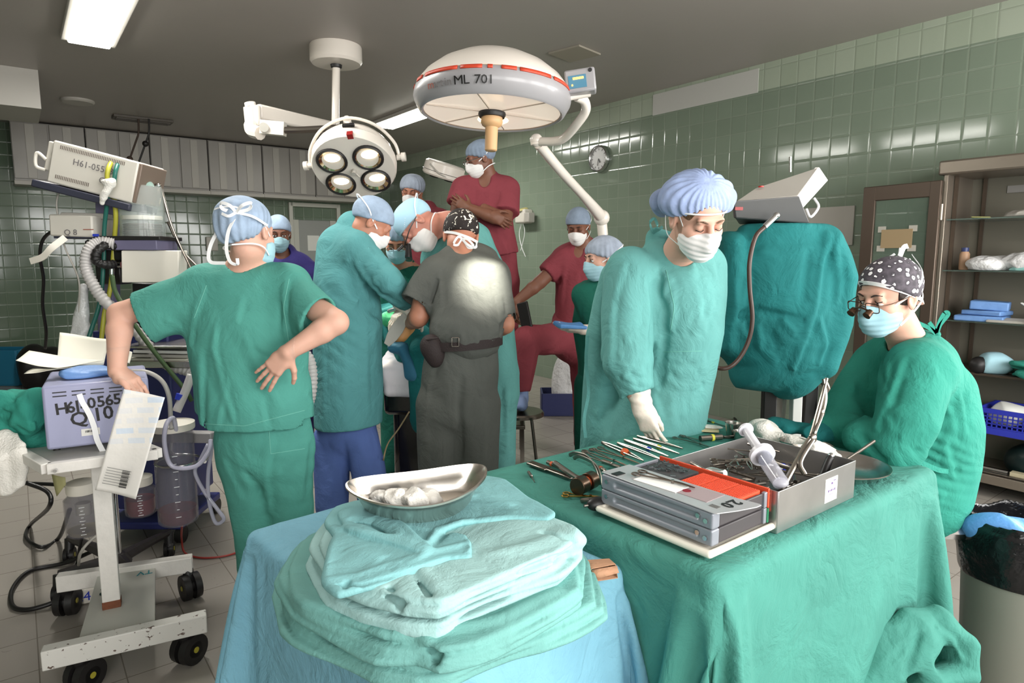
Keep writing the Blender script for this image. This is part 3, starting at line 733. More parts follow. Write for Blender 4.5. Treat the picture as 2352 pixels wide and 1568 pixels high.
def arm(B, sh, el, wr, r=(.048, .040, .026), k=.012):
    sh, el, wr = Vector(sh), Vector(el), Vector(wr)
    B.cap(sh, el, r[0], r[1], k); m = el + (wr - el) * .3
    B.cap(el, m, r[1] * .98, r[1] * .97, k); B.cap(m, wr, r[1] * .97, r[2], k)
def person(label, loc, group=None): return thing('person', label, 'person', (loc[0], loc[1], loc[2] if len(loc) > 2 else 0), group)
def legs(Fd, hips, knees, ankles, r=(.095, .075, .06), k=.03, flat=True):
    for h_, kn, an in zip(hips, knees, ankles):
        d = (Vector(kn) - Vector(h_))
        Fd.chain([(h_, r[0], r[0] * 1.02), (kn, r[1], r[1]), (an, r[2], r[2])], (1, 0, 0), k, flat=(False, flat))
def shoes(par, ankles, fwd, m, s=1):
    f = Vector(fwd).normalized()
    for a in ankles:
        Bf = F(); a = Vector(a); g = Vector((a.x, a.y, par.location.z + .045 * s)); Bf.ell(g + f * .06 * s, (.045 * s, .13 * s, .045 * s), frame(f), .02)
        Bf.ell(g - f * .01, (.042 * s, .06 * s, .06 * s), frame(f), .02)
        Bf.cut((a.x, a.y, par.location.z + .002), (0, 0, -1), .004)
        sdf('shoe', (Bf, .007), m, par)
CLOG = mat('pale_overshoe_cloth', (130, 150, 190), .8, bump=.5, bscale=40)
# --- nurse in teal scrubs seen from the back, hand on hip
Y0 = 2.5
p = person('person in short-sleeved teal scrubs seen from behind, one hand on the lower back', (P(590, 900, Y0).x, Y0 + .02))
B = F(); hd = Head(P(573, 537, 2.50), (.28, .93, -.12), (-.10, .05, 1))
nb = P(560, 612, 2.53)
hd.add(B, neck=nb, neckr=.052)
shL, elL, wrL = P(437, 668, 2.52), P(277, 722, 2.50), P(268, 852, 2.40)
shR, elR, wrR = P(690, 684, 2.52), P(772, 740, 2.40), P(662, 808, 2.335)
arm(B, shL, elL, wrL, (.05, .046, .030)); arm(B, shR, elR, wrR, (.05, .046, .030))
torso = [Sx(565, 650, 2.54, 95, .08), Sx(566, 720, 2.53, 110, .10), Sx(568, 850, 2.53, 96, .09), Sx(600, 940, 2.52, 84, .08)]
B.chain(torso, (1, 0, 0), .04)
B.cap(shL, shR, .05, .05, .04)
hl = hand(B, wrL, P(322, 893, 2.34) - wrL, (.1, .1, -1), -1, curl=(.35, .45, .3), spread=.05, tspread=.35)
hr = hand(B, wrR, P(596, 880, 2.345) - wrR, (.15, 1, .1), -1, curl=(.12, .1, .08), spread=.15, tspread=.9)
hbL = (np.array(wrL) - .06, np.array(wrL) + np.array([.22, .12, .09])); hbL[0][2] -= .17
hbR = (np.array(P(560, 930, 2.30)), np.array(P(700, 770, 2.46)))
hbR = (np.minimum(hbR[0], hbR[1]) - .01, np.maximum(hbR[0], hbR[1]) + .01)
sh_ = lambda b, e=.012: (np.array(b[0]) + e, np.array(b[1]) - e)
sdf('body', [(B, .007, None, [sh_(hbL), sh_(hbR)]), (B, .0028, hbL), (B, .0028, hbR)], SKIN_L, p)
T = F()
T.chain([Sx(562, 622, 2.535, 62, .062), Sx(565, 660, 2.535, 118, .095), Sx(571, 740, 2.53, 138, .125), Sx(570, 850, 2.53, 131, .125), Sx(582, 945, 2.53, 140, .135), Sx(584, 972, 2.53, 144, .140)], (1, 0, 0), .03, flat=(True, True))
def sleeve(T, sh, cuff, r0, r1, d0, d1, inner=.045, k=.05, side=(0, 0, 1)):
    T.chain([(sh, r0, d0), (cuff, r1, d1)], side, k, flat=(False, True))
def hollow(T, a, b, r, d, side, k=.004):
    T.chain([(a, r, d), (b, r, d)], side, k, 's', flat=(True, True))
cL = P(328, 727, 2.50); cR = P(730, 733, 2.43)
sleeve(T, P(470, 672, 2.53), cL, .090, .104, .075, .068)
sleeve(T, P(668, 680, 2.53), cR, .105, .092, .075, .072)
T.cap(P(470, 650, 2.54), P(655, 650, 2.54), .062, .062, .05)
T.folds([((662, 640), (655, 700), (662, 790), .009), ((474, 655), (452, 720), (440, 800), .007), ((690, 720), (700, 770), (735, 790), .006), ((380, 735), (420, 745), .005), ((500, 740), (492, 800), (520, 900), (540, 970), .009), ((560, 760), (600, 850), (650, 940), .008), ((465, 800), (460, 980), .007), ((600, 910), (610, 980), .006), ((560, 680), (545, 745), .007), ((330, 700), (420, 700), .004), ((650, 800), (640, 760), (650, 690), -.006), ((530, 860), (500, 980), .006), ((640, 830), (570, 800), -.006), ((700, 900), (720, 930), .006)], (2.2, 2.7), .017)
T.wrinkle(P(560, 880, 2.42), .3, (1, 0, .25), .11, .004, 7)
T.crumple(.005, 15, 4)
hollow(T, P(356, 716, 2.5), P(300, 740, 2.5), .090, .053, (0, 0, 1)); hollow(T, P(712, 720, 2.45), P(757, 740, 2.40), .078, .056, (0, 0, 1))
T.cut(P(436, 985, 2.4), (-.18, 0, -1)); T.chain([(P(585, 1000, 2.53), .27, .128), (P(585, 950, 2.53), .235, .123)], (1, 0, 0), .004, 's', flat=(True, True))
T.cap(P(560, 570, 2.50), P(562, 618, 2.52), .058, .062, .004, 's')
sdf('scrub_top', (T, .0055), SCRUB, p, it=2)
G = F()
z0 = .10
G.chain([Sx(600, 890, 2.55, 92, .095), Sx(608, 1010, 2.55, 114, .125), Sx(610, 1060, 2.55, 108, .12)], (1, 0, 0), .03)
legs(G, [P(568, 1040, 2.55), P(655, 1040, 2.55)], [P(592, 1210, 2.54), P(668, 1200, 2.55)], [(P(585, 1250, 2.56).x, 2.60, .07), (P(660, 1250, 2.56).x, 2.6, .07)], (.105, .092, .082), .02)
G.folds([((625, 1000), (612, 1080), (620, 1180), .010), ((540, 1010), (570, 1110), .006), ((705, 1010), (695, 1150), .006), ((650, 1080), (600, 1150), .008), ((515, 1050), (560, 1150), .007), ((680, 1060), (620, 1100), .006), ((560, 1080), (590, 1110), (600, 1130), -.008)], (2.2, 2.7), .018)
G.wrinkle(P(640, 1100, 2.45), .25, (.4, 0, 1), .08, .002, 3)
G.crumple(.005, 14, 3, (1, 1, .3)); sdf('scrub_trousers', (G, .007), SCRUB, p, it=2)
shoes(p, [(P(585, 1250, 2.56).x, 2.60, .07), (P(660, 1250, 2.56).x, 2.6, .07)], (.2, 1, 0), CLOG)
hd.cap(p, CAPB, 'bouffant', .0035, 3, .98, back=.012)
hd.mask(p, MASKB, .005)

mb = MB(p.location); q = lambda u, v, Y: P(u + 5, v + 10, Y)
for sx in (-1, 1):
    mb.ribbon([q(537, 478, 2.375), q(537 + sx * 14, 462, 2.36), q(537 + sx * 34, 456, 2.365), q(537 + sx * 30, 470, 2.37), q(537, 478, 2.375)], .012, .0012, (0, 0, 1))
mb.ribbon([q(537, 478, 2.372), q(520, 486, 2.36), q(504, 480, 2.365)], .01, .0012, (0, 0, 1))
mb.ribbon([q(537, 478, 2.372), q(575, 487, 2.385), q(610, 508, 2.45)], .009, .0012, (0, 0, 1))
mb.ribbon([q(533, 492, 2.37), q(520, 520, 2.35), q(515, 560, 2.36), q(523, 590, 2.38), q(540, 597, 2.39), q(540, 583, 2.39)], .012, .0012, (1, 0, .2))
mb.ribbon([q(505, 505, 2.40), q(482, 545, 2.40), q(474, 575, 2.40), q(480, 592, 2.40), q(512, 594, 2.39)], .013, .0012, (1, 0, .4))
mb.build('cap_ties', RIB, p)
# --- surgeon in the long gown on the near side of the operating table
Y0 = 3.3
p = person('person bending over the operating table in a long blue-green gown and blue trousers', (P(800, 900, Y0).x, Y0))
B = F(); hd = Head(P(853, 513, 3.32), (.80, .25, -.62), (.3, .1, 1)); nb = P(818, 545, 3.36)
hd.add(B, neck=nb)
B.chain([Sx(805, 560, 3.35, 60, .09), Sx(795, 700, 3.35, 60, .09), Sx(797, 960, 3.33, 50, .10)], (1, 0, 0), .04)
wr = P(925, 703, 3.38); el = P(893, 655, 3.2); sh = P(815, 575, 3.24)
arm(B, sh, el, wr)
sdf('body', [(B, .009, None, [hd.box(.13)]), (B, .0045, hd.box(.14))], SKIN_M, p)
Hn = F(); hand(Hn, wr, P(950, 722, 3.42) - wr, (.1, .3, -1), 1, s=1.02); Hn.cap(P(915, 697, 3.36), wr, .032, .03)
sdf('glove', (Hn, .004), GLOVE, p)
T = F()
T.chain([Sx(815, 527, 3.36, 42, .09), Sx(800, 575, 3.35, 70, .14), Sx(795, 650, 3.33, 72, .17), Sx(800, 740, 3.33, 76, .17), Sx(800, 850, 3.33, 78, .17), Sx(801, 986, 3.33, 77, .17)], (1, 0, 0), .03, flat=(False, True))
T.chain([(P(820, 575, 3.24), .095, .09), (P(890, 645, 3.18), .075, .075), (P(932, 690, 3.36), .052, .052)], (0, 0, 1), .05, flat=(False, True))
T.folds([((800, 520), (800, 600), (850, 690), .010), ((770, 640), (820, 690), (870, 650), .010), ((818, 605), (880, 680), (925, 705), .012), ((840, 560), (900, 650), .008), ((765, 760), (820, 700), (850, 690), .007), ((745, 780), (745, 940), .006), ((792, 770), (793, 985), .005), ((840, 720), (845, 960), .006), ((735, 650), (780, 700), .008), ((822, 690), (850, 715), (880, 740), -.012), ((800, 600), (808, 660), (818, 690), -.009)], (3.0, 3.5), .022)
T.wrinkle(P(860, 640, 3.15), .2, (1, 0, -1), .06, .003, 3); T.wrinkle(P(780, 780, 3.15), .25, (.6, 0, 1), .06, .003, 6)
T.crumple(.005, 15, 4); T.cut(P(800, 988, 3.2), (.06, 0, -1))
sdf('surgical_gown', (T, .007), GOWN, p, it=2)
G = F()
G.chain([Sx(800, 900, 3.36, 68, .11), Sx(800, 1000, 3.36, 66, .12)], (1, 0, 0), .03)
legs(G, [P(762, 1010, 3.36), P(828, 1010, 3.34)], [P(764, 1160, 3.3), P(852, 1110, 3.3)], [(P(764, 1160, 3.3).x, 3.3, .08), (P(870, 1110, 3.3).x, 3.28, .08)], (.095, .085, .07), .02)
G.folds([((770, 1010), (765, 1150), .006), ((820, 1010), (845, 1060), .006), ((845, 1005), (860, 1070), .006), ((790, 1010), (800, 1140), -.01)], (3.1, 3.6), .02)
G.crumple(.005, 14, 3, (1, 1, .3)); sdf('scrub_trousers', (G, .009), BLUEP, p, it=2)
shoes(p, [(P(764, 1160, 3.3).x, 3.3, .07), (P(870, 1110, 3.3).x, 3.28, .07)], (.8, .6, 0), CLOG)
hd.cap(p, CAPB, 'tie', .005, 4, 1.06); hd.mask(p, MASKW, .005, low=False)

# --- dark grey scrubs, back to the viewer
Y0 = 3.1
p = person('person in charcoal scrubs with waist pouch, back turned, black patterned cap', (P(1060, 900, Y0).x, Y0))
B = F(); hd = Head(P(1058, 545, 3.34), (-.12, .80, -.6), (0, .6, 1), 1.06); nb = P(1068, 592, 3.27)
hd.add(B, neck=nb, neckr=.06)
B.chain([Sx(1065, 615, 3.26, 80, .07), Sx(1070, 800, 3.12, 72, .10), Sx(1060, 900, 3.12, 66, .1)], (1, 0, 0), .04)
shL, elL, wrL = P(990, 625, 3.24), P(962, 728, 3.17), P(945, 742, 3.36); shR, elR, wrR = P(1145, 640, 3.24), P(1160, 745, 3.16), P(1135, 760, 3.34)
arm(B, shL, elL, wrL, (.055, .048, .034)); arm(B, shR, elR, wrR, (.055, .046, .034))
sdf('body', [(B, .008, None, [hd.box(.12)]), (B, .0045, hd.box(.13))], SKIN_M, p)
Hn = F(); hand(Hn, wrL, P(928, 715, 3.5) - wrL, (0, -.2, -1), 1); sdf('glove', (Hn, .0045), GLOVE, p)
T = F()
T.chain([Sx(1068, 578, 3.30, 40, .06), Sx(1070, 600, 3.30, 76, .10), Sx(1078, 655, 3.22, 90, .14), Sx(1080, 730, 3.14, 86, .145), Sx(1070, 765, 3.12, 84, .15), Sx(1066, 776, 3.12, 76, .13)], (1, 0, 0), .03)
T.chain([(P(1000, 630, 3.23), .085, .09), (P(955, 698, 3.17), .078, .085)], (1, 0, 0), .05, flat=(False, True))
T.chain([(P(1135, 640, 3.23), .075, .09), (P(1163, 738, 3.15), .056, .075)], (1, 0, 0), .05, flat=(False, True))
T.folds([((1090, 590), (1120, 650), (1140, 740), .009), ((1110, 600), (1150, 680), (1160, 720), .009), ((1075, 600), (1080, 680), (1110, 760), .008), ((1105, 660), (1125, 780), .008), ((1010, 620), (1018, 700), (1000, 760), .010), ((1130, 700), (1145, 770), .008), ((1030, 760), (1030, 785), .006), ((1010, 640), (990, 700), -.009), ((1060, 760), (1068, 790), .006), ((1095, 760), (1100, 790), .006)], (2.85, 3.6), .016)
T.wrinkle(P(1120, 690, 2.96), .15, (1, 0, .3), .06, .002, 3); T.crumple(.005, 15, 4)
hollow(T, P(966, 685, 3.17), P(945, 715, 3.17), .067, .074, (1, 0, 0)); hollow(T, P(1161, 722, 3.15), P(1166, 750, 3.15), .046, .065, (1, 0, 0))
sdf('scrub_top', (T, .006), CHAR, p, it=2)
G = F()
G.chain([Sx(1062, 785, 3.12, 80, .11), Sx(1058, 850, 3.12, 86, .13), Sx(1052, 940, 3.12, 88, .13)], (1, 0, 0), .03, flat=(True, False))
legs(G, [P(1012, 930, 3.12), P(1095, 930, 3.12)], [P(1010, 1080, 3.12), P(1096, 1080, 3.12)], [(P(1010, 1100, 3.1).x, 3.14, .06), (P(1096, 1100, 3.1).x, 3.14, .06)], (.115, .103, .085), .02)
G.folds([((1060, 860), (1055, 930), (1060, 1060), -.012), ((1000, 830), (985, 900), (985, 1060), .007), ((1030, 820), (1030, 1000), .007), ((1110, 810), (1115, 900), .007), ((1060, 930), (1100, 910), .006), ((1090, 900), (1040, 990), .007), ((1120, 950), (1110, 1060), .006), ((1020, 820), (1025, 850), .005)], (2.85, 3.4), .018)
G.crumple(.005, 14, 3, (1, 1, .3)); sdf('scrub_trousers', (G, .008), CHAR, p, it=2)
shoes(p, [(P(1010, 1100, 3.1).x, 3.14, .06), (P(1096, 1100, 3.1).x, 3.14, .06)], (0, 1, 0), black_pl)
PRINT = mat('black_white_print_cotton', (34, 27, 26), .8)
nt = PRINT.node_tree; tcn = nt.nodes.new('ShaderNodeTexCoord'); nz = nt.nodes.new('ShaderNodeTexNoise'); nz.inputs['Scale'].default_value = 34; nz.inputs['Distortion'].default_value = 1.5
cr = nt.nodes.new('ShaderNodeValToRGB'); cr.color_ramp.elements[0].position = .60; cr.color_ramp.elements[0].color = lin((34, 27, 26)); cr.color_ramp.elements[1].position = .62; cr.color_ramp.elements[1].color = lin((228, 222, 210))
nt.links.new(tcn.outputs['Object'], nz.inputs['Vector']); nt.links.new(nz.outputs['Fac'], cr.inputs[0]); nt.links.new(cr.outputs[0], nt.nodes['Principled BSDF'].inputs['Base Color'])
hd.cap(p, PRINT, 'tie', .004, 6, 1.04)
mb = MB(p.location)
mb.ribbon([P(1020, 532, 3.31), P(1045, 535, 3.235), P(1075, 545, 3.225), P(1097, 556, 3.28)], .013, .0015, (0, 0, 1))
for a, b in (((1062, 548), (1042, 560)), ((1062, 548), (1088, 566))): mb.ribbon([P(*a, 3.225), P((a[0] + b[0]) / 2, b[1] - 16, 3.21), P(*b, 3.21), P((a[0] + b[0]) / 2, b[1] + 2, 3.215), P(*a, 3.225)], .011, .0015, (0, 0, 1))
mb.ribbon([P(1062, 550, 3.22), P(1075, 562, 3.21), P(1092, 568, 3.215), P(1095, 556, 3.22)], .012, .0015, (0, 0, 1))
mb.build('cap_ties', RIB, p)
mb = MB(p.location)
cb_ = P(1065, 786, 3.12)
n_ = 28; pts = [cb_ + V(.186 * math.sin(2 * PI * i / n_), .150 * math.cos(2 * PI * i / n_), .012 * math.sin(2 * PI * i / n_)) for i in range(n_ + 1)]
mb.ribbon(pts, .042, .004, (0, 0, 1), 2); belt_m = mat('black_webbing', (44, 34, 34), .7, bump=.3, bscale=200)
be = mb.build('waist_belt', belt_m, p)
mb = MB(p.location); c = P(1046, 785, 2.962)
for dx in (-.016, .016): mb.box(c + V(dx, -.004, 0), (.004, .006, .044))
for dz in (-.02, .02): mb.box(c + V(0, -.004, dz), (.036, .006, .004))
mb.build('buckle', steel_dk, be, bevel=.001).location = (0, 0, 0)
Q = F(); Q.ell(P(990, 795, 3.02), (.052, .045, .058), None, .02); Q.ell(P(1000, 815, 3.02), (.045, .04, .06), None, .03); Q.fold(P(975, 780, 2.975), P(1010, 775, 2.98), .006, .008)
sdf('waist_pouch', (Q, .005), belt_m, p)

# --- surgeon wearing magnifying loupes, bent over from the far side
Y0 = 3.72
p = person('person in green gown wearing magnifying loupes, bowed head in pale blue cap', (P(1150, 900, Y0).x, Y0))
B = F(); hd = Head(P(961, 517, 3.50), (-.42, -.30, -.85), (-.85, .05, .45), 1.08); nb = P(1030, 515, 3.68)
hd.add(B, neck=nb, neckr=.062)
B.chain([Sx(1060, 540, 3.72, 30, .08), Sx(1120, 700, 3.72, 50, .1), Sx(1140, 860, 3.72, 40, .1)], (1, 0, 0), .04)
el, wr = P(1000, 660, 3.6), P(930, 705, 3.55); arm(B, P(1035, 560, 3.62), el, wr)
SKIN_P = mat('rosy_skin', (206, 142, 124), .5, bump=.08, bscale=90, var=.06, vscale=14, sss=.1, bdist=.002)
sdf('body', [(B, .009, None, [hd.box(.15)]), (B, .0045, hd.box(.16))], SKIN_P, p)
Hn = F(); hand(Hn, wr, P(905, 735, 3.5) - wr, (.3, .3, -1), -1, s=1.02); sdf('glove', (Hn, .0045), GLOVE, p)
T = F()
T.chain([(P(1035, 520, 3.70), .075, .09), (P(1075, 560, 3.72), .14, .16), (P(1108, 640, 3.72), .15, .17), (P(1125, 760, 3.74), .145, .17), (P(1138, 855, 3.74), .13, .15), (P(1148, 900, 3.74), .11, .13)], (1, 0, 0), .03)
T.ell(P(1008, 600, 3.62), (.10, .08, .12), None, .04)
T.chain([(P(1045, 560, 3.60), .09, .09), (P(1000, 660, 3.56), .075, .075), (P(945, 695, 3.55), .05, .05)], (0, 1, 0), .05)
T.chain([Sx(1138, 860, 3.74, 50, .13), Sx(1142, 1050, 3.74, 42, .12), (P(1142, 1050, 3.74) + V(0, 0, -.25), .10, .11)], (1, 0, 0), .03)
T.folds([((1120, 520), (1150, 640), (1175, 800), .008), ((1000, 590), (1030, 560), .008), ((1165, 880), (1165, 1040), .006), ((1150, 880), (1160, 1000), -.006)], (3.4, 3.9), .02)
T.crumple(.005, 15, 14)
sdf('surgical_gown', (T, .009), GOWN2, p, it=2)
DOT = mat('pale_blue_cap_cotton', (168, 206, 224), .8, bump=.3, bscale=30, bdist=.004)
hd.cap(p, DOT, 'tie', .004, 8, 1.05); hd.mask(p, MASKW, .0045)
mb = MB(p.location); L = hd.L
for j in range(26):
    a = -1.3 + 2.6 * j / 25; mb.ball(L(.05 * math.cos(a) * 0 + .087 * math.sin(a), .087 * math.cos(a), .062 - .03 * math.cos(a)), .0018, n=6)
mb.build('cap_stitching', RIB, p)
mb = MB(p.location)
for sx in (-1, 1):
    mb.tube([L(sx * .082, -.01, .012), L(sx * .078, .06, .012), L(sx * .06, .115, .005)], .003, 6)
    mb.cyl(L(sx * .028, .115, -.004), L(sx * .024, .165, -.03), .013, .017, 14); mb.cyl(L(sx * .024, .165, -.03), L(sx * .023, .175, -.035), .018, .018, 14)
mb.tube([L(-.05, .118, .008), L(0, .128, .01), L(.05, .118, .008)], .0035, 6); mb.cyl(L(0, .125, .02), L(0, .16, .03), .008, .006, 10)
mb.build('magnifying_loupes', black_pl, p)

# --- half hidden assistant between the two surgeons
Y0 = 4.05
p = person('person with glasses and pale mask mostly hidden between the two bending surgeons', (P(925, 700, Y0).x, Y0 + .05))
B = F(); hd = Head(P(912, 553, 4.0), (.05, -.82, -.5), (0, -.4, 1)); hd.add(B, neck=P(925, 606, 4.08)); hd.face_bits(p)
arm(B, P(965, 650, 4.08), P(960, 720, 3.95), P(925, 735, 3.85))
B.chain([Sx(930, 630, 4.1, 50, .08), Sx(930, 900, 4.1, 50, .1)], (1, 0, 0), .04)
sdf('body', [(B, .009, None, [hd.box(.12)]), (B, .005, hd.box(.13))], SKIN_M, p)
T = F(); T.chain([Sx(928, 615, 4.1, 30, .08), Sx(935, 650, 4.1, 72, .12), Sx(935, 800, 4.1, 68, .13), (P(935, 800, 4.1) + V(0, 0, -.75), .17, .13)], (1, 0, 0), .03)
T.chain([(P(975, 660, 4.05), .08, .08), (P(965, 720, 3.93), .06, .06), (P(935, 733, 3.87), .045, .045)], (0, 1, 0), .03); T.crumple(.005, 15, 14)
sdf('surgical_gown', (T, .01), DKGREEN, p, it=2)
hd.cap(p, CAPB, 'bouffant', .005, 9, .95); hd.mask(p, MASKB, .005)
mb = MB(p.location)
for sx in (-1, 1): mb.tube([hd.L(sx * .031 + .02 * math.cos(a), .112, .006 + .013 * math.sin(a)) for a in np.linspace(0, 2 * PI, 13)], .0018, 5, 2); mb.tube([hd.L(sx * .05, .112, .008), hd.L(sx * .08, .0, .012)], .0018, 5)
mb.build('spectacles', chrome, p)

# --- onlooker far behind, white mask
Y0 = 5.3
p = person('person in maroon scrubs with white mask looking on from far behind the surgeons', (P(985, 500, Y0).x, Y0 + .08))
B = F(); hd = Head(P(946, 440, 5.3), (-.12, -.93, -.3), (.1, -.2, 1)); hd.add(B, neck=P(978, 487, 5.36)); hd.face_bits(p)
B.chain([Sx(985, 520, 5.38, 40, .08), (P(985, 520, 5.38) + V(0, 0, -.8), .14, .1)], (1, 0, 0), .04)
sdf('body', [(B, .012, None, [hd.box(.12)]), (B, .006, hd.box(.13))], SKIN_M, p)
T = F(); T.chain([Sx(982, 482, 5.38, 22, .08), Sx(985, 505, 5.38, 60, .11), Sx(985, 640, 5.38, 55, .12), (P(985, 640, 5.38) + V(0, 0, -.30), .19, .13)], (1, 0, 0), .03)
T.chain([Sx(1040, 510, 5.36, 20, .07), Sx(1052, 600, 5.36, 20, .06)], (1, 0, 0), .04); T.chain([Sx(932, 510, 5.36, 20, .07), Sx(920, 600, 5.36, 20, .06)], (1, 0, 0), .04)
sdf('scrub_top', (T, .01), MAROON, p, it=2)
G = F(); G.chain([(P(985, 640, 5.38) + V(0, 0, -.2), .17, .12), (P(985, 640, 5.38) + V(0, 0, -.45), .18, .13)], (1, 0, 0), .03)
x_ = P(985, 640, 5.38).x; legs(G, [(x_ - .09, 5.38, .8), (x_ + .09, 5.38, .8)], [(x_ - .1, 5.38, .5), (x_ + .1, 5.38, .5)], [(x_ - .1, 5.38, .1), (x_ + .1, 5.38, .1)])
G.crumple(.005, 14, 3, (1, 1, .3)); sdf('scrub_trousers', (G, .015), MAROON, p); shoes(p, [(x_ - .1, 5.38, .08), (x_ + .1, 5.38, .08)], (0, -1, 0), CLOG)
hd.cap(p, CAPL, 'bouffant', .005, 5, 1.02); hd.mask(p, MASKW, .005)

# --- onlooker in navy by the door
Y0 = 4.6
p = person('person in navy scrubs and pale mask standing in front of the far door', (P(662, 620, Y0).x, Y0))
B = F(); hd = Head(P(640, 537, 4.6), (.35, -.88, -.22)); hd.add(B, neck=P(648, 592, 4.62)); hd.face_bits(p, open_=True)
B.chain([Sx(660, 620, 4.65, 45, .09), Sx(660, 860, 4.65, 45, .1)], (1, 0, 0), .04)
sdf('body', [(B, .012, None, [hd.box(.12)]), (B, .005, hd.box(.13))], SKIN_D, p)
T = F(); T.chain([Sx(655, 583, 4.65, 26, .09), Sx(662, 612, 4.65, 60, .12), Sx(662, 860, 4.65, 60, .14)], (1, 0, 0), .03, flat=(False, True))
T.chain([Sx(715, 630, 4.65, 22, .08), Sx(722, 720, 4.65, 20, .07)], (1, 0, 0), .04); T.chain([Sx(608, 630, 4.65, 22, .08), Sx(600, 720, 4.65, 20, .07)], (1, 0, 0), .04)
T.ell(P(648, 580, 4.58), (.055, .06, .05), None, .01, 's'); sdf('scrub_top', (T, .009), NAVY, p, it=2)
G = F(); x_ = P(662, 860, 4.65).x; G.chain([(P(662, 830, 4.65), .16, .12), (P(662, 880, 4.65), .17, .13)], (1, 0, 0), .03)
legs(G, [(x_ - .09, 4.65, .66), (x_ + .09, 4.65, .66)], [(x_ - .1, 4.65, .4), (x_ + .1, 4.65, .4)], [(x_ - .1, 4.65, .1), (x_ + .1, 4.65, .1)]); G.crumple(.005, 14, 3, (1, 1, .3)); sdf('scrub_trousers', (G, .015), NAVY, p)
shoes(p, [(x_ - .1, 4.65, .08), (x_ + .1, 4.65, .08)], (0, -1, 0), CLOG)
hd.cap(p, CAPB, 'tie', .005, 2, 1.03); hd.mask(p, MASKB, .005)
# --- onlooker with folded arms on a step stool
Y0 = 4.8
STZ = .62
p = person('person in maroon scrubs with folded arms, standing raised above the others', (P(1120, 600, Y0).x, Y0, STZ))
B = F(); hd = Head(P(1103, 366, 4.78), (-.85, -.30, -.30), (-.25, -.1, 1)); nb = P(1122, 408, 4.82)
hd.add(B, neck=nb); hd.face_bits(p)
shL, shR = P(1060, 440, 4.80), P(1172, 440, 4.82)
elL, elR = P(1045, 498, 4.72), P(1160, 505, 4.70)
arm(B, shL, elL, P(1112, 488, 4.62), (.05, .046, .032)); arm(B, shR, elR, P(1112, 478, 4.62), (.052, .048, .032))
arm(B, elR, P(1135, 500, 4.60), P(1080, 478, 4.60), (.046, .042, .032))
B.chain([Sx(1118, 430, 4.84, 45, .09), Sx(1120, 580, 4.84, 42, .1)], (1, 0, 0), .04)
hand(B, P(1078, 482, 4.60), (-.7, .1, .5), (0, 1, 0), 1, s=1.0); hand(B, P(1128, 492, 4.58), (.75, .05, -.45), (0, 1, 0), -1, s=1.0, curl=(.3, .4, .3))
hx = (np.array(P(1020, 530, 4.45)), np.array(P(1180, 440, 4.45)) + np.array([0, .40, 0])); hx = (np.minimum(*hx), np.maximum(*hx))
sdf('body', [(B, .011, None, [hd.box(.12), (hx[0] + .015, hx[1] - .015)]), (B, .0055, hd.box(.13)), (B, .005, hx)], SKIN_D, p)
T = F()
T.chain([Sx(1124, 412, 4.84, 22, .08), Sx(1118, 432, 4.84, 62, .11), Sx(1118, 480, 4.84, 58, .13), Sx(1130, 540, 4.84, 52, .13), Sx(1140, 588, 4.84, 50, .14)], (1, 0, 0), .03, flat=(False, True))
T.chain([(P(1065, 432, 4.82), .09, .09), (P(1052, 468, 4.76), .085, .08)], (1, 0, 0), .04, flat=(False, True))
T.chain([(P(1165, 435, 4.83), .09, .09), (P(1160, 488, 4.73), .10, .08)], (1, 0, 0), .04, flat=(False, True))
T.folds([((1090, 420), (1085, 470), .006), ((1130, 430), (1120, 500), .007), ((1140, 520), (1165, 580), .008), ((1115, 540), (1130, 585), .007), ((1148, 440), (1140, 480), -.008), ((1160, 560), (1180, 590), .006)], (4.5, 4.95), .022)
T.ell(P(1112, 410, 4.72), (.05, .07, .06), None, .01, 's'); T.crumple(.005, 15, 24)
sdf('scrub_top', (T, .009), MAROON, p, it=2)
G = F(); x_ = P(1138, 600, 4.84).x
G.chain([(P(1138, 575, 4.86), .15, .11), (P(1140, 640, 4.86), .17, .12)], (1, 0, 0), .03)
legs(G, [(x_ - .09, 4.86, 1.3), (x_ + .08, 4.86, 1.3)], [(x_ - .1, 4.84, 1.05), (x_ + .09, 4.84, 1.05)], [(x_ - .1, 4.84, STZ + .05), (x_ + .09, 4.84, STZ + .05)], (.1, .085, .075))
G.crumple(.005, 14, 3, (1, 1, .3)); sdf('scrub_trousers', (G, .012), MAROON, p); shoes(p, [(x_ - .1, 4.84, STZ + .05), (x_ + .09, 4.84, STZ + .05)], (-.4, -1, 0), CLOG)
hd.cap(p, CAPG, 'bouffant', .005, 15, .98); hd.mask(p, MASKW, .005)
mb = MB(p.location)
for sx in (-1, 1): mb.tube([hd.L(sx * .031 + .02 * math.cos(a), .112, .006 + .013 * math.sin(a)) for a in np.linspace(0, 2 * PI, 13)], .0018, 5, 2); mb.tube([hd.L(sx * .05, .112, .008), hd.L(sx * .08, .0, .012)], .0018, 5)
mb.build('spectacles', chrome, p)
st = thing('step_stool', 'steel step stool carrying the person with folded arms', 'step stool', (x_ - .005, 4.84, 0))
MB().box((0, 0, STZ - .02), (.46, .36, .035)).build('platform', steel_dk, st, bevel=.006)
MB().box((0, -.26, STZ / 2), (.44, .2, .03)).build('lower_step', steel_dk, st, bevel=.006)
for sx in (-1, 1):
    for y in (-.34, .16): MB().bar((sx * .2, y, 0), (sx * .2, y if y > 0 else -.16, STZ / 2 if y < 0 else STZ - .03), .03, .03, (0, 1, 0)).build('leg', steel_dk, st)
    MB().bar((sx * .2, -.16, STZ / 2), (sx * .2, -.15, STZ - .03), .03, .03, (0, 1, 0)).build('post', steel_dk, st)

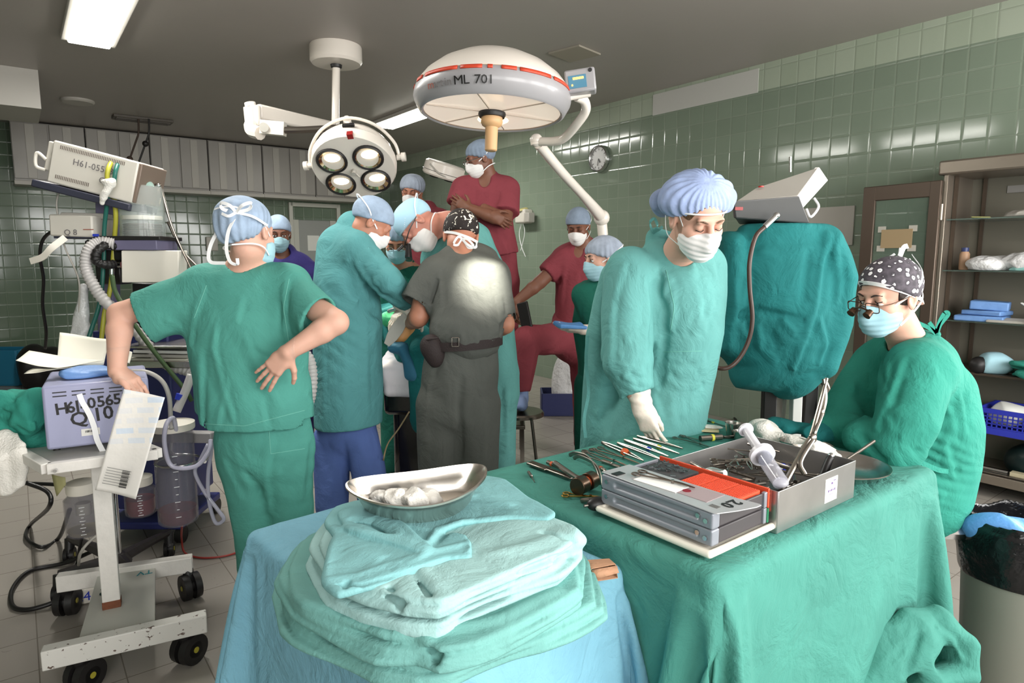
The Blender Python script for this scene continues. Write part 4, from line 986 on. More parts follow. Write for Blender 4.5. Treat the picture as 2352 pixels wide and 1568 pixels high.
# --- onlooker with one foot up on a stool
Y0 = 4.7
p = person('person in maroon scrubs leaning back, one knee raised, holding a dark tablet', (P(1300, 700, Y0).x, Y0 + .1))
B = F(); hd = Head(P(1328, 520, 4.70), (-.30, -.88, -.42), (-.1, -.3, 1)); nb = P(1345, 565, 4.76)
hd.add(B, neck=nb); hd.face_bits(p)
sh, el, wr = P(1290, 600, 4.74), P(1240, 648, 4.70), P(1186, 693, 4.66)
arm(B, sh, el, wr, (.055, .048, .033)); hand(B, wr, P(1182, 735, 4.62) - wr, (.6, .4, 0), 1, curl=(.4, .5, .4))
B.chain([Sx(1330, 590, 4.78, 48, .09), Sx(1325, 750, 4.80, 42, .1)], (1, 0, 0), .04)
hb = (np.array(wr) - .10, np.array(wr) + .10); hb[0][2] -= .09
sdf('body', [(B, .011, None, [hd.box(.12), sh_(hb, .015)]), (B, .0055, hd.box(.13)), (B, .005, hb)], SKIN_D, p)
T = F()
T.chain([Sx(1345, 565, 4.80, 24, .09), Sx(1338, 590, 4.80, 60, .12), Sx(1325, 660, 4.80, 50, .13), Sx(1320, 745, 4.80, 48, .14)], (1, 0, 0), .03, flat=(False, True))
T.chain([(P(1292, 598, 4.76), .095, .09), (P(1256, 630, 4.72), .075, .08)], (1, 0, 0), .04, flat=(False, True)); T.chain([Sx(1395, 600, 4.8, 22, .08), Sx(1400, 680, 4.8, 20, .07)], (1, 0, 0), .04)
T.folds([((1300, 590), (1290, 700), .008), ((1330, 620), (1320, 740), .007), ((1290, 610), (1282, 650), -.008)], (4.5, 4.95), .022); T.ell(P(1330, 572, 4.66), (.04, .06, .06), None, .01, 's'); T.crumple(.005, 15, 34)
sdf('scrub_top', (T, .009), MAROON, p, it=2)
G = F()
kn, an = P(1208, 782, 4.45), P(1196, 895, 4.45)
G.chain([(P(1322, 740, 4.80), .17, .14), (P(1320, 790, 4.80), .17, .15)], (1, 0, 0), .03)
G.chain([(P(1300, 775, 4.76), .12, .12), (kn, .095, .10), (kn + V(.0, 0, -.05), .10, .10), (an, .075, .075)], (1, 0, .2), .04, flat=(False, True))
x_ = P(1345, 800, 4.8).x; G.chain([(P(1340, 790, 4.8), .11, .12), ((x_, 4.8, .5), .095, .1), ((x_, 4.8, .09), .08, .085)], (1, 0, 0), .03, flat=(False, True))
G.folds([((1290, 745), (1220, 790), .008), ((1300, 760), (1240, 850), .009), ((1230, 800), (1215, 880), .008), ((1280, 790), (1220, 830), .008), ((1250, 760), (1200, 800), .007)], (4.2, 4.95), .022)
G.crumple(.005, 14, 3, (1, 1, .3)); sdf('scrub_trousers', (G, .01), MAROON, p, it=2)
Q = F(); f_ = P(1196, 915, 4.44); Q.ell(f_ + V(0, -.05, -.02), (.05, .13, .05), None, .02); Q.cap(an, f_, .055, .05, .03); Q.disp(lambda X, Y, Z: .004 * noise(X, Y, Z, 50, 34)); sdf('shoe_cover', (Q, .008), CLOG, p)
Q = F(); Q.ell((x_, 4.72, .05), (.05, .13, .05), None, .02); Q.cut((x_, 4.7, .003), (0, 0, -1)); sdf('shoe_cover', (Q, .008), CLOG, p)
hd.cap(p, CAPG, 'tie', .005, 5, 1.06); hd.band(p); hd.mask(p, MASKW, .005)
tb = MB(); M_ = frame(P(1205, 760, 4.56) - P(1192, 695, 4.60), (-.5, -.7, .2)); tb.add(*[(lambda q: (q.v, q.f))(MB().box((0, 0, 0), (.085, .24, .02)))][0], M_, P(1207, 733, 4.50))
single(tb, 'tablet_computer', black_pl, 'dark flat tablet held against the raised maroon knee', 'tablet', bevel=.006)
fs = thing('foot_stool', 'small steel foot stool under the raised foot of the leaning person', 'stool', (f_.x, f_.y - .05, 0))
fz = f_.z - .075
MB().lathe([(0, fz), (.15, fz), (.16, fz - .012), (.16, fz - .03), (0, fz - .03)], n=28).build('seat', steel_dk, fs)
for a in range(4):
    a_ = PI / 4 + a * PI / 2; MB().cyl((.10 * math.cos(a_), .10 * math.sin(a_), fz - .03), (.17 * math.cos(a_), .17 * math.sin(a_), 0), .011).build('leg', steel_dk, fs)

# --- nurse in dark green handing over a blue packet
Y0 = 3.9
p = person('person in dark green scrubs and pale blue mask holding out a blue packet', (P(1380, 800, Y0).x, Y0 + .05))
B = F(); hd = Head(P(1382, 596, 3.88), (-.90, -.38, -.12), (-.05, 0, 1)); nb = P(1402, 650, 3.92)
hd.add(B, neck=nb, neckr=.05); hd.face_bits(p, open_=True)
B.chain([Sx(1375, 690, 3.95, 45, .09), Sx(1378, 840, 3.95, 38, .09)], (1, 0, 0), .04)
wr = P(1347, 757, 3.72); arm(B, P(1345, 680, 3.86), P(1378, 765, 3.78), wr, (.046, .042, .027))
sdf('body', [(B, .01, None, [hd.box(.12)]), (B, .0045, hd.box(.13))], SKIN_L, p)
Hn = F(); hand(Hn, P(1340, 757, 3.72), (-1, 0, .02), (0, .35, 1), -1, curl=(.25, .3, .2)); Hn.cap(P(1352, 757, 3.73), P(1338, 757, 3.72), .031, .03, .01)
sdf('glove', (Hn, .004), GLOVE, p)
T = F()
T.chain([Sx(1400, 650, 3.95, 22, .07), Sx(1385, 672, 3.95, 55, .10), Sx(1372, 740, 3.95, 56, .13), Sx(1378, 830, 3.95, 52, .12), Sx(1380, 870, 3.95, 54, .13)], (1, 0, 0), .03, flat=(False, True))
T.chain([(P(1345, 678, 3.88), .08, .08), (P(1372, 745, 3.80), .075, .075)], (1, 0, 0), .04, flat=(False, True))
T.folds([((1350, 680), (1340, 760), .007), ((1395, 680), (1380, 720), -.008), ((1360, 790), (1355, 860), .006), ((1330, 700), (1345, 800), .007)], (3.6, 4.1), .02); T.ell(P(1380, 660, 3.82), (.035, .06, .05), None, .01, 's'); T.crumple(.005, 15, 44)
sdf('scrub_top', (T, .008), DKGREEN, p, it=2)
G = F(); x_ = P(1380, 900, 3.95).x; G.chain([Sx(1380, 850, 3.95, 48, .11), Sx(1380, 900, 3.95, 52, .12)], (1, 0, 0), .03)
legs(G, [(x_ - .07, 3.95, .72), (x_ + .08, 3.95, .72)], [(x_ - .08, 3.94, .45), (x_ + .08, 3.95, .45)], [(x_ - .08, 3.95, .1), (x_ + .08, 3.95, .1)], (.09, .08, .07)); G.crumple(.005, 14, 3, (1, 1, .3)); sdf('scrub_trousers', (G, .01), DKGREEN, p, it=2)
shoes(p, [(x_ - .08, 3.95, .08), (x_ + .08, 3.95, .08)], (-1, -.4, 0), CLOG)
hd.cap(p, CAPL, 'bouffant', .0045, 25, 1.03); hd.mask(p, MASKB, .004)
mb = MB(p.location); mb.ribbon([hd.L(-.06, .03, -.085), hd.L(-.072, -.02, -.058), hd.L(-.06, -.07, -.05)], .009, .0012, hd.D(0, .3, 1)); mb.build('mask_ties', RIB, p)
PKB = mat('sky_blue_wrap', (96, 152, 214), .5, bump=.5, bscale=30, var=.1)
Q = F(); Q.box(P(1310, 752, 3.70) + V(0, 0, .012), (.085, .06, .013), rot(.1, .08, .3), .008); Q.disp(lambda X, Y, Z: .006 * noise(X, Y, Z, 60, 4))
o = sdf('blue_packet', (Q, .004), PKB); tag(o, 'open sky blue packet on the gloved palm of the dark green nurse', 'packet'); recenter(o, P(1310, 760, 3.70))
# --- scrub nurse reaching over the instrument table
Y0 = 2.45
p = person('person in blue-green gown and lilac-blue bouffant cap reaching a gloved hand to the instruments', (P(1540, 900, Y0).x, Y0))
B = F(); hd = Head(P(1601, 500, 2.22), (.20, -.80, -.46), (.02, -.45, .9), 1.06); nb = P(1556, 592, 2.36)
hd.add(B, neck=nb, neckr=.054)
sh, el, wr = P(1445, 632, 2.38), P(1432, 835, 2.30), P(1470, 925, 2.235)
arm(B, sh, el, wr, (.052, .045, .03)); arm(B, P(1625, 625, 2.45), P(1615, 740, 2.50), P(1570, 800, 2.50), (.04, .035, .03))
B.chain([Sx(1555, 620, 2.42, 95, .08), Sx(1560, 760, 2.42, 70, .10), Sx(1530, 980, 2.46, 75, .1)], (1, 0, 0), .04)
sdf('body', [(B, .009, None, [hd.box(.135)]), (B, .0026, hd.box(.15))], SKIN_L, p)
hd.face_bits(p, brow=HAIRB)
Hn = F(); e1 = P(1492, 985, 2.225) - wr
hand(Hn, P(1474, 935, 2.232), e1, (.5, .75, .1), -1, curls=[(.25, .3, .2), (.2, .3, .2), (.3, .35, .25), (.35, .4, .3)], spread=.03, s=.93, tspread=.25)
Hn.chain([(P(1466, 893, 2.25), .041, .040), (P(1473, 925, 2.235), .037, .034), (P(1477, 945, 2.23), .033, .026)], (1, 0, 0), .02, flat=(True, False))
Hn.disp(lambda X, Y, Z: .0016 * np.sin(Z * 210 + 2 * noise(X, Y, Z, 20, 3)) * np.clip((Z - .97) * 30, 0, 1) + .0008 * noise(X, Y, Z, 90, 2))
sdf('glove', (Hn, .0026), GLOVE, p)
T = F()
T.chain([(P(1550, 578, 2.38), .085, .075), (P(1553, 612, 2.41), .155, .115), (P(1560, 680, 2.41), .160, .165), (P(1566, 760, 2.41), .145, .165), (P(1555, 840, 2.43), .140, .165), (P(1520, 940, 2.46), .170, .185), (P(1500, 1010, 2.47), .200, .20), (P(1500, 1010, 2.47) + V(0, .0, -.35), .22, .20)], (1, 0, 0), .03, flat=(True, True))
T.chain([(P(1450, 628, 2.38), .095, .10), (P(1442, 720, 2.33), .092, .095), (P(1442, 830, 2.28), .088, .085), (P(1464, 900, 2.25), .058, .05)], (1, 0, 0), .018, flat=(False, True))
T.cap(P(1506, 545, 2.44), P(1548, 572, 2.42), .034, .05, .03)
T.chain([(P(1625, 610, 2.45), .065, .09), (P(1628, 760, 2.53), .055, .07)], (1, 0, 0), .05)
T.chain([(P(1420, 640, 2.52), .07, .10), (P(1385, 780, 2.56), .07, .09), (P(1372, 980, 2.58), .065, .09), (P(1372, 980, 2.58) + V(0, 0, -.3), .07, .09)], (1, 0, 0), .05)
T.folds([((1490, 580), (1508, 640), (1520, 720), (1515, 800), .010), ((1440, 600), (1420, 660), (1400, 760), .008), ((1480, 620), (1490, 720), (1480, 800), .009), ((1500, 600), (1540, 640), (1520, 690), .009), ((1545, 640), (1548, 720), (1540, 765), .006), ((1430, 860), (1450, 870), (1480, 850), .010), ((1470, 790), (1440, 850), (1460, 890), .008), ((1490, 800), (1500, 860), (1510, 900), .009), ((1515, 765), (1590, 765), -.006), ((1590, 590), (1600, 640), .005), ((1635, 600), (1650, 680), .006), ((1520, 830), (1560, 850), (1600, 855), .009), ((1530, 860), (1570, 890), (1610, 880), .009), ((1525, 815), (1570, 830), (1620, 815), .007), ((1385, 800), (1375, 960), .008), ((1410, 700), (1405, 850), .008), ((1508, 640), (1522, 720), (1524, 800), (1512, 890), -.016), ((1430, 780), (1480, 760), .009), ((1420, 820), (1480, 800), (1505, 770), .009), ((1500, 905), (1520, 960), .008), ((1580, 620), (1610, 700), (1600, 780), .006), ((1545, 900), (1550, 980), .008), ((1430, 900), (1450, 1000), .007), ((1400, 880), (1400, 1000), -.01), ((1560, 900), (1570, 960), .006), ((1600, 700), (1620, 760), .006), ((1640, 690), (1610, 760), .006)], (2.0, 2.7), .018, .008)
T.wrinkle(P(1465, 880, 2.2), .08, (.2, 0, 1), .03, .003, 2); T.crumple(.0035, 12, 71, (1, 1, .45), .0016)
T.cap(P(1585, 520, 2.28), P(1560, 596, 2.36), .066, .058, .01, 's')
sdf('surgical_gown', (T, .0055), GOWN2, p, it=2)
mb = MB(p.location)
C_ = P(1556, 590, 2.36)
mb = MB(p.location)
mb.ribbon([P(1350, 770, 2.42), P(1346, 830, 2.42), P(1352, 900, 2.42), P(1342, 960, 2.42), P(1345, 1005, 2.42)], .012, .002, (1, 0, .1)); mb.build('gown_tie', GOWN2, p); mb = MB(p.location); mb.ribbon([P(1500, 535, 2.40), P(1493, 512, 2.39), P(1503, 502, 2.39), P(1510, 520, 2.39), P(1500, 535, 2.40)], .01, .002, (0, 0, 1)); mb.ribbon([P(1500, 535, 2.40), P(1512, 528, 2.38), P(1522, 520, 2.38)], .01, .002, (0, 0, 1))
mb.build('gown_tie', GOWN2, p)
G = F(); x_ = P(1540, 980, 2.5).x; legs(G, [(x_ - .09, 2.5, .7), (x_ + .09, 2.5, .7)], [(x_ - .1, 2.5, .42), (x_ + .1, 2.5, .42)], [(x_ - .1, 2.5, .1), (x_ + .1, 2.5, .1)]); sdf('scrub_trousers', (G, .015), DKGREEN, p)
shoes(p, [(x_ - .1, 2.5, .08), (x_ + .1, 2.5, .08)], (0, -1, 0), CLOG)
CAPV = gauze_mat('lilac_blue_bouffant_gauze', (148, 164, 200))
L = hd.L; C = F(); M = hd.M
C.ell(L(0, -.03, .062), (.112, .112, .082), M); C.ell(L(.080, -.03, .05), (.04, .06, .05), M, .04); C.ell(L(-.085, -.03, .05), (.04, .06, .05), M, .04); C.ell(P(1527, 462, 2.36), (.055, .06, .055), None, .03)
C.cut(L(0, .085, .052), hd.D(0, .5, -.87), .014)
cc_ = np.array(hd.c); A_ = np.array(M)
def _fn(X, Y, Z):
    x, y, z = X - cc_[0], Y - cc_[1], Z - cc_[2]; a = x * A_[0, 0] + y * A_[1, 0] + z * A_[2, 0]; b = x * A_[0, 1] + y * A_[1, 1] + z * A_[2, 1] - .02
    th = np.arctan2(a, b); r_ = np.sqrt(a * a + b * b)
    return .0028 * np.clip(r_ / .09, 0, 1) * np.sin(th * 23 + 4.5 * noise(X, Y, Z, 22, 1)) + .005 * np.abs(noise(X, Y, Z, 38, 3))
C.disp(_fn); sdf('bouffant_cap', (C, .0035), CAPV, p)
mb = MB(p.location); pts = [L(.083 * math.sin(a), -.012 + .101 * math.cos(a), .054 - (.089 - (-.012 + .101 * math.cos(a))) * .3) for a in np.linspace(-1.75, 1.75, 20)]
mb.tube(pts, .003, 6, 2).build('cap_elastic', RIB, p)
H_ = F(); H_.ell(L(0, -.008, .036), (.0785, .097, .082), M); H_.cut(L(0, .06, .02), hd.D(0, .85, -.3), .01); H_.cut(L(0, 0, -.005), hd.D(0, -.2, -1), .01)
sdf('hair', (H_, .004), HAIRB, p)
hd.mask(p, MASKW, .003, pleat=.0022, strap=False)
mb = MB(p.location)
for sx in (-1, 1):
    mb.ribbon([L(sx * .064, .038, -.006), L(sx * .078, .02, .03), L(sx * .086, .0, .055)], .005, .0012, hd.D(0, 1, .4))
    mb.ribbon([L(sx * .062, .028, -.075), L(sx * .080, -.02, -.062), L(sx * .084, -.045, -.02), L(sx * .086, -.05, .03)], .005, .0012, hd.D(0, 1, .4))
mb.build('mask_ties', RIB, p)
mb = MB(p.location); mb.ball(L(-.088, -.004, -.038), .0045); mb.build('earring', chrome, p)

# --- seated nurse, flowered cap and glasses
Y0 = 2.25
p = person('person seated in bright green gown, dark flowered cap, glasses and pale blue mask', (P(2110, 1000, Y0).x, Y0))
B = F(); hd = Head(P(2040, 682, 2.16), (-.90, -.38, -.24), (-.10, -.1, 1), 1.0); nb = P(2085, 786, 2.22)
hd.add(B, neck=nb, neckr=.054); hd.face_bits(p, open_=True)
B.chain([(P(2095, 830, 2.25), .08, .15), (P(2105, 980, 2.25), .09, .12), (P(2105, 1090, 2.25), .1, .14)], (1, 0, 0), .04)
arm(B, P(2105, 850, 2.08), P(2070, 1010, 2.0), P(1990, 1010, 2.12))
sdf('body', [(B, .009, None, [hd.box(.135)]), (B, .0028, hd.box(.15))], SKIN_L, p)
T = F()
T.chain([(P(2083, 790, 2.22), .075, .08), (P(2093, 830, 2.25), .115, .19), (P(2108, 900, 2.26), .155, .20), (P(2120, 980, 2.26), .168, .19), (P(2118, 1050, 2.25), .160, .19), (P(2105, 1110, 2.25), .150, .20), (P(2098, 1150, 2.24), .130, .19)], (1, 0, 0), .03, flat=(True, False))
T.chain([(P(2110, 850, 2.09), .10, .095), (P(2085, 960, 2.02), .095, .09), (P(2055, 1025, 2.02), .09, .08), (P(1985, 1005, 2.10), .07, .065)], (1, 0, 0), .05)
T.chain([(P(2010, 850, 2.40), .09, .09), (P(1945, 935, 2.36), .08, .08), (P(1960, 1000, 2.24), .07, .07)], (1, 0, 0), .05)
T.chain([(P(2090, 1110, 2.2), .12, .12), (P(1960, 1130, 2.3), .10, .10), (P(1900, 1130, 2.4), .09, .09), (P(1900, 1250, 2.4), .08, .08)], (0, 1, 0), .05)
T.cap(P(1960, 995, 2.2), P(1890, 985, 2.28), .05, .045, .04)
T.folds([((2020, 800), (2025, 870), (2050, 930), .010), ((2045, 830), (2035, 900), .008), ((2110, 790), (2150, 860), (2190, 960), (2195, 1020), .006), ((2080, 820), (2050, 900), (2010, 990), .011), ((2060, 870), (2040, 940), .009), ((1960, 880), (1990, 960), .009), ((2130, 960), (2160, 1000), .009), ((2060, 1000), (2110, 985), (2190, 1000), .010), ((2050, 1040), (2120, 1035), (2200, 1060), .012), ((2080, 1060), (2150, 1070), (2200, 1080), .010), ((2060, 1080), (2140, 1105), .010), ((2170, 1010), (2190, 1100), .010), ((2100, 1100), (2170, 1140), .010), ((2000, 940), (2040, 960), (2060, 1000), .008), ((2200, 900), (2215, 1000), .006), ((2090, 1030), (2200, 1045), -.014), ((1970, 990), (2040, 1060), -.01)], (1.8, 2.6), .016)
T.wrinkle(P(2140, 1060, 2.08), .14, (.3, 0, 1), .035, .006, 2); T.crumple(.006, 14, 12)
T.cap(P(2060, 740, 2.19), P(2084, 796, 2.22), .058, .060, .006, 's')
sdf('surgical_gown', (T, .0055), GOWN3, p, it=2)
mb = MB(p.location)
q = lambda u, v, Y=2.17: P(u, v, Y)
for a in ([(2152, 765), (2160, 745), (2178, 722), (2170, 718), (2158, 738), (2150, 762)], [(2152, 765), (2140, 748), (2134, 740)], [(2150, 766), (2132, 752), (2110, 742)]): mb.ribbon([q(*z) for z in a], .013, .002, (.3, 0, .3))
mb.ball(q(2152, 768, 2.18), .012); mb.build('gown_tie', GOWN3, p); mb = MB(p.location); mb.ribbon([q(2050, 1040, 1.99), q(2110, 1060, 2.0), q(2160, 1080, 2.04), q(2205, 1082, 2.1)], .016, .003, (0, 0, 1))
mb.build('gown_tie', GOWN3, p)
FLW = mat('flower_print_cotton', (58, 54, 60), .8); nt = FLW.node_tree; N = nt.nodes; tcn = N.new('ShaderNodeTexCoord')
vo = N.new('ShaderNodeTexVoronoi'); vo.inputs['Scale'].default_value = 46; vo.inputs['Randomness'].default_value = .55; nt.links.new(tcn.outputs['Object'], vo.inputs['Vector'])
nz = N.new('ShaderNodeTexNoise'); nz.inputs['Scale'].default_value = 160; nt.links.new(tcn.outputs['Object'], nz.inputs['Vector'])
ad = N.new('ShaderNodeMath'); ad.operation = 'MULTIPLY_ADD'; ad.inputs[1].default_value = .32; nt.links.new(nz.outputs['Fac'], ad.inputs[0]); nt.links.new(vo.outputs['Distance'], ad.inputs[2])
cr = N.new('ShaderNodeValToRGB'); e = cr.color_ramp.elements; e[0].position = 0; e[0].color = lin((50, 46, 52)); e[1].position = .23; e[1].color = lin((238, 236, 238))
for pos, c in ((.20, (50, 46, 52)), (.47, (240, 238, 240)), (.50, (60, 56, 62)), (1, (92, 86, 94))): x = e.new(pos); x.color = lin(c)
nt.links.new(ad.outputs[0], cr.inputs[0]); nt.links.new(cr.outputs[0], N['Principled BSDF'].inputs['Base Color'])
hd.tilt = .16; hd.cap(p, FLW, 'tie', .0035, 16, 1.07); hd.band(p, w_=.014)
L = hd.L; H_ = F(); H_.ell(L(0, -.012, .02), (.0785, .096, .075), hd.M); H_.cut(L(0, .035, 0), hd.D(0, 1, -.1), .01); H_.cut(L(0, 0, -.025), hd.D(0, .3, -1), .01)
sdf('hair', (H_, .004), HAIR, p); hd.mask(p, MASKB, .003, pleat=.0022, strap=False)
mb = MB(p.location)
for sx in (-1, 1):
    mb.ribbon([L(sx * .062, .03, -.08), L(sx * .074, 0, -.055), L(sx * .072, -.06, -.02), L(sx * .04, -.105, .0), L(0, -.11, 0)], .008, .0015, hd.D(0, .3, 1))
    mb.ribbon([L(sx * .06, .05, -.01), L(sx * .086, -.02, .03), L(sx * .085, -.05, .08), L(sx * .03, -.08, .125)], .008, .0015, hd.D(0, .5, 1))
mb.build('mask_ties', RIB, p)
mb = MB(p.location)
for c, d in (((.02, -.09, .115), (.02, -.13, .14)), ((.02, -.09, .115), (.05, -.14, .12)), ((.0, -.11, .08), (.03, -.16, .075)), ((.03, -.115, .0), (.07, -.15, .01)), ((.03, -.115, .0), (.06, -.13, -.05)), ((.03, -.115, .0), (.02, -.15, -.035)), ((.03, -.115, 0), (.045, -.13, -.075))):
    m_ = [(a + b) / 2 + (.012 if i == 2 else 0) for i, (a, b) in enumerate(zip(c, d))]; MB(p.location).ribbon([L(*c), L(*m_), L(*d)], .016, .002, hd.D(.4, .3, 1)).build('cap_tie', RIB, p)
mb = MB(p.location)
for sx in (-1, 1):
    mb.tube([L(sx * .033 + .024 * max(-1, min(1, 1.25 * math.cos(a))), .118 - abs(math.cos(a)) * .002, -.002 + .015 * max(-1, min(1, 1.25 * math.sin(a)))) for a in np.linspace(0, 2 * PI, 25)], .0016, 6, 2)
    mb.tube([L(sx * .057, .116, .006), L(sx * .072, .07, .006), L(sx * .082, -.005, .012)], .0018, 6)
mb.tube([L(-.01, .119, .0), L(0, .122, .004), L(.01, .119, .0)], .0016, 6)
sp_ = mb.build('spectacles', mat('bronze_frame', (84, 60, 44), .3, metal=.6), p)
mb = MB(p.location)
for sx in (-1, 1): mb.cyl(L(sx * .03, .120, -.012), L(sx * .029, .140, -.022), .010, .013, 12)
mb.tube([L(-.03, .128, -.008), L(0, .13, .0), L(.03, .128, -.008)], .003, 6); mb.build('loupe_lenses', mat('bronze_frame'), sp_)
st = thing('stool', 'round steel stool under the seated person in bright green', 'stool', (P(2110, 1180, 2.25).x + .03, 2.25, 0))
MB().lathe([(0, .60), (.165, .60), (.18, .585), (.175, .565), (.0, .56)]).build('seat', chrome, st)
MB().cyl((0, 0, .1), (0, 0, .56), .022).build('post', chrome, st)
for a in range(5):
    a_ = a * 2 * PI / 5; MB().bar((0, 0, .11), (.21 * math.cos(a_), .21 * math.sin(a_), .07), .03, .02).build('leg', chrome, st); MB().cyl((.20 * math.cos(a_) - .012, .20 * math.sin(a_), .028), (.20 * math.cos(a_) + .012, .20 * math.sin(a_), .028), .028).build('caster', black_pl, st)
# ---------------------------------------------------------------- things on the ceiling and walls
def room_hit(u, v, a=None, b=None):
    d = P(u, v, 1.0) - Vector((0, 0, CAMH)); N_, k_ = (AX, a) if a is not None else (BX, b)
    t = (k_ + CORNER.dot(N_)) / d.dot(N_); return Vector((0, 0, CAMH)) + d * t
def room_ab(p): return (p - CORNER).dot(AX), (p - CORNER).dot(BX)
WMAT = rot(0, 0, ROOMROT)
grey_lam = mat('grey_laminate', (150, 146, 140), .35, var=.03)
grey_lam2 = mat('pale_grey_trim', (172, 168, 160), .4)
# wall cupboards under the ceiling of the far wall
edges = [room_ab(room_hit(u, 440, a=.3))[1] for u in (35, 205, 350, 482, 605, 725, 850)]
labs = ['grey wall cupboard at the outer end above the tilted monitor', 'grey wall cupboard behind the hanging ceiling cords', 'grey wall cupboard above the nurse with the tied blue cap, first of two', 'grey wall cupboard beside the arm of the four-bulb lamp', 'grey wall cupboard above the far door', 'grey wall cupboard behind the four-bulb surgical lamp']
for i in range(6):
    b1, b0 = edges[i], edges[i + 1]; wd = b1 - b0; c = RM(.15, (b0 + b1) / 2, 2.41)
    t = thing('wall_cupboard', labs[i], 'cupboard', c, 'cupboards along the far wall', rz=ROOMROT)
    MB().box((0, 0, .35), (.30, wd - .012, .70)).build('carcass', grey_lam, t)
    MB().box((.03, 0, -.02), (.34, wd, .05)).build('bottom_rail', grey_lam2, t, bevel=.004)
    for s_ in (-1, 1):
        MB().box((.162, s_ * wd / 4, .36), (.02, wd / 2 - .02, .66)).build('door', grey_lam, t, bevel=.004)
        MB().box((.175, s_ * wd / 4, .36), (.012, .09, .64)).build('door_stile', grey_lam2, t, bevel=.003)
# duct box at the far left under the ceiling
q = P(95, 250, 6.0); mb = MB(); zb, zt = P(95, 250, 6.0).z, CEIL - .001
o = mb.box((0, 0, 0), (.8, 3.0, zt - zb)).build('trim_2', grey_lam2); o.rotation_euler = (0, 0, ROOMROT); o.location = Vector((q.x, q.y, (zt + zb) / 2)) + BX * 1.5 - AX * .4; struct(o)
# far door
d0, d1 = LEFT_B - 1.72, LEFT_B - .95
b_hi, b_lo = 1.72, .95
dm = mat('pale_door_frame', (190, 190, 180), .4); dgl = mat('frosted_door_pane', (148, 150, 146), .3)
mb = MB()
for b in (b_hi, b_lo): mb.box((0, 0, 0), (.10, .06, 2.3), WMAT, RM(0, b, 1.15)) if False else mb.add(*(lambda q: (q.v, q.f))(MB().box((0, 0, 0), (.10, .06, 2.34), WMAT)), None, RM(.0, b, 1.17))
mb.add(*(lambda q: (q.v, q.f))(MB().box((0, 0, 0), (.10, b_hi - b_lo, .06), WMAT)), None, RM(0, (b_hi + b_lo) / 2, 2.31))
df = mb.build('door_1', dm, bevel=.004); struct(df)
mb = MB()
for (bb, zz, sb, sz_) in ((b_hi - .08, 1.05, .10, 2.08), (b_lo + .08, 1.05, .10, 2.08), ((b_hi + b_lo) / 2, 2.2, .7, .16), ((b_hi + b_lo) / 2, .5, .6, .9)):
    mb.add(*(lambda q: (q.v, q.f))(MB().box((0, 0, 0), (.05, sb, sz_), WMAT)), None, RM(-.03, bb, zz))
o = mb.build('door_leaf', dm, df, bevel=.003)
MB().add(*(lambda q: (q.v, q.f))(MB().box((0, 0, 0), (.012, .62, 1.3), WMAT)), None, RM(-.03, (b_hi + b_lo) / 2, 1.55)).build('pane', dgl, df)
pc = RM(.0, 1.36, 1.70); o = MB().add(*(lambda q: (q.v, q.f))(MB().box((0, 0, 0), (.004, .19, .24), WMAT)), None, (0, 0, 0)).build('paper_notice', mat('white_paper', (226, 226, 220), .8)); o.location = RM(-.02, 1.36, 1.72); tag(o, 'white paper notice taped to the far door pane', 'notice')
# ceiling plates
vm = mat('dark_ceiling_grille', (84, 78, 70), .5)
c = PZ(328, 272, CEIL); t = thing('ceiling_grille', 'dark rectangular grille in the ceiling with two hanging cords', 'ceiling grille', c, rz=ROOMROT)
MB().box((0, 0, -.015), (.22, .62, .03)).build('frame', vm, t, bevel=.004)
for i in range(7): MB().box((-.08 + i * .027, 0, -.034), (.008, .56, .012)).build('slat', vm, t)
for a, b, cc_ in (((318, 285), (298, 365), 'short brown cord hanging from the ceiling grille'), ((342, 285), (318, 375), 'longer black knotted cord hanging from the ceiling grille')):
    Y_ = 7.9; m0 = ((a[0] + b[0]) / 2 + 4, (a[1] + b[1]) / 2)
    mb = MB().tube([PZ(a[0], a[1] - 12, CEIL - .03), P(a[0], a[1] + 20, Y_), P(*m0, Y_), P(*b, Y_)], .011, 8); mb.ball(P(b[0] if 'short' in cc_ else m0[0], b[1] if 'short' in cc_ else m0[1], Y_), .035)
    single(mb, 'hanging_cord', mat('cord_brown', (66, 52, 44), .6) if 'short' in cc_ else black_pl, cc_, 'cord')
c = PZ(178, 230, CEIL); o = single(MB().lathe([(0, c.z - .03), (.14, c.z - .03), (.155, c.z - .015), (.155, c.z), (0, c.z)], (c.x, c.y, 0)), 'ceiling_disc', grey_lam2, 'flat round cover plate on the ceiling near the duct box', 'ceiling plate')
c = PZ(1320, 121, CEIL); o = MB().box((0, 0, -.008), (.30, .30, .014)).build('ceiling_patch', mat('patch_beige', (150, 144, 130), .6)); o.location = c; o.rotation_euler = (0, 0, ROOMROT + .2); tag(o, 'square beige patch panel on the ceiling beyond the large lamp', 'ceiling plate')
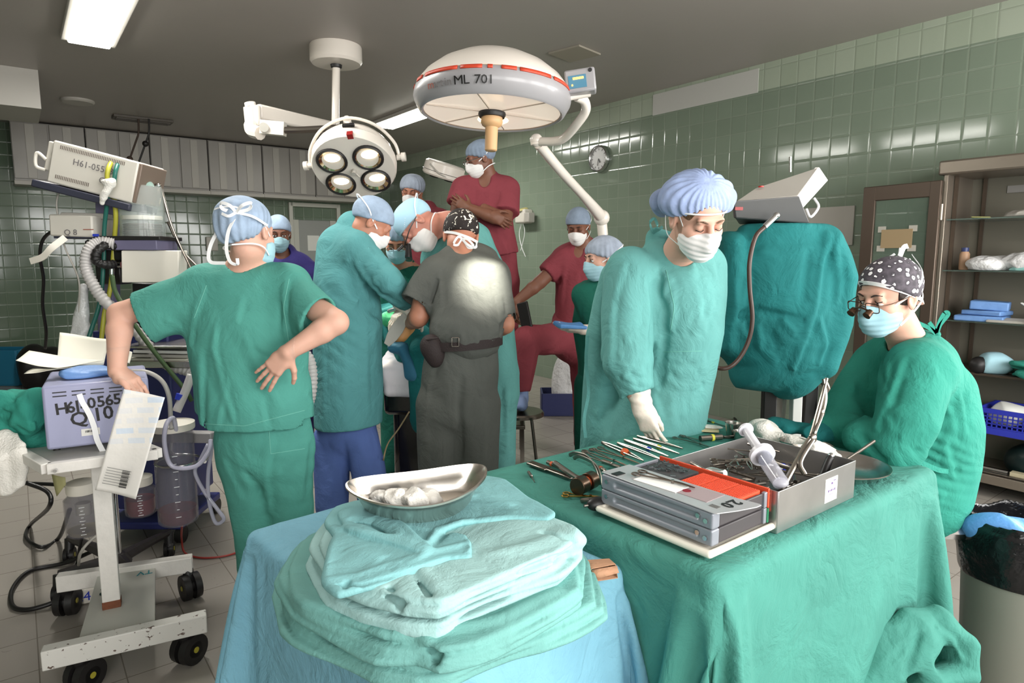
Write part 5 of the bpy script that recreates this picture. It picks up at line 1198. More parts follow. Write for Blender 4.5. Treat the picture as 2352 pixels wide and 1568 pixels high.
# --- four-bulb surgical lamp
DC = PZ(771, 106, CEIL); WHT = mat('lamp_white_enamel', (222, 214, 204), .28, coat=.3)
t = thing('surgical_lamp', 'smaller ceiling surgical lamp with four round lit bulbs and folding arm', 'surgical lamp', DC, 'surgical lamps'); O = t.location
k = 5.04 / 1500
MB().lathe([(0, 0), (.195, 0), (.2, -.01), (.2, -.115), (.185, -.135), (.0, -.14)]).build('ceiling_mount', WHT, t)
pz = P(770, 290, DC.y) - DC
mp_ = MB().cyl((0, 0, -.13), pz, .03).build('pole', WHT, t); MB().lathe([(.0, -.125), (.045, -.14), (.042, -.16), (.03, -.165)]).build('collar', black_pl, mp_)
hub = P(775, 300, 4.9); e1_ = P(583, 262, 4.5); e2_ = P(608, 292, 4.45); hub2 = P(775, 298, 4.35)
mb = MB(O)
p0, p1 = P(770, 296, DC.y - .05), P(592, 256, 4.55); mb.add(*(lambda q: (q.v, q.f))(MB().bar(p0, p1, .05, .10)), None, None)
mb.build('upper_arm', WHT, t, bevel=.015)
MB(O).cyl(P(585, 244, 4.52), P(588, 290, 4.52), .037).cyl(P(574, 236, 4.52), P(576, 245, 4.52), .036).build('elbow_post', WHT, t)
mb = MB(O).cyl(P(572, 247, 4.5), P(576, 285, 4.5), .036); mb.tube([P(576, 285, 4.5), P(580, 300, 4.48), P(598, 306, 4.44)], .045); mb.bar(P(600, 292, 4.42), P(655, 297, 4.42), .06, .085)
mb.build('elbow', WHT, t, bevel=.01)
MB(O).cyl(P(606, 292, 4.40), P(606, 292, 4.36), .03).build('elbow_disc', grey_lam2, t)
MB(O).tube([P(650, 299, 4.42), P(700, 298, 4.40), P(785, 293, 4.32)], .022).build('lower_arm', steel_dk, t)
LC = P(815, 368, 4.22); n = V(.06, -.62, -.78).normalized(); r_ = n.cross(V(0, 0, 1)).normalized() * -1; u_ = r_.cross(n)
r_ = V(1, -.02, .08); r_ = (r_ - n * r_.dot(n)).normalized(); u_ = n.cross(r_) * -1
LM = Matrix((r_, u_, n)).transposed() if Matrix((r_, u_, n)).determinant() > 0 else Matrix((r_, -u_, n)).transposed()
if (LM @ V(0, 1, 0)).z < 0: LM = LM @ Matrix.Rotation(PI, 3, 'Z')
LR = .262
hs = MB().lathe([(0, -.13), (.14, -.125), (.215, -.09), (.245, -.04), (.252, .0)], (LC - O), LM, 40).build('housing', WHT, t)
hs2 = MB().lathe([(.250, .004), (LR, .008), (LR, .055), (LR - .01, .072), (.12, .085), (0, .088)], (LC - O), LM, 40).build('front_shell', WHT, t)
MB().lathe([(.251, -.004), (.256, 0), (.251, .006)], (LC - O), LM, 40).build('seam', black_pl, hs2)
bulb_glow = mat('lamp_bulb_glow', (255, 244, 222), .3, emit=(255, 232, 190), estr=7); refl = mat('lamp_reflector', (235, 205, 160), .15, metal=1)
for (x, y) in ((-.112, .088), (.112, .088), (-.112, -.105), (.112, -.105)):
    c = LC - O + LM @ V(x, y, .078)
    w_ = MB().lathe([(.078, .0), (.094, .0), (.095, .014), (.088, .022), (.078, .016)], c, LM, 28).build('bulb_window', black_pl, t)
    MB().lathe([(.0, -.03), (.03, -.025), (.062, .0), (.078, .012)], c, LM, 28).build('reflector', refl, w_)
    MB().ball(c + LM @ V(.01, .02, .004), (.05, .03, .012), LM).build('bulb', bulb_glow, w_)
for sx in (-1, 1):
    c = LC - O + LM @ V(sx * (LR + .005), 0, .01); MB().cyl(c, c + LM @ V(sx * .05, 0, 0), .018).cyl(c + LM @ V(sx * .03, 0, 0), c + LM @ V(sx * .055, 0, 0), .028).build('yoke_knob', WHT, t)
MB(O).tube([LC + LM @ V(-.285, .0, .01), LC + LM @ V(-.26, .08, -.05), LC + LM @ V(-.16, .18, -.10), LC + LM @ V(0, .22, -.13), LC + LM @ V(.16, .18, -.10), LC + LM @ V(.26, .08, -.05), LC + LM @ V(.285, 0, .01)], .010).build('yoke', WHT, t)
MB(O).tube([P(785, 293, 4.32), P(800, 296, 4.30), LC + LM @ V(0, .21, -.13)], .025).build('yoke_joint', WHT, t)
MB(O).cyl(LC + LM @ V(0, 0, .085), LC + LM @ V(0, 0, .12), .014).tube([LC + LM @ V(0, 0, .1), LC + LM @ V(.03, -.03, .12)], .006).build('centre_handle', grey_lam2, t)
MB().box(LC - O + LM @ V(.045, LR - .012, .06), (.035, .035, .03), LM).build('red_badge', mat('badge_red', (140, 26, 24), .4), t)
MB().box(LC - O + LM @ V(.03, .255, -.02), (.07, .018, .02), LM).build('dark_badge', black_pl, t)
mb = MB(O); mb.tube([P(838, 450, 4.1), P(836, 468, 4.1)], .006); mb.build('sterile_stub', WHT, t)
# --- large domed lamp with control box on a floor stand
LS = .843; SC = P(1131, 236, 2.95); t = thing('surgical_lamp', 'large domed surgical lamp lettered ML 701 on a floor stand', 'surgical lamp', (P(1385, 540, 4.15).x, 4.15, 0), 'surgical lamps'); O = t.location
TM2 = rot(math.radians(-3), math.radians(2.0), 0) * LS
c = SC - O
GREYB = mat('lamp_grey_band', (150, 148, 150), .35, coat=.2); ORB = mat('lamp_orange_line', (196, 66, 40), .5)
dome = MB().lathe([(.392, .062), (.385, .075), (.35, .12), (.28, .175), (.2, .215), (.12, .24), (.05, .252), (0, .254)], c, TM2, 56).build('dome', WHT, t)
MB().lathe([(.352, -.055), (.362, -.062), (.375, -.055), (.400, -.01), (.405, .01), (.400, .04), (.394, .056), (.388, .062)], c, TM2, 56).build('rim_band', GREYB, t)
for a0, a1 in ((3.55, 3.72), (3.80, 4.32), (4.36, 4.62), (4.68, 4.74), (4.84, 5.02), (5.06, 5.5), (5.56, 6.1), (0.0, .6), (.7, 3.3)):
    mb = MB(); n_ = max(4, int((a1 - a0) * 12)); vs_ = []
    for i in range(n_ + 1):
        a = a0 + (a1 - a0) * i / n_
        for r0, z0 in ((.3965, .060), (.4015, .043)): vs_.append((r0 * math.cos(a), r0 * math.sin(a), z0))
    mb.add(vs_, [(2 * i, 2 * i + 1, 2 * i + 3, 2 * i + 2) for i in range(n_)], TM2, c); mb.build('orange_line', ORB, dome, solid=.004)
glassm = mat('lamp_diffuser_glass', (214, 206, 198), .35, emit=(255, 236, 214), estr=.45, coat=.5)
g_ = MB().lathe([(.352, -.05), (.2, -.044), (0, -.042)], c, TM2, 56).build('diffuser', glassm, t)
MB().ball(c + TM2 @ V(.0, .17, -.044), (.085, .10, .008), TM2).build('lit_bulb', mat('lamp_hot_spot', (255, 220, 150), .4, emit=(255, 206, 130), estr=5), g_)
mb = MB()
for i in range(6): a = i * PI / 3 + .35; mb.bar(c + TM2 @ V(.07 * math.cos(a), .07 * math.sin(a), -.05), c + TM2 @ V(.345 * math.cos(a), .345 * math.sin(a), -.053), .004, .004)
mb.build('diffuser_ribs', mat('rib_beige', (176, 162, 148), .5), g_)
h_ = MB().lathe([(.0, -.05), (.07, -.05), (.072, -.06), (.066, -.075), (0, -.076)], c, TM2, 30).build('handle_ring', black_pl, t)
MB().lathe([(.055, -.076), (.057, -.10), (.05, -.115), (.033, -.125), (.032, -.24), (.026, -.245), (0, -.245)], c, TM2, 30).build('handle', mat('beige_plastic', (196, 156, 112), .5), t)
lt_m = mat('black_ink', (22, 20, 20), .5); gh = mat('faded_ink', (112, 108, 108), .6); rd_ink = mat('faded_red_ink', (150, 84, 70), .6)
def on_rim(ch, a, size, m_, z=.002, ex=.0008):
    r0 = .409; pos = TM2 @ V(r0 * math.cos(a), r0 * math.sin(a), z - .012); f_ = TM2 @ V(math.cos(a), math.sin(a), -.25).normalized(); x_ = V(-math.sin(a), math.cos(a), 0); x_ = (x_ - f_ * x_.dot(f_)).normalized(); u2 = f_.cross(x_)
    return text(ch, 'lettering', size, Matrix((x_, u2, f_)).transposed(), SC + pos, m_, t, ex)
a = 4.35
for ch, adv in (('M', .095), ('L', .08), (' ', .05), ('7', .075), ('0', .075), ('1', .07)):
    if ch != ' ': on_rim(ch, a, .066 * LS, lt_m, .0)
    a += adv
a = 3.95
for ch in 'martin': on_rim(ch, a, .06 * LS, rd_ink if ch == 'm' else gh, .0); a += .075 if ch == 'm' else .052
mb = MB()
for pts in ([(-.18, -.22), (-.20, -.25), (-.17, -.26)], [(-.10, -.20), (-.05, -.215), (.0, -.205)], [(.02, -.20), (.05, -.23), (.08, -.20), (.05, -.19), (.02, -.2)], [(-.27, -.17), (-.24, -.21)]):
    mb.tube([c + TM2 @ V(x, y, .254 - 1.0 * (x * x + y * y) - .1 * math.hypot(x, y) + .012) for x, y in pts], .003, 5, 4)
mb.build('marker_scrawl', lt_m, dome)
bx = P(1333, 190, 2.90); BM2 = frame((-.18, -1, -.1)); mb = MB(); 
cb_ = MB().box(bx - O, (.128, .09, .095), rot(0, -.12, -.12)).build('control_box', GREYB, t, bevel=.008)
MR = rot(0, -.12, -.12)
MB().box(bx - O + MR @ V(-.012, -.046, -.005), (.075, .004, .052), MR).build('control_panel', mat('panel_blue', (70, 124, 150), .4), cb_)
MB().box(bx - O + MR @ V(-.008, -.049, .008), (.045, .004, .008), MR).box(bx - O + MR @ V(-.035, -.049, -.018), (.006, .004, .006), MR).build('orange_display', mat('amber_led', (255, 150, 60), .4, emit=(255, 150, 60), estr=5), cb_)
MB().cyl(bx - O + MR @ V(.045, -.044, .034), bx - O + MR @ V(.045, -.050, .034), .008).build('button', black_pl, cb_)
MB(O).cyl(P(1285, 225, 2.93), P(1355, 212, 2.93), .019).build('pivot_bar', WHT, t)
MB(O).tube([P(1325, 222, 2.95), P(1342, 232, 2.98), P(1345, 255, 3.03), P(1325, 285, 3.1), P(1298, 315, 3.2), P(1275, 324, 3.25), P(1235, 325, 3.32)], .021, 14, 8).build('upper_arm', WHT, t)
MB(O).ball(P(1232, 322, 3.32), .032).cyl(P(1230, 318, 3.32), P(1232, 332, 3.32), .028).build('joint', WHT, t)
MB(O).tube([P(1237, 330, 3.33), P(1290, 395, 3.6), P(1345, 455, 3.9), P(1380, 497, 4.12)], lambda s_: .026 + .032 * max(0, s_ - .6), 14, 6).build('spring_arm', WHT, t)
MB(O).ball(P(1382, 500, 4.13), .05).cyl(P(1381, 498, 4.14), (P(1385, 540, 4.15)), .032).build('arm_head', WHT, t)
px = P(1385, 540, 4.15)
MB(O).cyl((px.x, 4.15, .12), px, .03).build('pole', WHT, t)
MB().lathe([(0, .05), (.22, .05), (.24, .07), (.2, .11), (.05, .14), (0, .14)]).build('base', WHT, t)
for a in range(4): a_ = a * PI / 2 + .4; MB().cyl((.2 * math.cos(a_) - .012, .2 * math.sin(a_), .027), (.2 * math.cos(a_) + .012, .2 * math.sin(a_), .027), .027).build('caster', black_pl, t)
def spot(name, loc, tgt, power, ang, blend, col, size=.1):
    l = bpy.data.lights.new(name, 'SPOT'); l.energy = power; l.spot_size = ang; l.spot_blend = blend; l.color = col; l.shadow_soft_size = size
    o = bpy.data.objects.new(name, l); COL.objects.link(o); o.location = loc; o.rotation_euler = (Vector(tgt) - Vector(loc)).to_track_quat('-Z', 'Y').to_euler(); return o
spot('surgical_lamp_beam', SC + V(.06, -.16, -.09), P(1112, 625, 3.08), 230, math.radians(18), .4, (1, .95, .84), .05)
spot('four_bulb_lamp_beam', LC + n * .12, P(915, 760, 3.6), 120, math.radians(26), .6, (1, .9, .72), .12)
# --- third lamp far behind
c3 = P(1020, 392, 6.3); t = thing('surgical_lamp', 'small white drum-shaped surgical lamp far behind, beside the folded-arms onlooker', 'surgical lamp', PZ(1128, 262, CEIL) , 'surgical lamps'); O = t.location
M3 = rot(math.radians(8), math.radians(17), 0)
MB().lathe([(0, .075), (.17, .07), (.19, .055), (.195, -.05), (.18, -.065), (0, -.07)], c3 - O, M3, 32).build('housing', WHT, t)
MB().lathe([(.197, -.022), (.200, -.02), (.197, -.018)], c3 - O, M3, 32).build('seam', black_pl, t)
for x, y in ((-.07, -.06), (.07, -.06), (0, .08)): MB().lathe([(0, -.085), (.04, -.08), (.05, -.068)], c3 - O + M3 @ V(x, y, 0), M3, 16).build('bulb_window', black_pl, t)
MB(O).tube([c3 + M3 @ V(-.12, -.15, .03), c3 + M3 @ V(.0, -.2, -.03), c3 + M3 @ V(.18, -.1, -.06)], .008).build('cable', grey_lam2, t)
e3 = Vector((O.x, O.y, c3.z + .22)); MB(O).tube([c3 + M3 @ V(.19, 0, 0), c3 + M3 @ V(.28, .05, .02), e3], .02, 10).build('arm', WHT, t); MB(O).cyl(e3, O, .024).build('pole', WHT, t); MB().lathe([(0, -.06), (.11, -.05), (.12, 0), (0, 0)]).build('ceiling_mount', WHT, t)
# --- wall clock and wall unit
c = room_hit(1380, 365, b=0); t = thing('wall_clock', 'round wall clock with chrome rim and pale face on the tiled wall', 'clock', c)
CM = Matrix((AX, V(0, 0, 1), BX)).transposed(); CM = Matrix((AX, AX.cross(V(0, 0, -1)), BX)).transposed() if False else Matrix((-AX, V(0, 0, 1), BX)).transposed()
MB().lathe([(.0, .0), (.135, 0), (.145, .02), (.14, .05), (.128, .055), (.122, .045), (.12, .03)], (0, 0, 0), CM, 36).build('rim', chrome, t)
MB().lathe([(0, .03), (.121, .03)], (0, 0, 0), CM, 36).build('dial', mat('clock_face', (206, 206, 204), .4), t)
mb = MB()
for i in range(12): a = i * PI / 6; mb.box(CM @ V(.1 * math.cos(a), .1 * math.sin(a), .032), (.02, .006, .003), CM @ rot(0, 0, a))
mb.build('hour_marks', mat('grey_mark', (120, 120, 118), .6), t)
for nm, L_, a, w_ in (('hour_hand', .05, 4.2, .009), ('minute_hand', .075, 4.9, .006)):
    MB().box(CM @ V(L_ / 2 * math.cos(a), L_ / 2 * math.sin(a), .038), (L_, w_, .003), CM @ rot(0, 0, a)).build(nm, black_pl, t)
c = room_hit(1203, 497, b=.07); t = thing('wall_box', 'white control box with cover and trailing wires on the tiled wall', 'control box', c, rz=ROOMROT)
MB().box((0, 0, 0), (.20, .14, .17)).build('case', cream, t, bevel=.02); MB().box((.14, -.02, -.02), (.09, .10, .12)).build('side_module', grey_lam2, t, bevel=.012)
MB().lathe([(0, .10), (.06, .10), (.08, .085)], (0, 0, 0), rot(.3)).build('yellow_cap', mat('yellowed_plastic', (190, 180, 120), .5), t)
MB().tube([(-.05, 0, -.08), (-.09, .0, -.22), (-.04, .0, -.38), (.0, .03, -.5)], .005).tube([(-.02, 0, -.08), (.02, 0, -.2), (-.06, 0, -.42)], .004).build('wires', RIB, t)
# patched white tiles near the ceiling line
wt = mat('white_tile', (196, 196, 190), .12)
a0, a1 = room_ab(room_hit(1500, 240, b=0))[0], room_ab(room_hit(1742, 190, b=0))[0]
o = MB().box(((a0 + a1) / 2, -.001, 3.0), (a1 - a0, .006, .20)).build('trim_3', wt); o.location = RM(0, 0); o.rotation_euler = (0, 0, ROOMROT); struct(o)
c = room_hit(1888, 520, b=.01); o = MB().box((0, 0, 0), (.5, .012, .30)).build('trim_4', grey_lam2); o.location = c; o.rotation_euler = (0, 0, ROOMROT); struct(o)
# socket by the far wall
c = room_hit(487, 560, a=.02); o = MB().box((0, 0, 0), (.03, .16, .20)).build('wall_socket', grey_lam2, bevel=.01); o.location = c; o.rotation_euler = (0, 0, ROOMROT); tag(o, 'pale double socket on the far tiled wall behind the tied-cap nurse', 'socket')
# ---------------------------------------------------------------- steel cabinet with open glass door, right wall
CB = .47; cab_steel = mat('cabinet_steel', (150, 140, 128), .35, metal=.75, var=.05); cab_in = mat('cabinet_inner_grey', (122, 118, 106), .5, metal=.3); brown_metal = mat('bronze_metal', (92, 80, 70), .4, metal=.5)
a0 = room_ab(room_hit(2142, 700, b=CB))[0]; a1 = a0 + 1.25; ztop = room_hit(2137, 372, b=CB).z; zbot = .09
t = thing('instrument_cabinet', 'tall steel cabinet with glass shelves and its glazed door swung open', 'cabinet', RM((a0 + a1) / 2, CB / 2), rz=ROOMROT)
W_ = a1 - a0; D_ = CB - .03     # local x along the wall, y = -b
yf = -D_ / 2; yb = D_ / 2
MB().box((0, 0, ztop - .045), (W_ + .06, D_ + .04, .09)).build('cornice', cab_steel, t, bevel=.012)
for sx in (-1, 1): MB().box((sx * (W_ / 2 - .012), 0, (ztop + zbot) / 2), (.024, D_, ztop - zbot - .08)).build('side_panel', cab_steel, t, bevel=.003)
MB().box((0, yb - .01, (ztop + zbot) / 2), (W_, .015, ztop - zbot)).build('back_panel', cab_in, t)
MB().box((0, 0, zbot + .03), (W_, D_, .06)).build('bottom_panel', cab_steel, t, bevel=.004)
for x in (-W_ / 2 + .04, W_ / 2 - .04):
    for y in (yf + .03, yb - .04): MB().box((x, y, zbot / 2), (.05, .05, zbot)).build('leg', cab_steel, t)
for x in (-W_ / 2 + .10, -W_ / 2 + .04):
    MB().box((x, yb - .03 if x > -W_ / 2 + .05 else yf + .10, 1.2), (.022, .01, ztop - .4)).build('shelf_rail', brown_metal, t)
MB().box((-W_ / 2 + .30, yb - .02, ztop - .17), (.16, .004, .045)).build('label_plate', mat('grey_label', (150, 146, 142), .5), t)
def lz(v, u=2240): return room_hit(u, v, b=CB * .8).z
shz = [lz(503), lz(622), lz(738), lz(855), lz(985)]
glass_sh = mat('shelf_glass', (110, 128, 120), .08, alpha=.55)
for i, z in enumerate(shz):
    MB().box((0, 0, z), (W_ - .05, D_ - .05, .008 if i < 3 else .014)).build('shelf', glass_sh if i < 3 else brown_metal, t)
# the open door, hinged at the near-left edge and swung back along the wall
hx = -W_ / 2; dw = .50
dr = MB()
p_h = RM(a0, CB); p_e = room_hit(1975, 600, b=.40); dd = Vector((p_e.x - p_h.x, p_e.y - p_h.y, 0)); dw = dd.length; dd.normalize()
loc = lambda s_, z, o_=0: t.matrix_basis.inverted() @ (p_h + dd * s_ + Vector((0, 0, z)) + Vector((dd.y, -dd.x, 0)) * o_) if False else None
Ti = (Matrix.Translation(t.location) @ Matrix.Rotation(ROOMROT, 4, 'Z')).inverted()
def DL(s_, z): return Ti @ (p_h + dd * s_ + Vector((0, 0, z)))
dM = rot(0, 0, -ROOMROT) @ rot(0, 0, math.atan2(dd.y, dd.x)); z0_, z1_ = .35, ztop - .12
for nm, c_, sz_ in (('door_stile', .035, None), ('door_stile', dw - .045, None)):
    MB().box(DL(c_, (z0_ + z1_) / 2), (.07 if c_ < .1 else .09, .03, z1_ - z0_), dM).build(nm, brown_metal, t, bevel=.006)
for z in (z0_ + .05, z1_ - .05): MB().box(DL(dw / 2, z), (dw, .028, .10), dM).build('door_rail', brown_metal, t, bevel=.006)
MB().box(DL(dw / 2, (z0_ + z1_) / 2), (dw - .12, .005, z1_ - z0_ - .12), dM).build('door_glass', mat('door_glass', (120, 140, 125), .03, alpha=.35), t)
for z in (z1_ - .2, z0_ + .3): MB().cyl(DL(-.005, z - .05), DL(-.005, z + .05), .012).build('hinge', cab_steel, t)
pap = mat('brown_paper', (168, 146, 112), .8); tape = mat('masking_tape', (190, 186, 176), .7)
zp = room_hit(2062, 548, b=.43).z; fr = Vector((dd.y, -dd.x, 0)); fr = fr if fr.dot(-(p_h)) > 0 else -fr
s_c = (room_hit(2062, 548, b=.43) - p_h).dot(dd)
n4 = thing('taped_note', 'brown paper note taped to the open cabinet door glass', 'note', p_h + dd * s_c + fr * .012 + V(0, 0, zp), rz=math.atan2(dd.y, dd.x))
MB().box((0, 0, 0), (.21, .003, .125)).build('paper', pap, n4)
for sx in (-1, 1):
    for sz_ in (-1, 1): MB().box((sx * .105, -.002, sz_ * .065), (.055, .002, .04)).build('tape', tape, n4)
# shelf contents
def CS(a, b, z): return RM(a0 + a, b, z)
plast = mat('clear_plastic_bag', (214, 214, 214), .25, bump=.9, bscale=22, var=.15, coat=.4, bdist=.02); paperw = mat('white_paper')
papb = mat('pale_blue_wrap', (104, 142, 196), .5, bump=.5, bscale=20, var=.1); gry = mat('grey_paper', (176, 172, 164), .7); aqua = mat('aqua_wrap', (140, 190, 184), .6, bump=.5, bscale=20)
def lump(name, c, r, m, label, cat, amp=.012, f=40, seed=0, k=3, group=None, flat=True, Mr=None):
    Q = F(); c = Vector(c); R = random.Random(seed)
    for i in range(k):
        Q.ell(c + V(R.uniform(-.4, .4) * r[0], R.uniform(-.4, .4) * r[1], r[2] * .6), (r[0] * R.uniform(.6, .9), r[1] * R.uniform(.6, .9), r[2] * R.uniform(.6, 1)), (Mr or WMAT) @ rot(R.uniform(-.15, .15), R.uniform(-.15, .15), R.uniform(-.6, .6)), .02)
    Q.disp(lambda X, Y, Z: amp * np.abs(noise(X, Y, Z, f, seed, 8)) * 1.3 - amp * .5)
    if flat: Q.cut(c, (0, 0, -1), .004)
    o = sdf(name, (Q, max(.004, min(r) / 9)), m); tag(o, label, cat, group); return recenter(o, c)
def packet(name, c, sz, m, label, cat, tilt=(0, 0, 0), group=None, bev=.008):
    o = MB().box((0, 0, sz[2] / 2), sz).build(name, m, None, bevel=bev); o.location = c; o.rotation_euler = (tilt[0], tilt[1], ROOMROT + tilt[2]); tag(o, label, cat, group); return o
s1, s2, s3, s4, s5 = [z + .006 for z in shz]
packet('folded_slip', CS(.18, .33, s1), (.10, .12, .008), mat('yellow_green_paper', (170, 170, 110), .7), 'yellowish paper slip on the top glass shelf of the cabinet', 'paper', (0, .05, .3))
lump('gauze_piece', CS(.42, .30, s1), (.14, .1, .02), gry, 'grey gauze lying at the front of the top glass shelf', 'gauze', .006, 60, 3)
t_ = thing('bottle', 'tan bottle with dark blue cap on the second glass shelf', 'bottle', CS(.12, .36, s2)); MB().lathe([(0, 0), (.026, 0), (.028, .01), (.028, .10), (.02, .115), (0, .116)]).build('body', mat('tan_plastic', (176, 140, 112), .4), t_); MB().lathe([(.02, .114), (.021, .14), (0, .142)]).build('cap', mat('navy_plastic', (50, 60, 104), .4), t_)
lump('plastic_pouch', CS(.27, .34, s2), (.16, .12, .055), plast, 'crumpled clear plastic pouch beside the tan bottle', 'pouch', .012, 35, 5, 4)
lump('plastic_pouch', CS(.50, .34, s2), (.18, .14, .07), plast, 'larger clear plastic pouch at the middle of the second glass shelf', 'pouch', .012, 35, 6, 4)
lump('tubing_pack', CS(.46, .40, s2), (.10, .05, .02), aqua, 'small green tipped tubing pack in front of the plastic pouches', 'pack', .006, 50, 7)
packet('wrapped_pack', CS(.24, .34, s3), (.26, .22, .035), papb, 'flat blue wrapped pack lowest on the third glass shelf', 'pack', (0, 0, .1), 'blue packs on the third glass shelf')
packet('wrapped_pack', CS(.26, .33, s3 + .037), (.22, .18, .03), papb, 'blue wrapped pack in the middle of the small blue stack', 'pack', (0, 0, -.1), 'blue packs on the third glass shelf')
packet('wrapped_pack', CS(.27, .32, s3 + .069), (.20, .16, .055), papb, 'bulkiest blue wrapped pack on top of the small blue stack', 'pack', (0, .04, .2), 'blue packs on the third glass shelf')
packet('paper_pouch', CS(.42, .40, s3 + .006), (.26, .10, .016), gry, 'grey paper pouch leaning before the blue packs', 'pouch', (.15, 0, .1))
packet('red_tipped_strip', CS(.52, .30, s3 + .05), (.24, .03, .008), mat('white_paper'), 'narrow white strip with orange tip standing over the blue packs', 'strip', (0, .6, 0))
lump('aqua_pack', CS(.66, .38, s3), (.20, .12, .045), aqua, 'pale aqua soft pack at the front of the third glass shelf', 'pack', .008, 30, 9)
lump('face_mask_bundle', CS(.33, .34, s4), (.12, .09, .09), mat('pale_blue_mask_cloth'), 'crumpled pale blue mask lying on the fourth shelf', 'face mask', .016, 30, 11, 4)
t_ = thing('mask_hose_set', 'black breathing mask with grey elbow hose on the fourth shelf', 'breathing mask', CS(.27, .42, s4)); MB().ball((0, 0, .05), (.055, .05, .055)).build('mask_cup', black_pl, t_); MB().tube([(0, -.0, .03), (.1, -.02, .03), (.22, -.04, .02)], .018).build('hose', gry, t_)
lump('folded_drape', CS(.66, .36, s4), (.24, .14, .04), GOWN3, 'folded green cloth lying lowest on the fourth shelf', 'folded cloth', .01, 20, 13)
lump('folded_drape', CS(.66, .36, s4 + .055), (.22, .13, .035), GOWN3, 'folded green cloth on top of the other green cloth, fourth shelf', 'folded cloth', .01, 20, 14)
# blue plastic basket
zb_ = shz[4] + .004; kb = thing('plastic_basket', 'royal blue plastic lattice basket full of papers on the cabinet shelf', 'basket', CS(.64, .30, zb_), rz=ROOMROT)
bl = mat('royal_blue_plastic', (46, 56, 170), .35)
MB().box((0, 0, .006), (.66, .30, .01)).build('basket_floor', bl, kb)
mb = MB(); hw, hd_, hh = .34, .16, .16
for y in (-hd_, hd_):
    for i in range(27): mb.box((-hw + i * 2 * hw / 26, y, .085), (.007, .005, .10))
    for j in range(5): mb.box((0, y, .045 + j * .022), (2 * hw, .005, .007))
for x in (-hw, hw):
    for i in range(13): mb.box((x, -hd_ + i * 2 * hd_ / 12, .085), (.005, .007, .10))
    for j in range(5): mb.box((x, 0, .045 + j * .022), (.005, 2 * hd_, .007))
mb.build('lattice_side', bl, kb)
mb = MB()
for z, h_ in ((.02, .04), (.145, .03)):
    for y in (-hd_, hd_): mb.box((0, y, z), (2 * hw + .02, .012, h_))
    for x in (-hw, hw): mb.box((x, 0, z), (.012, 2 * hd_, h_))
mb.build('rim', bl, kb, bevel=.002)
for i, (a_, b_, r_) in enumerate(((.42, .34, (.10, .06, .10)), (.66, .30, (.14, .10, .075)), (.86, .32, (.12, .1, .06)))):
    lump('paper_bag', CS(a_, b_, zb_ + .05), r_, (paperw, gry, paperw)[i], ('pointed white paper bag at the near end of the blue basket', 'grey crumpled paper bag in the middle of the blue basket', 'white paper bag at the far side of the blue basket')[i], 'paper bag', .012, 26, 30 + i, 3)
lump('dark_pouch', CS(.62, .28, zbot + .064), (.30, .16, .13), mat('dark_green_vinyl', (26, 44, 44), .35), 'dark green padded pouch on the cabinet floor', 'pouch', .01, 10, 40)
t_ = thing('laryngoscope', 'chrome handled tool with pale tip on the cabinet floor', 'tool', CS(.42, .40, zbot + .075), rz=ROOMROT); MB().tube([(-.12, 0, .01), (.05, 0, .01)], .012).build('handle', chrome, t_); MB().box((.10, 0, .012), (.07, .05, .024)).build('tip', mat('pale_brass', (190, 180, 150), .4), t_)
for i in range(4): o = MB().box((0, 0, .008), (.9, .03, .012)).build('steel_rod', steel_dk, bevel=.003); o.location = CS(.62, .43 - i * .035, zbot + .062); o.rotation_euler = (0, 0, ROOMROT); tag(o, 'flat steel bar lying along the cabinet floor', 'steel bar', 'steel bars on the cabinet floor')
# ---------------------------------------------------------------- draped microscope with monitor box
Y0 = 3.0; mx = P(1800, 900, Y0)
t = thing('microscope_stand', 'white and black microscope stand hidden under a green drape', 'stand', (mx.x, Y0 + .05, 0)); O = t.location
wp = mat('white_powder_coat', (226, 226, 222), .35)
MB(O).bar(P(1830, 870, Y0) , (P(1830, 980, Y0).x, Y0, .1), .045, .045).build('white_post', wp, t, bevel=.004)
MB(O).bar(P(1768, 865, Y0), (P(1768, 980, Y0).x, Y0, .1), .045, .06).build('black_post', black_pl, t, bevel=.004)
MB(O).bar(P(1862, 865, Y0 + .06), (P(1862, 980, Y0).x, Y0 + .06, .1), .06, .06).build('black_post', black_pl, t, bevel=.004)
MB(O).bar(P(1798, 865, Y0 + .08), (P(1798, 980, Y0).x, Y0 + .08, .1), .09, .02).build('grey_panel', grey_lam2, t, bevel=.004)
MB(O).tube([P(1800, 860, Y0 + .03), P(1785, 540, Y0 + .03)], .05).build('column', wp, t)
MB(O).tube([P(1885, 860, Y0), P(1900, 900, Y0), P(1890, 940, Y0), P(1900, 985, Y0)], .016).build('hanging_tube', steel_dk, t)
MB().box((0, 0, .07), (.6, .5, .07)).build('base', wp, t, bevel=.02)
for x in (-.25, .25):
    for y in (-.2, .2): MB().cyl((x - .015, y, .03), (x + .015, y, .03), .03).build('caster', black_pl, t)
D = F()
q = lambda u, v, dy=0: P(u, v, Y0 + dy)
D.chain([(q(1795, 525, .0), .205, .12), (q(1800, 600, .0), .26, .16), (q(1800, 700, 0), .265, .17), (q(1790, 770, 0), .265, .17), (q(1785, 805, 0), .245, .16), (q(1825, 850, 0), .15, .12)], (1, 0, 0), .04)
D.chain([(q(1890, 560, -.02), .07, .12), (q(1925, 640, -.02), .07, .12), (q(1915, 740, -.02), .075, .11), (q(1885, 835, -.02), .07, .1)], (1, 0, 0), .04)
D.chain([(q(1672, 560, 0), .05, .12), (q(1668, 700, 0), .05, .12), (q(1665, 785, 0), .055, .1)], (1, 0, 0), .04)
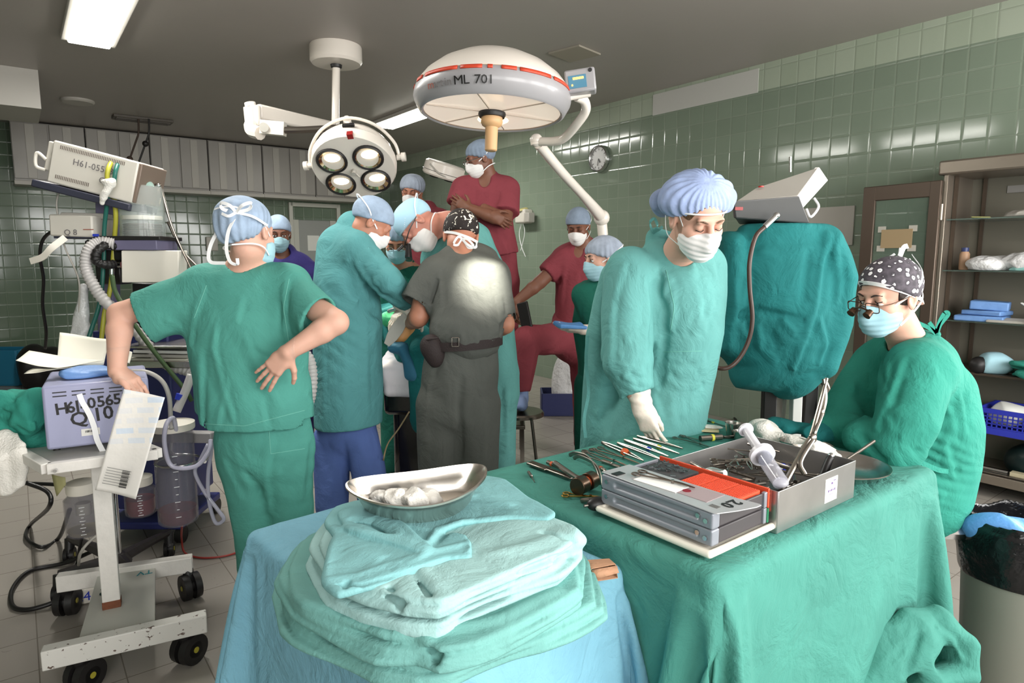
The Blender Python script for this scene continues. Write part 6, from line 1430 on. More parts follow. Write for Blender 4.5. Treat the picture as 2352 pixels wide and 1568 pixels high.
D.folds([((1905, 530), (1890, 600), (1875, 700), (1850, 790), .016), ((1920, 560), (1930, 650), (1925, 700), .010), ((1690, 540), (1780, 545), (1880, 540), .008), ((1680, 590), (1720, 640), (1700, 700), .008), ((1740, 740), (1750, 800), (1790, 830), .012), ((1700, 740), (1720, 780), .010), ((1850, 780), (1830, 830), (1820, 850), .014), ((1880, 720), (1900, 790), (1880, 840), .011), ((1700, 560), (1790, 590), (1870, 575), .006), ((1800, 730), (1830, 770), .010), ((1860, 570), (1850, 640), (1845, 700), -.012), ((1660, 730), (1740, 715), (1850, 735), -.014), ((1765, 760), (1790, 800), -.012), ((1690, 640), (1690, 700), .006)], (2.6, 3.2), .022)
D.crumple(.006, 10, 5, (1, 1, .5)); D.cut(q(1795, 514), (0, 0, 1), .02)
o = sdf('microscope_drape', (D, .0065), DRAPE_DK, it=1); tag(o, 'deep green cloth wrapped round the microscope beside the flowered cap', 'drape'); recenter(o, (mx.x, Y0, P(1800, 870, Y0).z))
# monitor box on top
MX = frame((.42, .9, 0)); 
t = thing('light_source_box', 'tilted grey light source box on top of the draped microscope', 'monitor box', q(1780, 512)); O = t.location
gb = mat('grey_case_plastic', (164, 160, 152), .45); gd = mat('dark_grey_metal', (92, 92, 92), .4, metal=.3); wf = mat('white_panel', (222, 220, 216), .4)
def slab(name, quad, th, m, par, back):
    """solid panel from a quad of world points, thickness along back"""
    back = Vector(back).normalized() * th; v = [Vector(p_) - par.location for p_ in quad]; mb = MB(); mb.add(v + [a + back for a in v], [(0, 1, 2, 3), (7, 6, 5, 4), (0, 4, 5, 1), (1, 5, 6, 2), (2, 6, 7, 3), (3, 7, 4, 0)]); return mb.build(name, m, par, bevel=.004)
tl, tr, br_, bl_ = q(1735, 432, .05), q(1882, 383, .12), q(1832, 450, -.05), q(1690, 462, -.10)
slab('top_panel', [bl_, br_, tr, tl], .02, gb, t, (0, 0, -1))
slab('white_side', [br_, q(1845, 478, -.04), q(1903, 414, .14), tr], .02, wf, t, (-1, .2, 0))
slab('front_bezel', [q(1685, 462, -.12), q(1836, 450, -.07), q(1860, 512, -.02), q(1690, 500, -.08)], .03, gd, t, (0, 1, 0))
slab('lower_face', [q(1690, 500, -.08), q(1860, 512, -.02), q(1850, 520, .1), q(1700, 515, .05)], .02, gd, t, (0, 1, .2))
MB(O).cyl(q(1748, 430, .0), q(1748, 427, .0), .012).build('red_button', mat('red_plastic', (190, 40, 34), .4), t)
MB(O).box(q(1697, 479, -.115), (.035, .006, .014), rot(0, 0, .1)).build('maroon_badge', mat('badge_red'), t)
MB(O).tube([q(1870, 455, .1), q(1880, 475, .08), q(1862, 498, .06), q(1852, 480, .08)], .006).build('white_cable', RIB, t)
MB(O).cyl(q(1815, 360, .1), q(1815, 395, .1), .006).build('rod', chrome, t)
t2 = thing('light_guide', 'dark light guide cable with chrome plug hanging over the microscope drape', 'cable', q(1772, 500, -.15)); O = t2.location
MB(O).cyl(q(1782, 496, -.14), q(1755, 522, -.17), .013).ball(q(1783, 495, -.14), .016).build('plug', chrome, t2)
MB(O).tube([q(1756, 521, -.17), q(1735, 545, -.19), q(1722, 600, -.21), q(1722, 660, -.21), q(1728, 730, -.21), q(1720, 780, -.21), q(1700, 820, -.21), q(1675, 843, -.21), q(1650, 845, -.19), q(1632, 832, -.1)], .0095, 10, 8).build('cable', mat('brown_rubber', (74, 54, 46), .4), t2)
# ---------------------------------------------------------------- waste bin, right edge
t = thing('waste_bin', 'grey bin lined with a black plastic bag in front of the steel cabinet', 'bin', (1.71, 2.06, 0)); O = t.location
MB().lathe([(0, .0), (.15, .0), (.155, .01), (.18, .50), (.187, .52)], n=28).build('body', mat('bin_grey', (140, 140, 130), .5), t)
Q = F(); Q.chain([((O.x, O.y, .625), .195, .205), ((O.x, O.y, .55), .205, .205), ((O.x, O.y, .45), .195, .195)], (1, 0, 0), .02, flat=(True, True)); Q.disp(lambda X, Y, Z: .016 * np.abs(noise(X, Y, Z, 16, 3, 8, (1, 1, .5))) + .006 * noise(X, Y, Z, 45, 7))
Q.chain([((O.x, O.y, .80), .175, .175), ((O.x, O.y, .56), .165, .165)], (1, 0, 0), .01, 's', flat=(True, True))
bag = mat('black_bin_bag', (18, 18, 20), .22, bump=.8, bscale=25, bdist=.01)
sdf('bin_bag', (Q, .006), bag, t)
o = lump('discarded_wrap', (O.x - .10, O.y - .02, .565), (.12, .05, .07), mat('sky_blue_wrap'), 'sky blue wrapper sticking out of the waste bin', 'wrapper', .012, 26, 60, 3, flat=False)
# ---------------------------------------------------------------- trolley with the lilac electrosurgical unit
tw = mat('trolley_white', (214, 210, 204), .4, var=.04, vscale=30, bump=.1, bscale=80); rust = mat('rust', (112, 66, 44), .8, var=.2, vscale=60)
TB0 = PZ(260, 1390, .16)
trz = .775
t = thing('equipment_trolley', 'white painted trolley on four black casters carrying the lilac box', 'trolley', (TB0.x, TB0.y, 0)); O = t.location
n0, n1 = PZ(97, 1512, .155), PZ(475, 1425, .155); f0, f1 = PZ(132, 1338, .155), PZ(442, 1292, .155)
bw = mat('chipped_white_paint', (206, 204, 198), .5); nt = bw.node_tree; N = nt.nodes; tcn = N.new('ShaderNodeTexCoord'); nz = N.new('ShaderNodeTexNoise'); nz.inputs['Scale'].default_value = 60; nz.inputs['Detail'].default_value = 6; cr = N.new('ShaderNodeValToRGB')
cr.color_ramp.elements[0].position = .33; cr.color_ramp.elements[0].color = lin((90, 74, 66)); cr.color_ramp.elements[1].position = .37; cr.color_ramp.elements[1].color = lin((206, 204, 198))
nt.links.new(tcn.outputs['Object'], nz.inputs['Vector']); nt.links.new(nz.outputs['Fac'], cr.inputs[0]); nt.links.new(cr.outputs[0], N['Principled BSDF'].inputs['Base Color'])
MB(O).bar(n0, n1, .05, .07).build('base_beam', bw, t, bevel=.004); MB(O).bar(f0, f1, .05, .07).build('base_beam', tw, t, bevel=.004)
bd = (n1 - n0).normalized(); bp_ = bd.cross(V(0, 0, 1)) * -1
m0, m1 = (n0 + n1) / 2 - bd * .03, (f0 + f1) / 2
mb = MB(O); wv = bd * .125; z_ = V(0, 0, .012)
mb.add([m0 - wv + z_, m0 + wv * .9 + z_, m1 + wv * .85 + z_, m1 - wv * .85 + z_] + [q_ - V(0, 0, .02) for q_ in (m0 - wv, m0 + wv * .9, m1 + wv * .85, m1 - wv * .85)], [(0, 1, 2, 3), (7, 6, 5, 4), (0, 4, 5, 1), (1, 5, 6, 2), (2, 6, 7, 3), (3, 7, 4, 0)])
pl = mb.build('base_plate', mat('plate_grey', (180, 180, 172), .45), t)
pM = frame(-bd); 
text('SALA', 'lettering', .075, rot(0, 0, math.atan2(bd.y, bd.x) + PI / 2), (m0 * .22 + m1 * .78) - wv * .45 + V(0, 0, .0145), mat('dark_green_ink', (20, 52, 48), .6), t)
text('TV', 'lettering', .05, rot(0, 0, math.atan2(bd.y, bd.x) + PI), (m0 * .12 + m1 * .88) + wv * .55 + V(0, 0, .0145), mat('teal_ink', (30, 120, 130), .6), t)
pt = PZ(258, 1392, .165) ; ptop = V(pt.x - .0, pt.y + .0, trz - .03)
MB(O).bar(pt + V(0, 0, .03), ptop, .06, .045, bp_).build('post', tw, t, bevel=.003); MB(O).bar(pt, pt + V(0, 0, .032), .062, .047, bp_).build('rusty_foot', rust, t, bevel=.003)
def caster(par, top, r=.055, wd=.035, dirv=V(1, 0, 0), m=black_pl):
    top = Vector(top) - par.location; z = -par.location.z + r; c = V(top.x, top.y, z) + dirv * .02; ax_ = dirv.cross(V(0, 0, 1)).normalized()
    h_ = MB().cyl(c + V(0, 0, .01), V(top.x, top.y, max(top.z, z + .03)), .022).build('caster', m, par)
    mb = MB()
    for s_ in (-1, 1): mb.cyl(c + ax_ * s_ * wd * .25, c + ax_ * s_ * wd, r, r * .96, 24)
    mb.cyl(c - ax_ * wd, c + ax_ * wd, r * .5); mb.build('wheel', m, h_)
    MB().cyl(c - ax_ * (wd + .002), c + ax_ * (wd + .002), .011).build('hub', mat('yellow_hub', (160, 150, 50), .5), h_)
for q_, dv in ((n0 + bd * .10, V(.3, .95, 0)), (n1 - bd * .08, V(.35, .93, 0)), (f0 + bd * .02, V(-.2, .97, 0)), (f1 - bd * .02, V(.7, -.7, 0))): caster(t, V(q_.x, q_.y, .13), .058, .036, dv.normalized())
# tray: two rails and a shelf
c0 = PZ(108, 1076, trz); c1 = PZ(300, 1050, trz); c2 = PZ(-40, 990, trz); back = (c2 - c0)
MB(O).bar(c0, c0 + (c1 - c0) * 1.35, .035, .036).build('front_rail', tw, t, bevel=.003); MB(O).bar(c0, c2, .035, .036).build('side_rail', tw, t, bevel=.003)
MB(O).cyl(PZ(128, 1078, trz - .003) + bp_ * -.02, PZ(128, 1078, trz - .003) + bp_ * .02, .006).build('bolt', chrome, t)
e_ = c0 + (c1 - c0) * 1.35; mb = MB(O); mb.add([c0 + V(0, 0, .006), e_ + V(0, 0, .006), e_ + back + V(0, 0, .006), c2 + V(0, 0, .006)] + [q_ - V(0, 0, .002) for q_ in (c0, e_, e_ + back, c2)], [(0, 1, 2, 3), (7, 6, 5, 4), (0, 4, 5, 1), (1, 5, 6, 2), (2, 6, 7, 3), (3, 7, 4, 0)])
mb.build('tray', mat('tray_grey', (190, 188, 182), .4), t); MB(O).bar(e_, e_ + back, .035, .036).build('side_rail', tw, t, bevel=.003)
MB(O).bar(c2, e_ + back, .035, .036).build('back_rail', tw, t, bevel=.003)
# lilac box
lil = mat('lilac_grey_enamel', (152, 154, 182), .38, var=.03); ub = trz + .022
l0 = PZ(108, 1040, ub); l1 = PZ(300, 1016, ub); ld = (l1 - l0).normalized(); lb = ld.cross(V(0, 0, -1)) ; LW = .335; LH = P(101, 893, l0.y).z - ub; LD = .36
lb = V(-ld.y, ld.x, 0); lc = l0 + ld * LW / 2 + lb * LD / 2
t = thing('electrosurgical_unit', 'lilac box hand-lettered H61-05655 and Q 10 on the white trolley', 'electrosurgical unit', (lc.x, lc.y, ub), rz=math.atan2(ld.y, ld.x))
MB().box((0, 0, LH / 2 + .008), (LW, LD, LH)).build('case', lil, t, bevel=.01)
mb = MB()
for r_ in range(2):
    for i in range(5): mb.box((-.115 + i * .058, -LD / 2 - .0005, LH - .018 - r_ * .014), (.042, .003, .004))
mb.build('vent_slots', black_pl, t)
FM = rot(PI / 2, 0, 0)
lt_m = mat('black_ink')
for ch, x, z, sz_ in (('H', -.112, .155, .058), ('6', -.085, .157, .058), ('1', -.064, .159, .058), ('-', -.047, .160, .058), ('0', -.020, .166, .056), ('5', .010, .168, .056), ('6', .036, .170, .056), ('5', .062, .172, .056), ('5', .090, .174, .056), ('Q', -.062, .112, .07), ('1', -.004, .120, .07), ('0', .030, .124, .07)):
    o = text(ch, 'lettering', sz_, FM, (0, 0, 0), lt_m, t, .0006, thick=.0012); o.matrix_local = Matrix.Translation((x, -LD / 2 - .001, z)) @ (rot(PI / 2, -.06, 0)).to_4x4()
MB().box((-.03, -LD / 2 - .001, .06), (.058, .002, .026)).build('asset_label', mat('label_white', (216, 214, 208), .6), t)
mb = MB()
for i in range(9): mb.box((-.045 + i * .0045, -LD / 2 - .003, .063), (.0016 + .001 * (i % 3), .001, .008))
mb.build('barcode', black_pl, t)
mb = MB()
for x in (-.14, .14):
    for y in (-.15, .15): mb.cyl((x, y, 0), (x, y, .01), .012)
mb.build('feet', black_pl, t)
TL = Matrix.Translation(t.location) @ Matrix.Rotation(math.atan2(ld.y, ld.x), 4, 'Z')
def U(x, y, z): return TL @ V(x, y, z)
uz = LH + .010
# white strap hanging over its front
fy = -LD / 2 - .004
single(MB().ribbon([U(-.055, fy, LH - .03), U(-.048, fy, LH - .06), U(-.03, fy - .004, .13), U(-.018, fy - .006, .08), U(-.012, fy - .006, .03), U(.004, fy - .008, -.02)], .018, .0025, ld), 'white_strap', RIB, 'white cloth tape hanging down the front of the lilac box', 'strap')
# papers and packs on top
o = lump('blue_wrapped_pack', U(-.02, -.04, uz), (.10, .075, .022), papb if False else mat('pale_blue_wrap'), 'sky blue folded pack lying on the lilac box under the papers', 'pack', .006, 40, 71, 4, Mr=rot(0, 0, math.atan2(ld.y, ld.x)))
def sheetobj(name, corners, m, label, cat, curl=.01, seed=0, group=None, th=.0012, nu=14, nv=10, parent=None):
    a, b, c_, d = [Vector(q_) for q_ in corners]; nn = (b - a).cross(d - a).normalized(); mb = MB(parent.location if parent else (0, 0, 0))
    mb.grid(lambda s_, r_: (a * (1 - s_) + b * s_) * (1 - r_) + (d * (1 - s_) + c_ * s_) * r_ + nn * curl * (math.sin(s_ * 5 + seed) * .6 + math.sin(r_ * 4 + seed * 2) * .5), nu, nv)
    if parent: return mb.build(name, m, parent, solid=th, angle=180)
    o = mb.build(name, m, None, solid=th, angle=180); tag(o, label, cat, group); a_ = np.array([v.co[:] for v in o.data.vertices]); c0_ = (a_.min(0) + a_.max(0)) / 2; return recenter(o, (c0_[0], c0_[1], a_[:, 2].min()))
papc = mat('cream_paper', (226, 222, 206), .8, var=.03); 
Yb = U(0, 0, 0).y
def q3(u, v, Y): return P(u, v, Y)
sheetobj('paper_form', [q3(130, 838, Yb - .06), q3(238, 838, Yb + .05), q3(252, 778, Yb + .12), q3(137, 764, Yb + .02)], papc, 'upright curled cream paper form standing on the blue pack', 'paper', .008, 1)
sheetobj('paper_form', [q3(36, 828, Yb - .18), q3(132, 845, Yb - .10), q3(240, 830, Yb + .05), q3(66, 808, Yb - .10)], papc, 'flat cream paper form jutting out past the edge of the lilac box', 'paper', .006, 2)
sheetobj('paper_slip', [q3(55, 858, Yb - .16), q3(130, 848, Yb - .12), q3(225, 842, Yb + .02), q3(75, 846, Yb - .13)], papc, 'narrow paper slip curling down below the flat cream form', 'paper', .004, 3)
sheetobj('paper_form', [q3(245, 822, Yb + .12), q3(298, 835, Yb + .12), q3(304, 808, Yb + .15), q3(250, 795, Yb + .16)], papc, 'corner of a cream paper behind the nurse\'s forearm', 'paper', .003, 4)
for nm_, pts in (('ink', [((142, 800), (150, 800)), ((142, 806), (152, 806)), ((142, 822), (165, 824)), ((142, 828), (160, 829)), ((165, 812), (205, 806)), ((180, 826), (230, 828))]),):
    pass
# packaging strip held by the leaning nurse
pk = mat('sterile_packaging', (222, 218, 214), .6, bump=.2, bscale=18); nt = pk.node_tree; N = nt.nodes
tcn = N.new('ShaderNodeTexCoord'); br = N.new('ShaderNodeTexBrick'); br.inputs['Color1'].default_value = lin((200, 210, 222)); br.inputs['Color2'].default_value = lin((222, 218, 214)); br.inputs['Mortar'].default_value = lin((224, 220, 214)); br.inputs['Scale'].default_value = 7; br.inputs['Mortar Size'].default_value = .06; br.inputs['Bias'].default_value = -.1
mpn = N.new('ShaderNodeMapping'); mpn.inputs['Rotation'].default_value = (PI / 2, .3, 0); nt.links.new(tcn.outputs['Object'], mpn.inputs[0]); nt.links.new(mpn.outputs[0], br.inputs['Vector'])
sx_ = N.new('ShaderNodeSeparateXYZ'); nt.links.new(tcn.outputs['Object'], sx_.inputs[0]); st_ = N.new('ShaderNodeMath'); st_.operation = 'GREATER_THAN'; st_.inputs[1].default_value = .17; nt.links.new(sx_.outputs['Z'], st_.inputs[0])
mxn = N.new('ShaderNodeMix'); mxn.data_type = 'RGBA'; mxn.inputs[6].default_value = lin((222, 218, 212)); nt.links.new(st_.outputs[0], mxn.inputs[0]); nt.links.new(br.outputs['Color'], mxn.inputs[7]); nt.links.new(mxn.outputs[2], N['Principled BSDF'].inputs['Base Color'])
hY = 2.22
so = thing('sterile_pouch', 'long printed paper pouch held by the nurse leaning on the lilac box', 'paper pouch', P(270, 1140, hY))
sheetobj('paper', [P(218, 1125, hY), P(312, 1146, hY + .01), P(380, 912, hY + .05), P(286, 893, hY + .03)], pk, '', '', .006, 2.4, nu=20, nv=30, parent=so)
mb = MB(so.location); a_, b_ = P(296, 1085, hY - .012), P(286, 1130, hY - .012)
for i in range(14):
    f_ = i / 14; c_ = P(290 - 10 * f_ + 0, 1082 + 40 * f_, hY - .012); mb.box(c_, (.026, .001, .0012 + .001 * (i % 3)), rot(0, .2, 0))
mb.build('barcode', black_pl, so)
mb = MB(so.location)
for i in range(7):
    for j in range(1):
        c_ = P(262 + j * 62 + 3 * i * .0 + (6 - i) * 2, 1078 + i * 6, hY - .008); mb.box(c_, (.085, .0008, .0016), rot(0, .2, 0))
mb.build('small_print', mat('grey_mark'), so)
# crumpled green cloth, white towel, tray left
cl = P(50, 975, 2.45)
Q = F(); R = random.Random(4)
for i in range(9):
    a_ = P(R.uniform(8, 95), R.uniform(915, 1030), 2.42 + R.uniform(-.05, .05)); Q.ell(a_, (.055, .05, .04), rot(R.random(), R.random(), R.random()), .03)
for i in range(10):
    a_ = P(R.uniform(8, 90), R.uniform(915, 1030), 2.35); b_ = a_ + V(R.uniform(-.07, .07), 0, R.uniform(-.07, .07)); Q.pf([a_, (a_ + b_) / 2 + V(0, 0, .01), b_], .014, .010 if i % 2 else -.012, world=True)
Q.crumple(.012, 24, 5, (1, 1, 1))
o = sdf('crumpled_cloth', (Q, .005), GOWN3); tag(o, 'crumpled green cloth heaped beside the lilac box', 'cloth'); recenter(o, (cl.x, cl.y, trz + .02))
TWL = mat('white_towelling', (226, 222, 214), .95, bump=1, bscale=140, bdist=.004)
Q = F(); Y_ = 2.30
Q.chain([(P(2, 1002, Y_ + .04), .03, .02), (P(26, 1040, Y_), .04, .018), (P(38, 1080, Y_), .034, .013), (P(42, 1112, Y_), .020, .010)], (1, 0, 0), .02); Q.chain([(P(-5, 1010, Y_ + .04), .035, .03), (P(5, 1070, Y_), .03, .024), (P(10, 1125, Y_), .025, .014)], (1, 0, 0), .02)
Q.crumple(.008, 30, 8, (1, 1, .3)); o = sdf('white_towel', (Q, .0045), TWL); tag(o, 'white towel draped over the side rail of the white trolley', 'towel'); recenter(o, P(25, 1125, Y_))
# ---------------------------------------------------------------- suction stand with jars
sc0 = PZ(272, 1290, .13)
t = thing('suction_stand', 'black five-star wheeled stand with grey holder for suction jars', 'stand', (sc0.x, sc0.y, 0)); O = t.location
bkm = mat('worn_black_metal', (40, 36, 36), .4, var=.2, vscale=40)
MB(O).lathe([(0, .10), (.05, .10), (.055, .13), (.03, .17), (0, .18)], (sc0.x, sc0.y, 0)).build('hub', bkm, t)
for (u, v) in ((388, 1222), (135, 1318), (330, 1345), (250, 1235), (160, 1235)):
    e = PZ(u, v, .115); MB(O).tube([V(sc0.x, sc0.y, .145), (V(sc0.x, sc0.y, .15) + e) / 2, e], lambda s_: .030 - .012 * s_, 8, 4).build('leg', bkm, t); caster(t, e, .036, .022, V(.3, -.9, 0).normalized(), black_pl)
pY = sc0.y; hz = P(400, 1000, pY).z
MB(O).cyl((sc0.x, sc0.y, .15), (sc0.x, sc0.y, hz + .02), .018).build('pole', chrome, t)
MB(O).bar(P(262, 1000, pY), P(492, 1003, pY - .05), .05, .045).build('holder_bar', mat('holder_grey', (150, 146, 146), .4), t, bevel=.005)
cY = pY - .12; cc = P(411, 1090, cY); r_c = 45 * cY / 1500
for v in (1058,): MB(O).tube([V(cc.x + (r_c + .006) * math.cos(a), cY + (r_c + .006) * math.sin(a), P(411, v, cY).z) for a in np.linspace(0, 2 * PI, 25)], .005, 8, 1).build('ring', chrome, t)
MB(O).tube([V(cc.x + .0, cY + r_c + .006, P(411, 1058, cY).z), P(395, 1040, pY - .03), P(395, 1005, pY - .02)], .006).tube([P(470, 1060, cY), P(478, 1040, pY - .03), P(478, 1005, pY - .04)], .008).build('hook', chrome, t)
clr = mat('clear_plastic', (120, 118, 128), .08, alpha=.30, coat=.5); blood = mat('dark_red_fluid', (110, 22, 20), .3); fluid = mat('red_fluid', (150, 40, 30), .3); wcap = mat('white_cap', (222, 216, 204), .45)
def jar(name, label, u, vtop, vbot, Y, wpx, lid_m, fl=None, flm=None, lidh=.03, cat='suction jar', neck=.8, marks=True, group=None):
    r = wpx * Y / 1500; zt_, zb_ = P(u, vtop, Y).z, P(u, vbot, Y).z; h_ = zt_ - zb_; c_ = P(u, vbot, Y)
    t = thing(name, label, cat, (c_.x, Y, zb_), group)
    MB().lathe([(0, 0), (r * .85, 0), (r * .98, .008), (r, .02), (r, h_ * .86), (r * neck, h_ * .97), (r * neck, h_), (r * neck - .003, h_), (r * neck - .003, h_ * .97), (r - .004, h_ * .85), (r - .004, .022), (r * .83, .004), (0, .004)], n=32).build('jar_wall', clr, t)
    MB().lathe([(0, h_), (r * (neck + .08), h_), (r * (neck + .1), h_ + .006), (r * (neck + .1), h_ + lidh), (r * .6, h_ + lidh + .006), (0, h_ + lidh + .008)], n=32).build('lid', lid_m, t)
    if fl: MB().lathe([(0, .006), (r * .8, .006), (r - .006, .024), (r - .006, h_ * fl), (0, h_ * fl)], n=32).build('fluid', flm, t)
    if marks:
        mb = MB()
        for i in range(9): a = -PI / 2 + .5; z = h_ * (.12 + .08 * i); mb.box((r * 1.005 * math.cos(a), r * 1.005 * math.sin(a), z), (.020 if i % 2 == 0 else .010, .001, .0022), rot(0, 0, a + PI / 2))
        mb.build('graduations', RIB, t)
    return t
j = jar('suction_canister', 'large clear graduated suction canister with a little dark red fluid', 411, 985, 1198, cY, 44, wcap, .16, blood, .028, neck=1.0)
j = jar('suction_bottle', 'brown-red fluid filled bottle with white cap behind the hanging pouch', 325, 1112, 1180, cY + .05, 34, wcap, .55, fluid, .035, neck=.75)
j = jar('suction_bottle', 'clear glass bottle with wide white lid left of the trolley post', 197, 1130, 1225, cY - .02, 40, wcap, .12, mat('pale_yellow_fluid', (170, 160, 130), .3), .045, neck=.72)
MB().cyl((0, 0, P(197, 1150, cY).z - j.location.z - .05), (0, 0, P(197, 1150, cY).z - j.location.z), .028).build('float_valve', wcap, j)
def hose(name, label, pts, r, m, cat='hose', n=10, ribs=0, group=None, sm=8):
    mb = MB()
    if ribs:
        L_ = sum((Vector(pts[i + 1]) - Vector(pts[i])).length for i in range(len(pts) - 1)); k_ = L_ / ribs
        P_ = smoothpath(pts, max(sm, int(k_ * 4 / len(pts)) + 2)); mb.tube(P_, lambda s_: r * (1 + .10 * math.sin(s_ * k_ * 2 * PI)), n, 1)
    else: mb.tube(pts, r, n, sm)
    return single(mb, name, m, label, cat, group, angle=180)
tubec = mat('clear_pvc', (190, 188, 206), .15, alpha=.75, coat=.4)
hose('clear_tube', 'clear plastic tube looping from the canister lid round its rim', [P(405, 990, cY - .06), P(398, 960, cY - .1), P(382, 975, cY - .13), P(378, 1020, cY - .13), P(395, 1070, cY - .12), P(450, 1070, cY - .11), P(480, 1035, cY - .09), P(484, 1010, cY - .06)], .009, tubec)
hose('clear_tube', 'clear plastic tube hanging in a long loop beside the canister', [P(478, 1020, cY), P(458, 1060, cY), P(448, 1085, cY), P(470, 1130, cY), P(500, 1170, cY), P(514, 1192, cY), P(495, 1200, cY), P(480, 1150, cY), P(478, 1090, cY), P(486, 1030, cY), P(484, 1010, cY)], .008, tubec)
hose('red_tube', 'thin red tube running over the floor from under the canister', [P(418, 1205, cY + .1), PZ(417, 1235, .10), PZ(424, 1268, .012), PZ(455, 1280, .008), PZ(500, 1279, .008), PZ(545, 1268, .008), PZ(600, 1240, .008)], .005, mat('red_rubber', (150, 50, 44), .4))
blk = mat('black_rubber', (22, 20, 20), .4)
hose('power_cable', 'black cable looping on the floor at the outer end of the trolley', [PZ(220, 1262, .10), PZ(150, 1292, .02), PZ(70, 1310, .012), PZ(30, 1350, .012), PZ(28, 1390, .012), PZ(60, 1400, .012), PZ(110, 1388, .02), PZ(135, 1375, .03)], .010, blk, 'cable')
hose('power_cable', 'black cable loop hanging behind the glass bottle', [P(60, 1108, 2.9), P(110, 1130, 2.9), P(112, 1165, 2.9), PZ(70, 1205, .02), PZ(60, 1235, .02), PZ(95, 1256, .02), PZ(135, 1235, .02), P(160, 1170, 2.9)], .010, blk, 'cable')
hose('power_cable', 'black cable running sideways below the white towel', [P(60, 1110, 2.95), P(120, 1112, 2.92), P(200, 1118, 2.9)], .009, blk, 'cable')
hose('power_cable', 'thin black cable dropping behind the suction stand', [P(190, 1225, 2.95), P(182, 1262, 2.95), PZ(178, 1290, .03), PZ(160, 1330, .02)], .007, blk, 'cable')
hose('grey_tube', 'thin pale tube arching over the star base to the power strip', [PZ(180, 1310, .08), P(185, 1270, 2.6), P(215, 1235, 2.62), P(240, 1228, 2.65), P(262, 1250, 2.7)], .006, grey_lam2)
c = PZ(193, 1362, .04); t = thing('power_strip', 'white power strip marked 24 on the floor beside the near caster', 'power strip', (c.x, c.y, 0), rz=math.atan2(bd.y, bd.x))
MB().box((0, 0, .035), (.17, .06, .065)).build('case', wcap, t, bevel=.006)
text('24', 'lettering', .058, FM, t.location + rot(0, 0, math.atan2(bd.y, bd.x)) @ V(0, -.031, .036), mat('blue_ink', (40, 60, 180), .6), t)
o = [x for x in COL.objects if x.parent == t][-1]; o.matrix_local = Matrix.Translation((.0, -.031, .036)) @ FM.to_4x4()
o = sheetobj('yellow_tag', [P(118, 1090, 2.5), P(150, 1096, 2.5), P(152, 1112, 2.5), P(130, 1140, 2.5)], mat('dull_yellow_card', (160, 156, 110), .7), 'dull yellow tag hanging under the corner of the trolley tray', 'tag', .002, 1, nu=4, nv=4)
# ---------------------------------------------------------------- anaesthesia machine
AY = 3.25
t = thing('anaesthesia_machine', 'tall anaesthesia machine with glass bellows, lilac column and dark blue cabinet', 'anaesthesia machine', (P(330, 800, AY).x, AY + .15, 0)); O = t.location
dkb = mat('dark_blue_enamel', (44, 50, 108), .4); A_ = lambda u, v, d=0: P(u, v, AY + d)
c = A_(350, 830, .25) - O; hb_ = A_(350, 760, .25).z
MB().box((c.x, c.y, (hb_ + .12) / 2 + .04), (.40, .40, hb_ - .16)).build('cabinet', dkb, t, bevel=.01)
MB().box((c.x, c.y, .10), (.44, .46, .04)).build('base', dkb, t, bevel=.008)
for sx in (-1, 1):
    for sy in (-1, 1):
        MB().cyl((c.x + sx * .2 - .015, c.y + sy * .2, .045), (c.x + sx * .2 + .015, c.y + sy * .2, .045), .045).build('caster', black_pl, t)
MB(O).bar(A_(246, 430, .2), V(A_(246, 700, .2).x, AY + .2, hb_ - .02), .085, .07, (0, 1, 0)).build('column', mat('lilac_column', (112, 108, 136), .4), t, bevel=.006)
MB(O).bar(A_(335, 650, .2), V(A_(335, 700, .2).x, AY + .2, hb_ - .02), .10, .08, (0, 1, 0)).build('support', black_pl, t, bevel=.006)
MB(O).box(A_(325, 563, .06), (.26, .2, .05)).build('bellows_base', mat('lilac_column'), t, bevel=.004); MB(O).box(A_(325, 548, .06), (.30, .22, .02)).build('bellows_plate', black_pl, t, bevel=.004)
bc = A_(330, 545, .06) - O; br_ = 47 * AY / 1500; bh = A_(330, 428, .06).z - A_(330, 545, .06).z
g_ = MB().lathe([(br_, 0), (br_, bh * .93), (br_ * .96, bh), (br_ * .6, bh * 1.03), (br_ * .58, bh * 1.02), (br_ * .93, bh * .98), (br_ * .97, bh * .92), (br_ * .97, 0)], bc, n=36).build('bellows_glass', glass, t)
MB().lathe([(0, bh), (br_ * .62, bh), (br_ * .6, bh * 1.05), (br_ * .38, bh * 1.18), (.03, bh * 1.22), (.022, bh * 1.38), (0, bh * 1.38)], bc, n=30).build('top_fitting', mat('seafoam_plastic', (150, 178, 168), .3), t)
mb = MB(); prof = [(0, .004)]
for i in range(6): prof += [(br_ * .88, .006 + i * .011), (br_ * .78, .0115 + i * .011)]
prof.append((0, .07)); mb.lathe(prof, bc, n=32); mb.build('bellows', mat('bellows_rubber', (90, 76, 66), .6), t)
MB().lathe([(0, .085), (br_ * .88, .085), (br_ * .9, .095), (br_ * .88, .105), (0, .105)], bc, n=32).build('bellows_disc', wcap, t)
MB().cyl(bc, bc + V(0, 0, bh), .022).build('inner_tube', clr, t)
for a in (.6, 2.4, 4.2): MB().ball(bc + V(br_ * .8 * math.cos(a), br_ * .8 * math.sin(a), bh * 1.04), .012).build('thumb_nut', chrome, t)
slab('white_panel', [A_(278, 575, -.04), A_(410, 575, .02), A_(409, 648, .02), A_(279, 649, -.04)], .06, wcap, t, (.3, 1, 0))
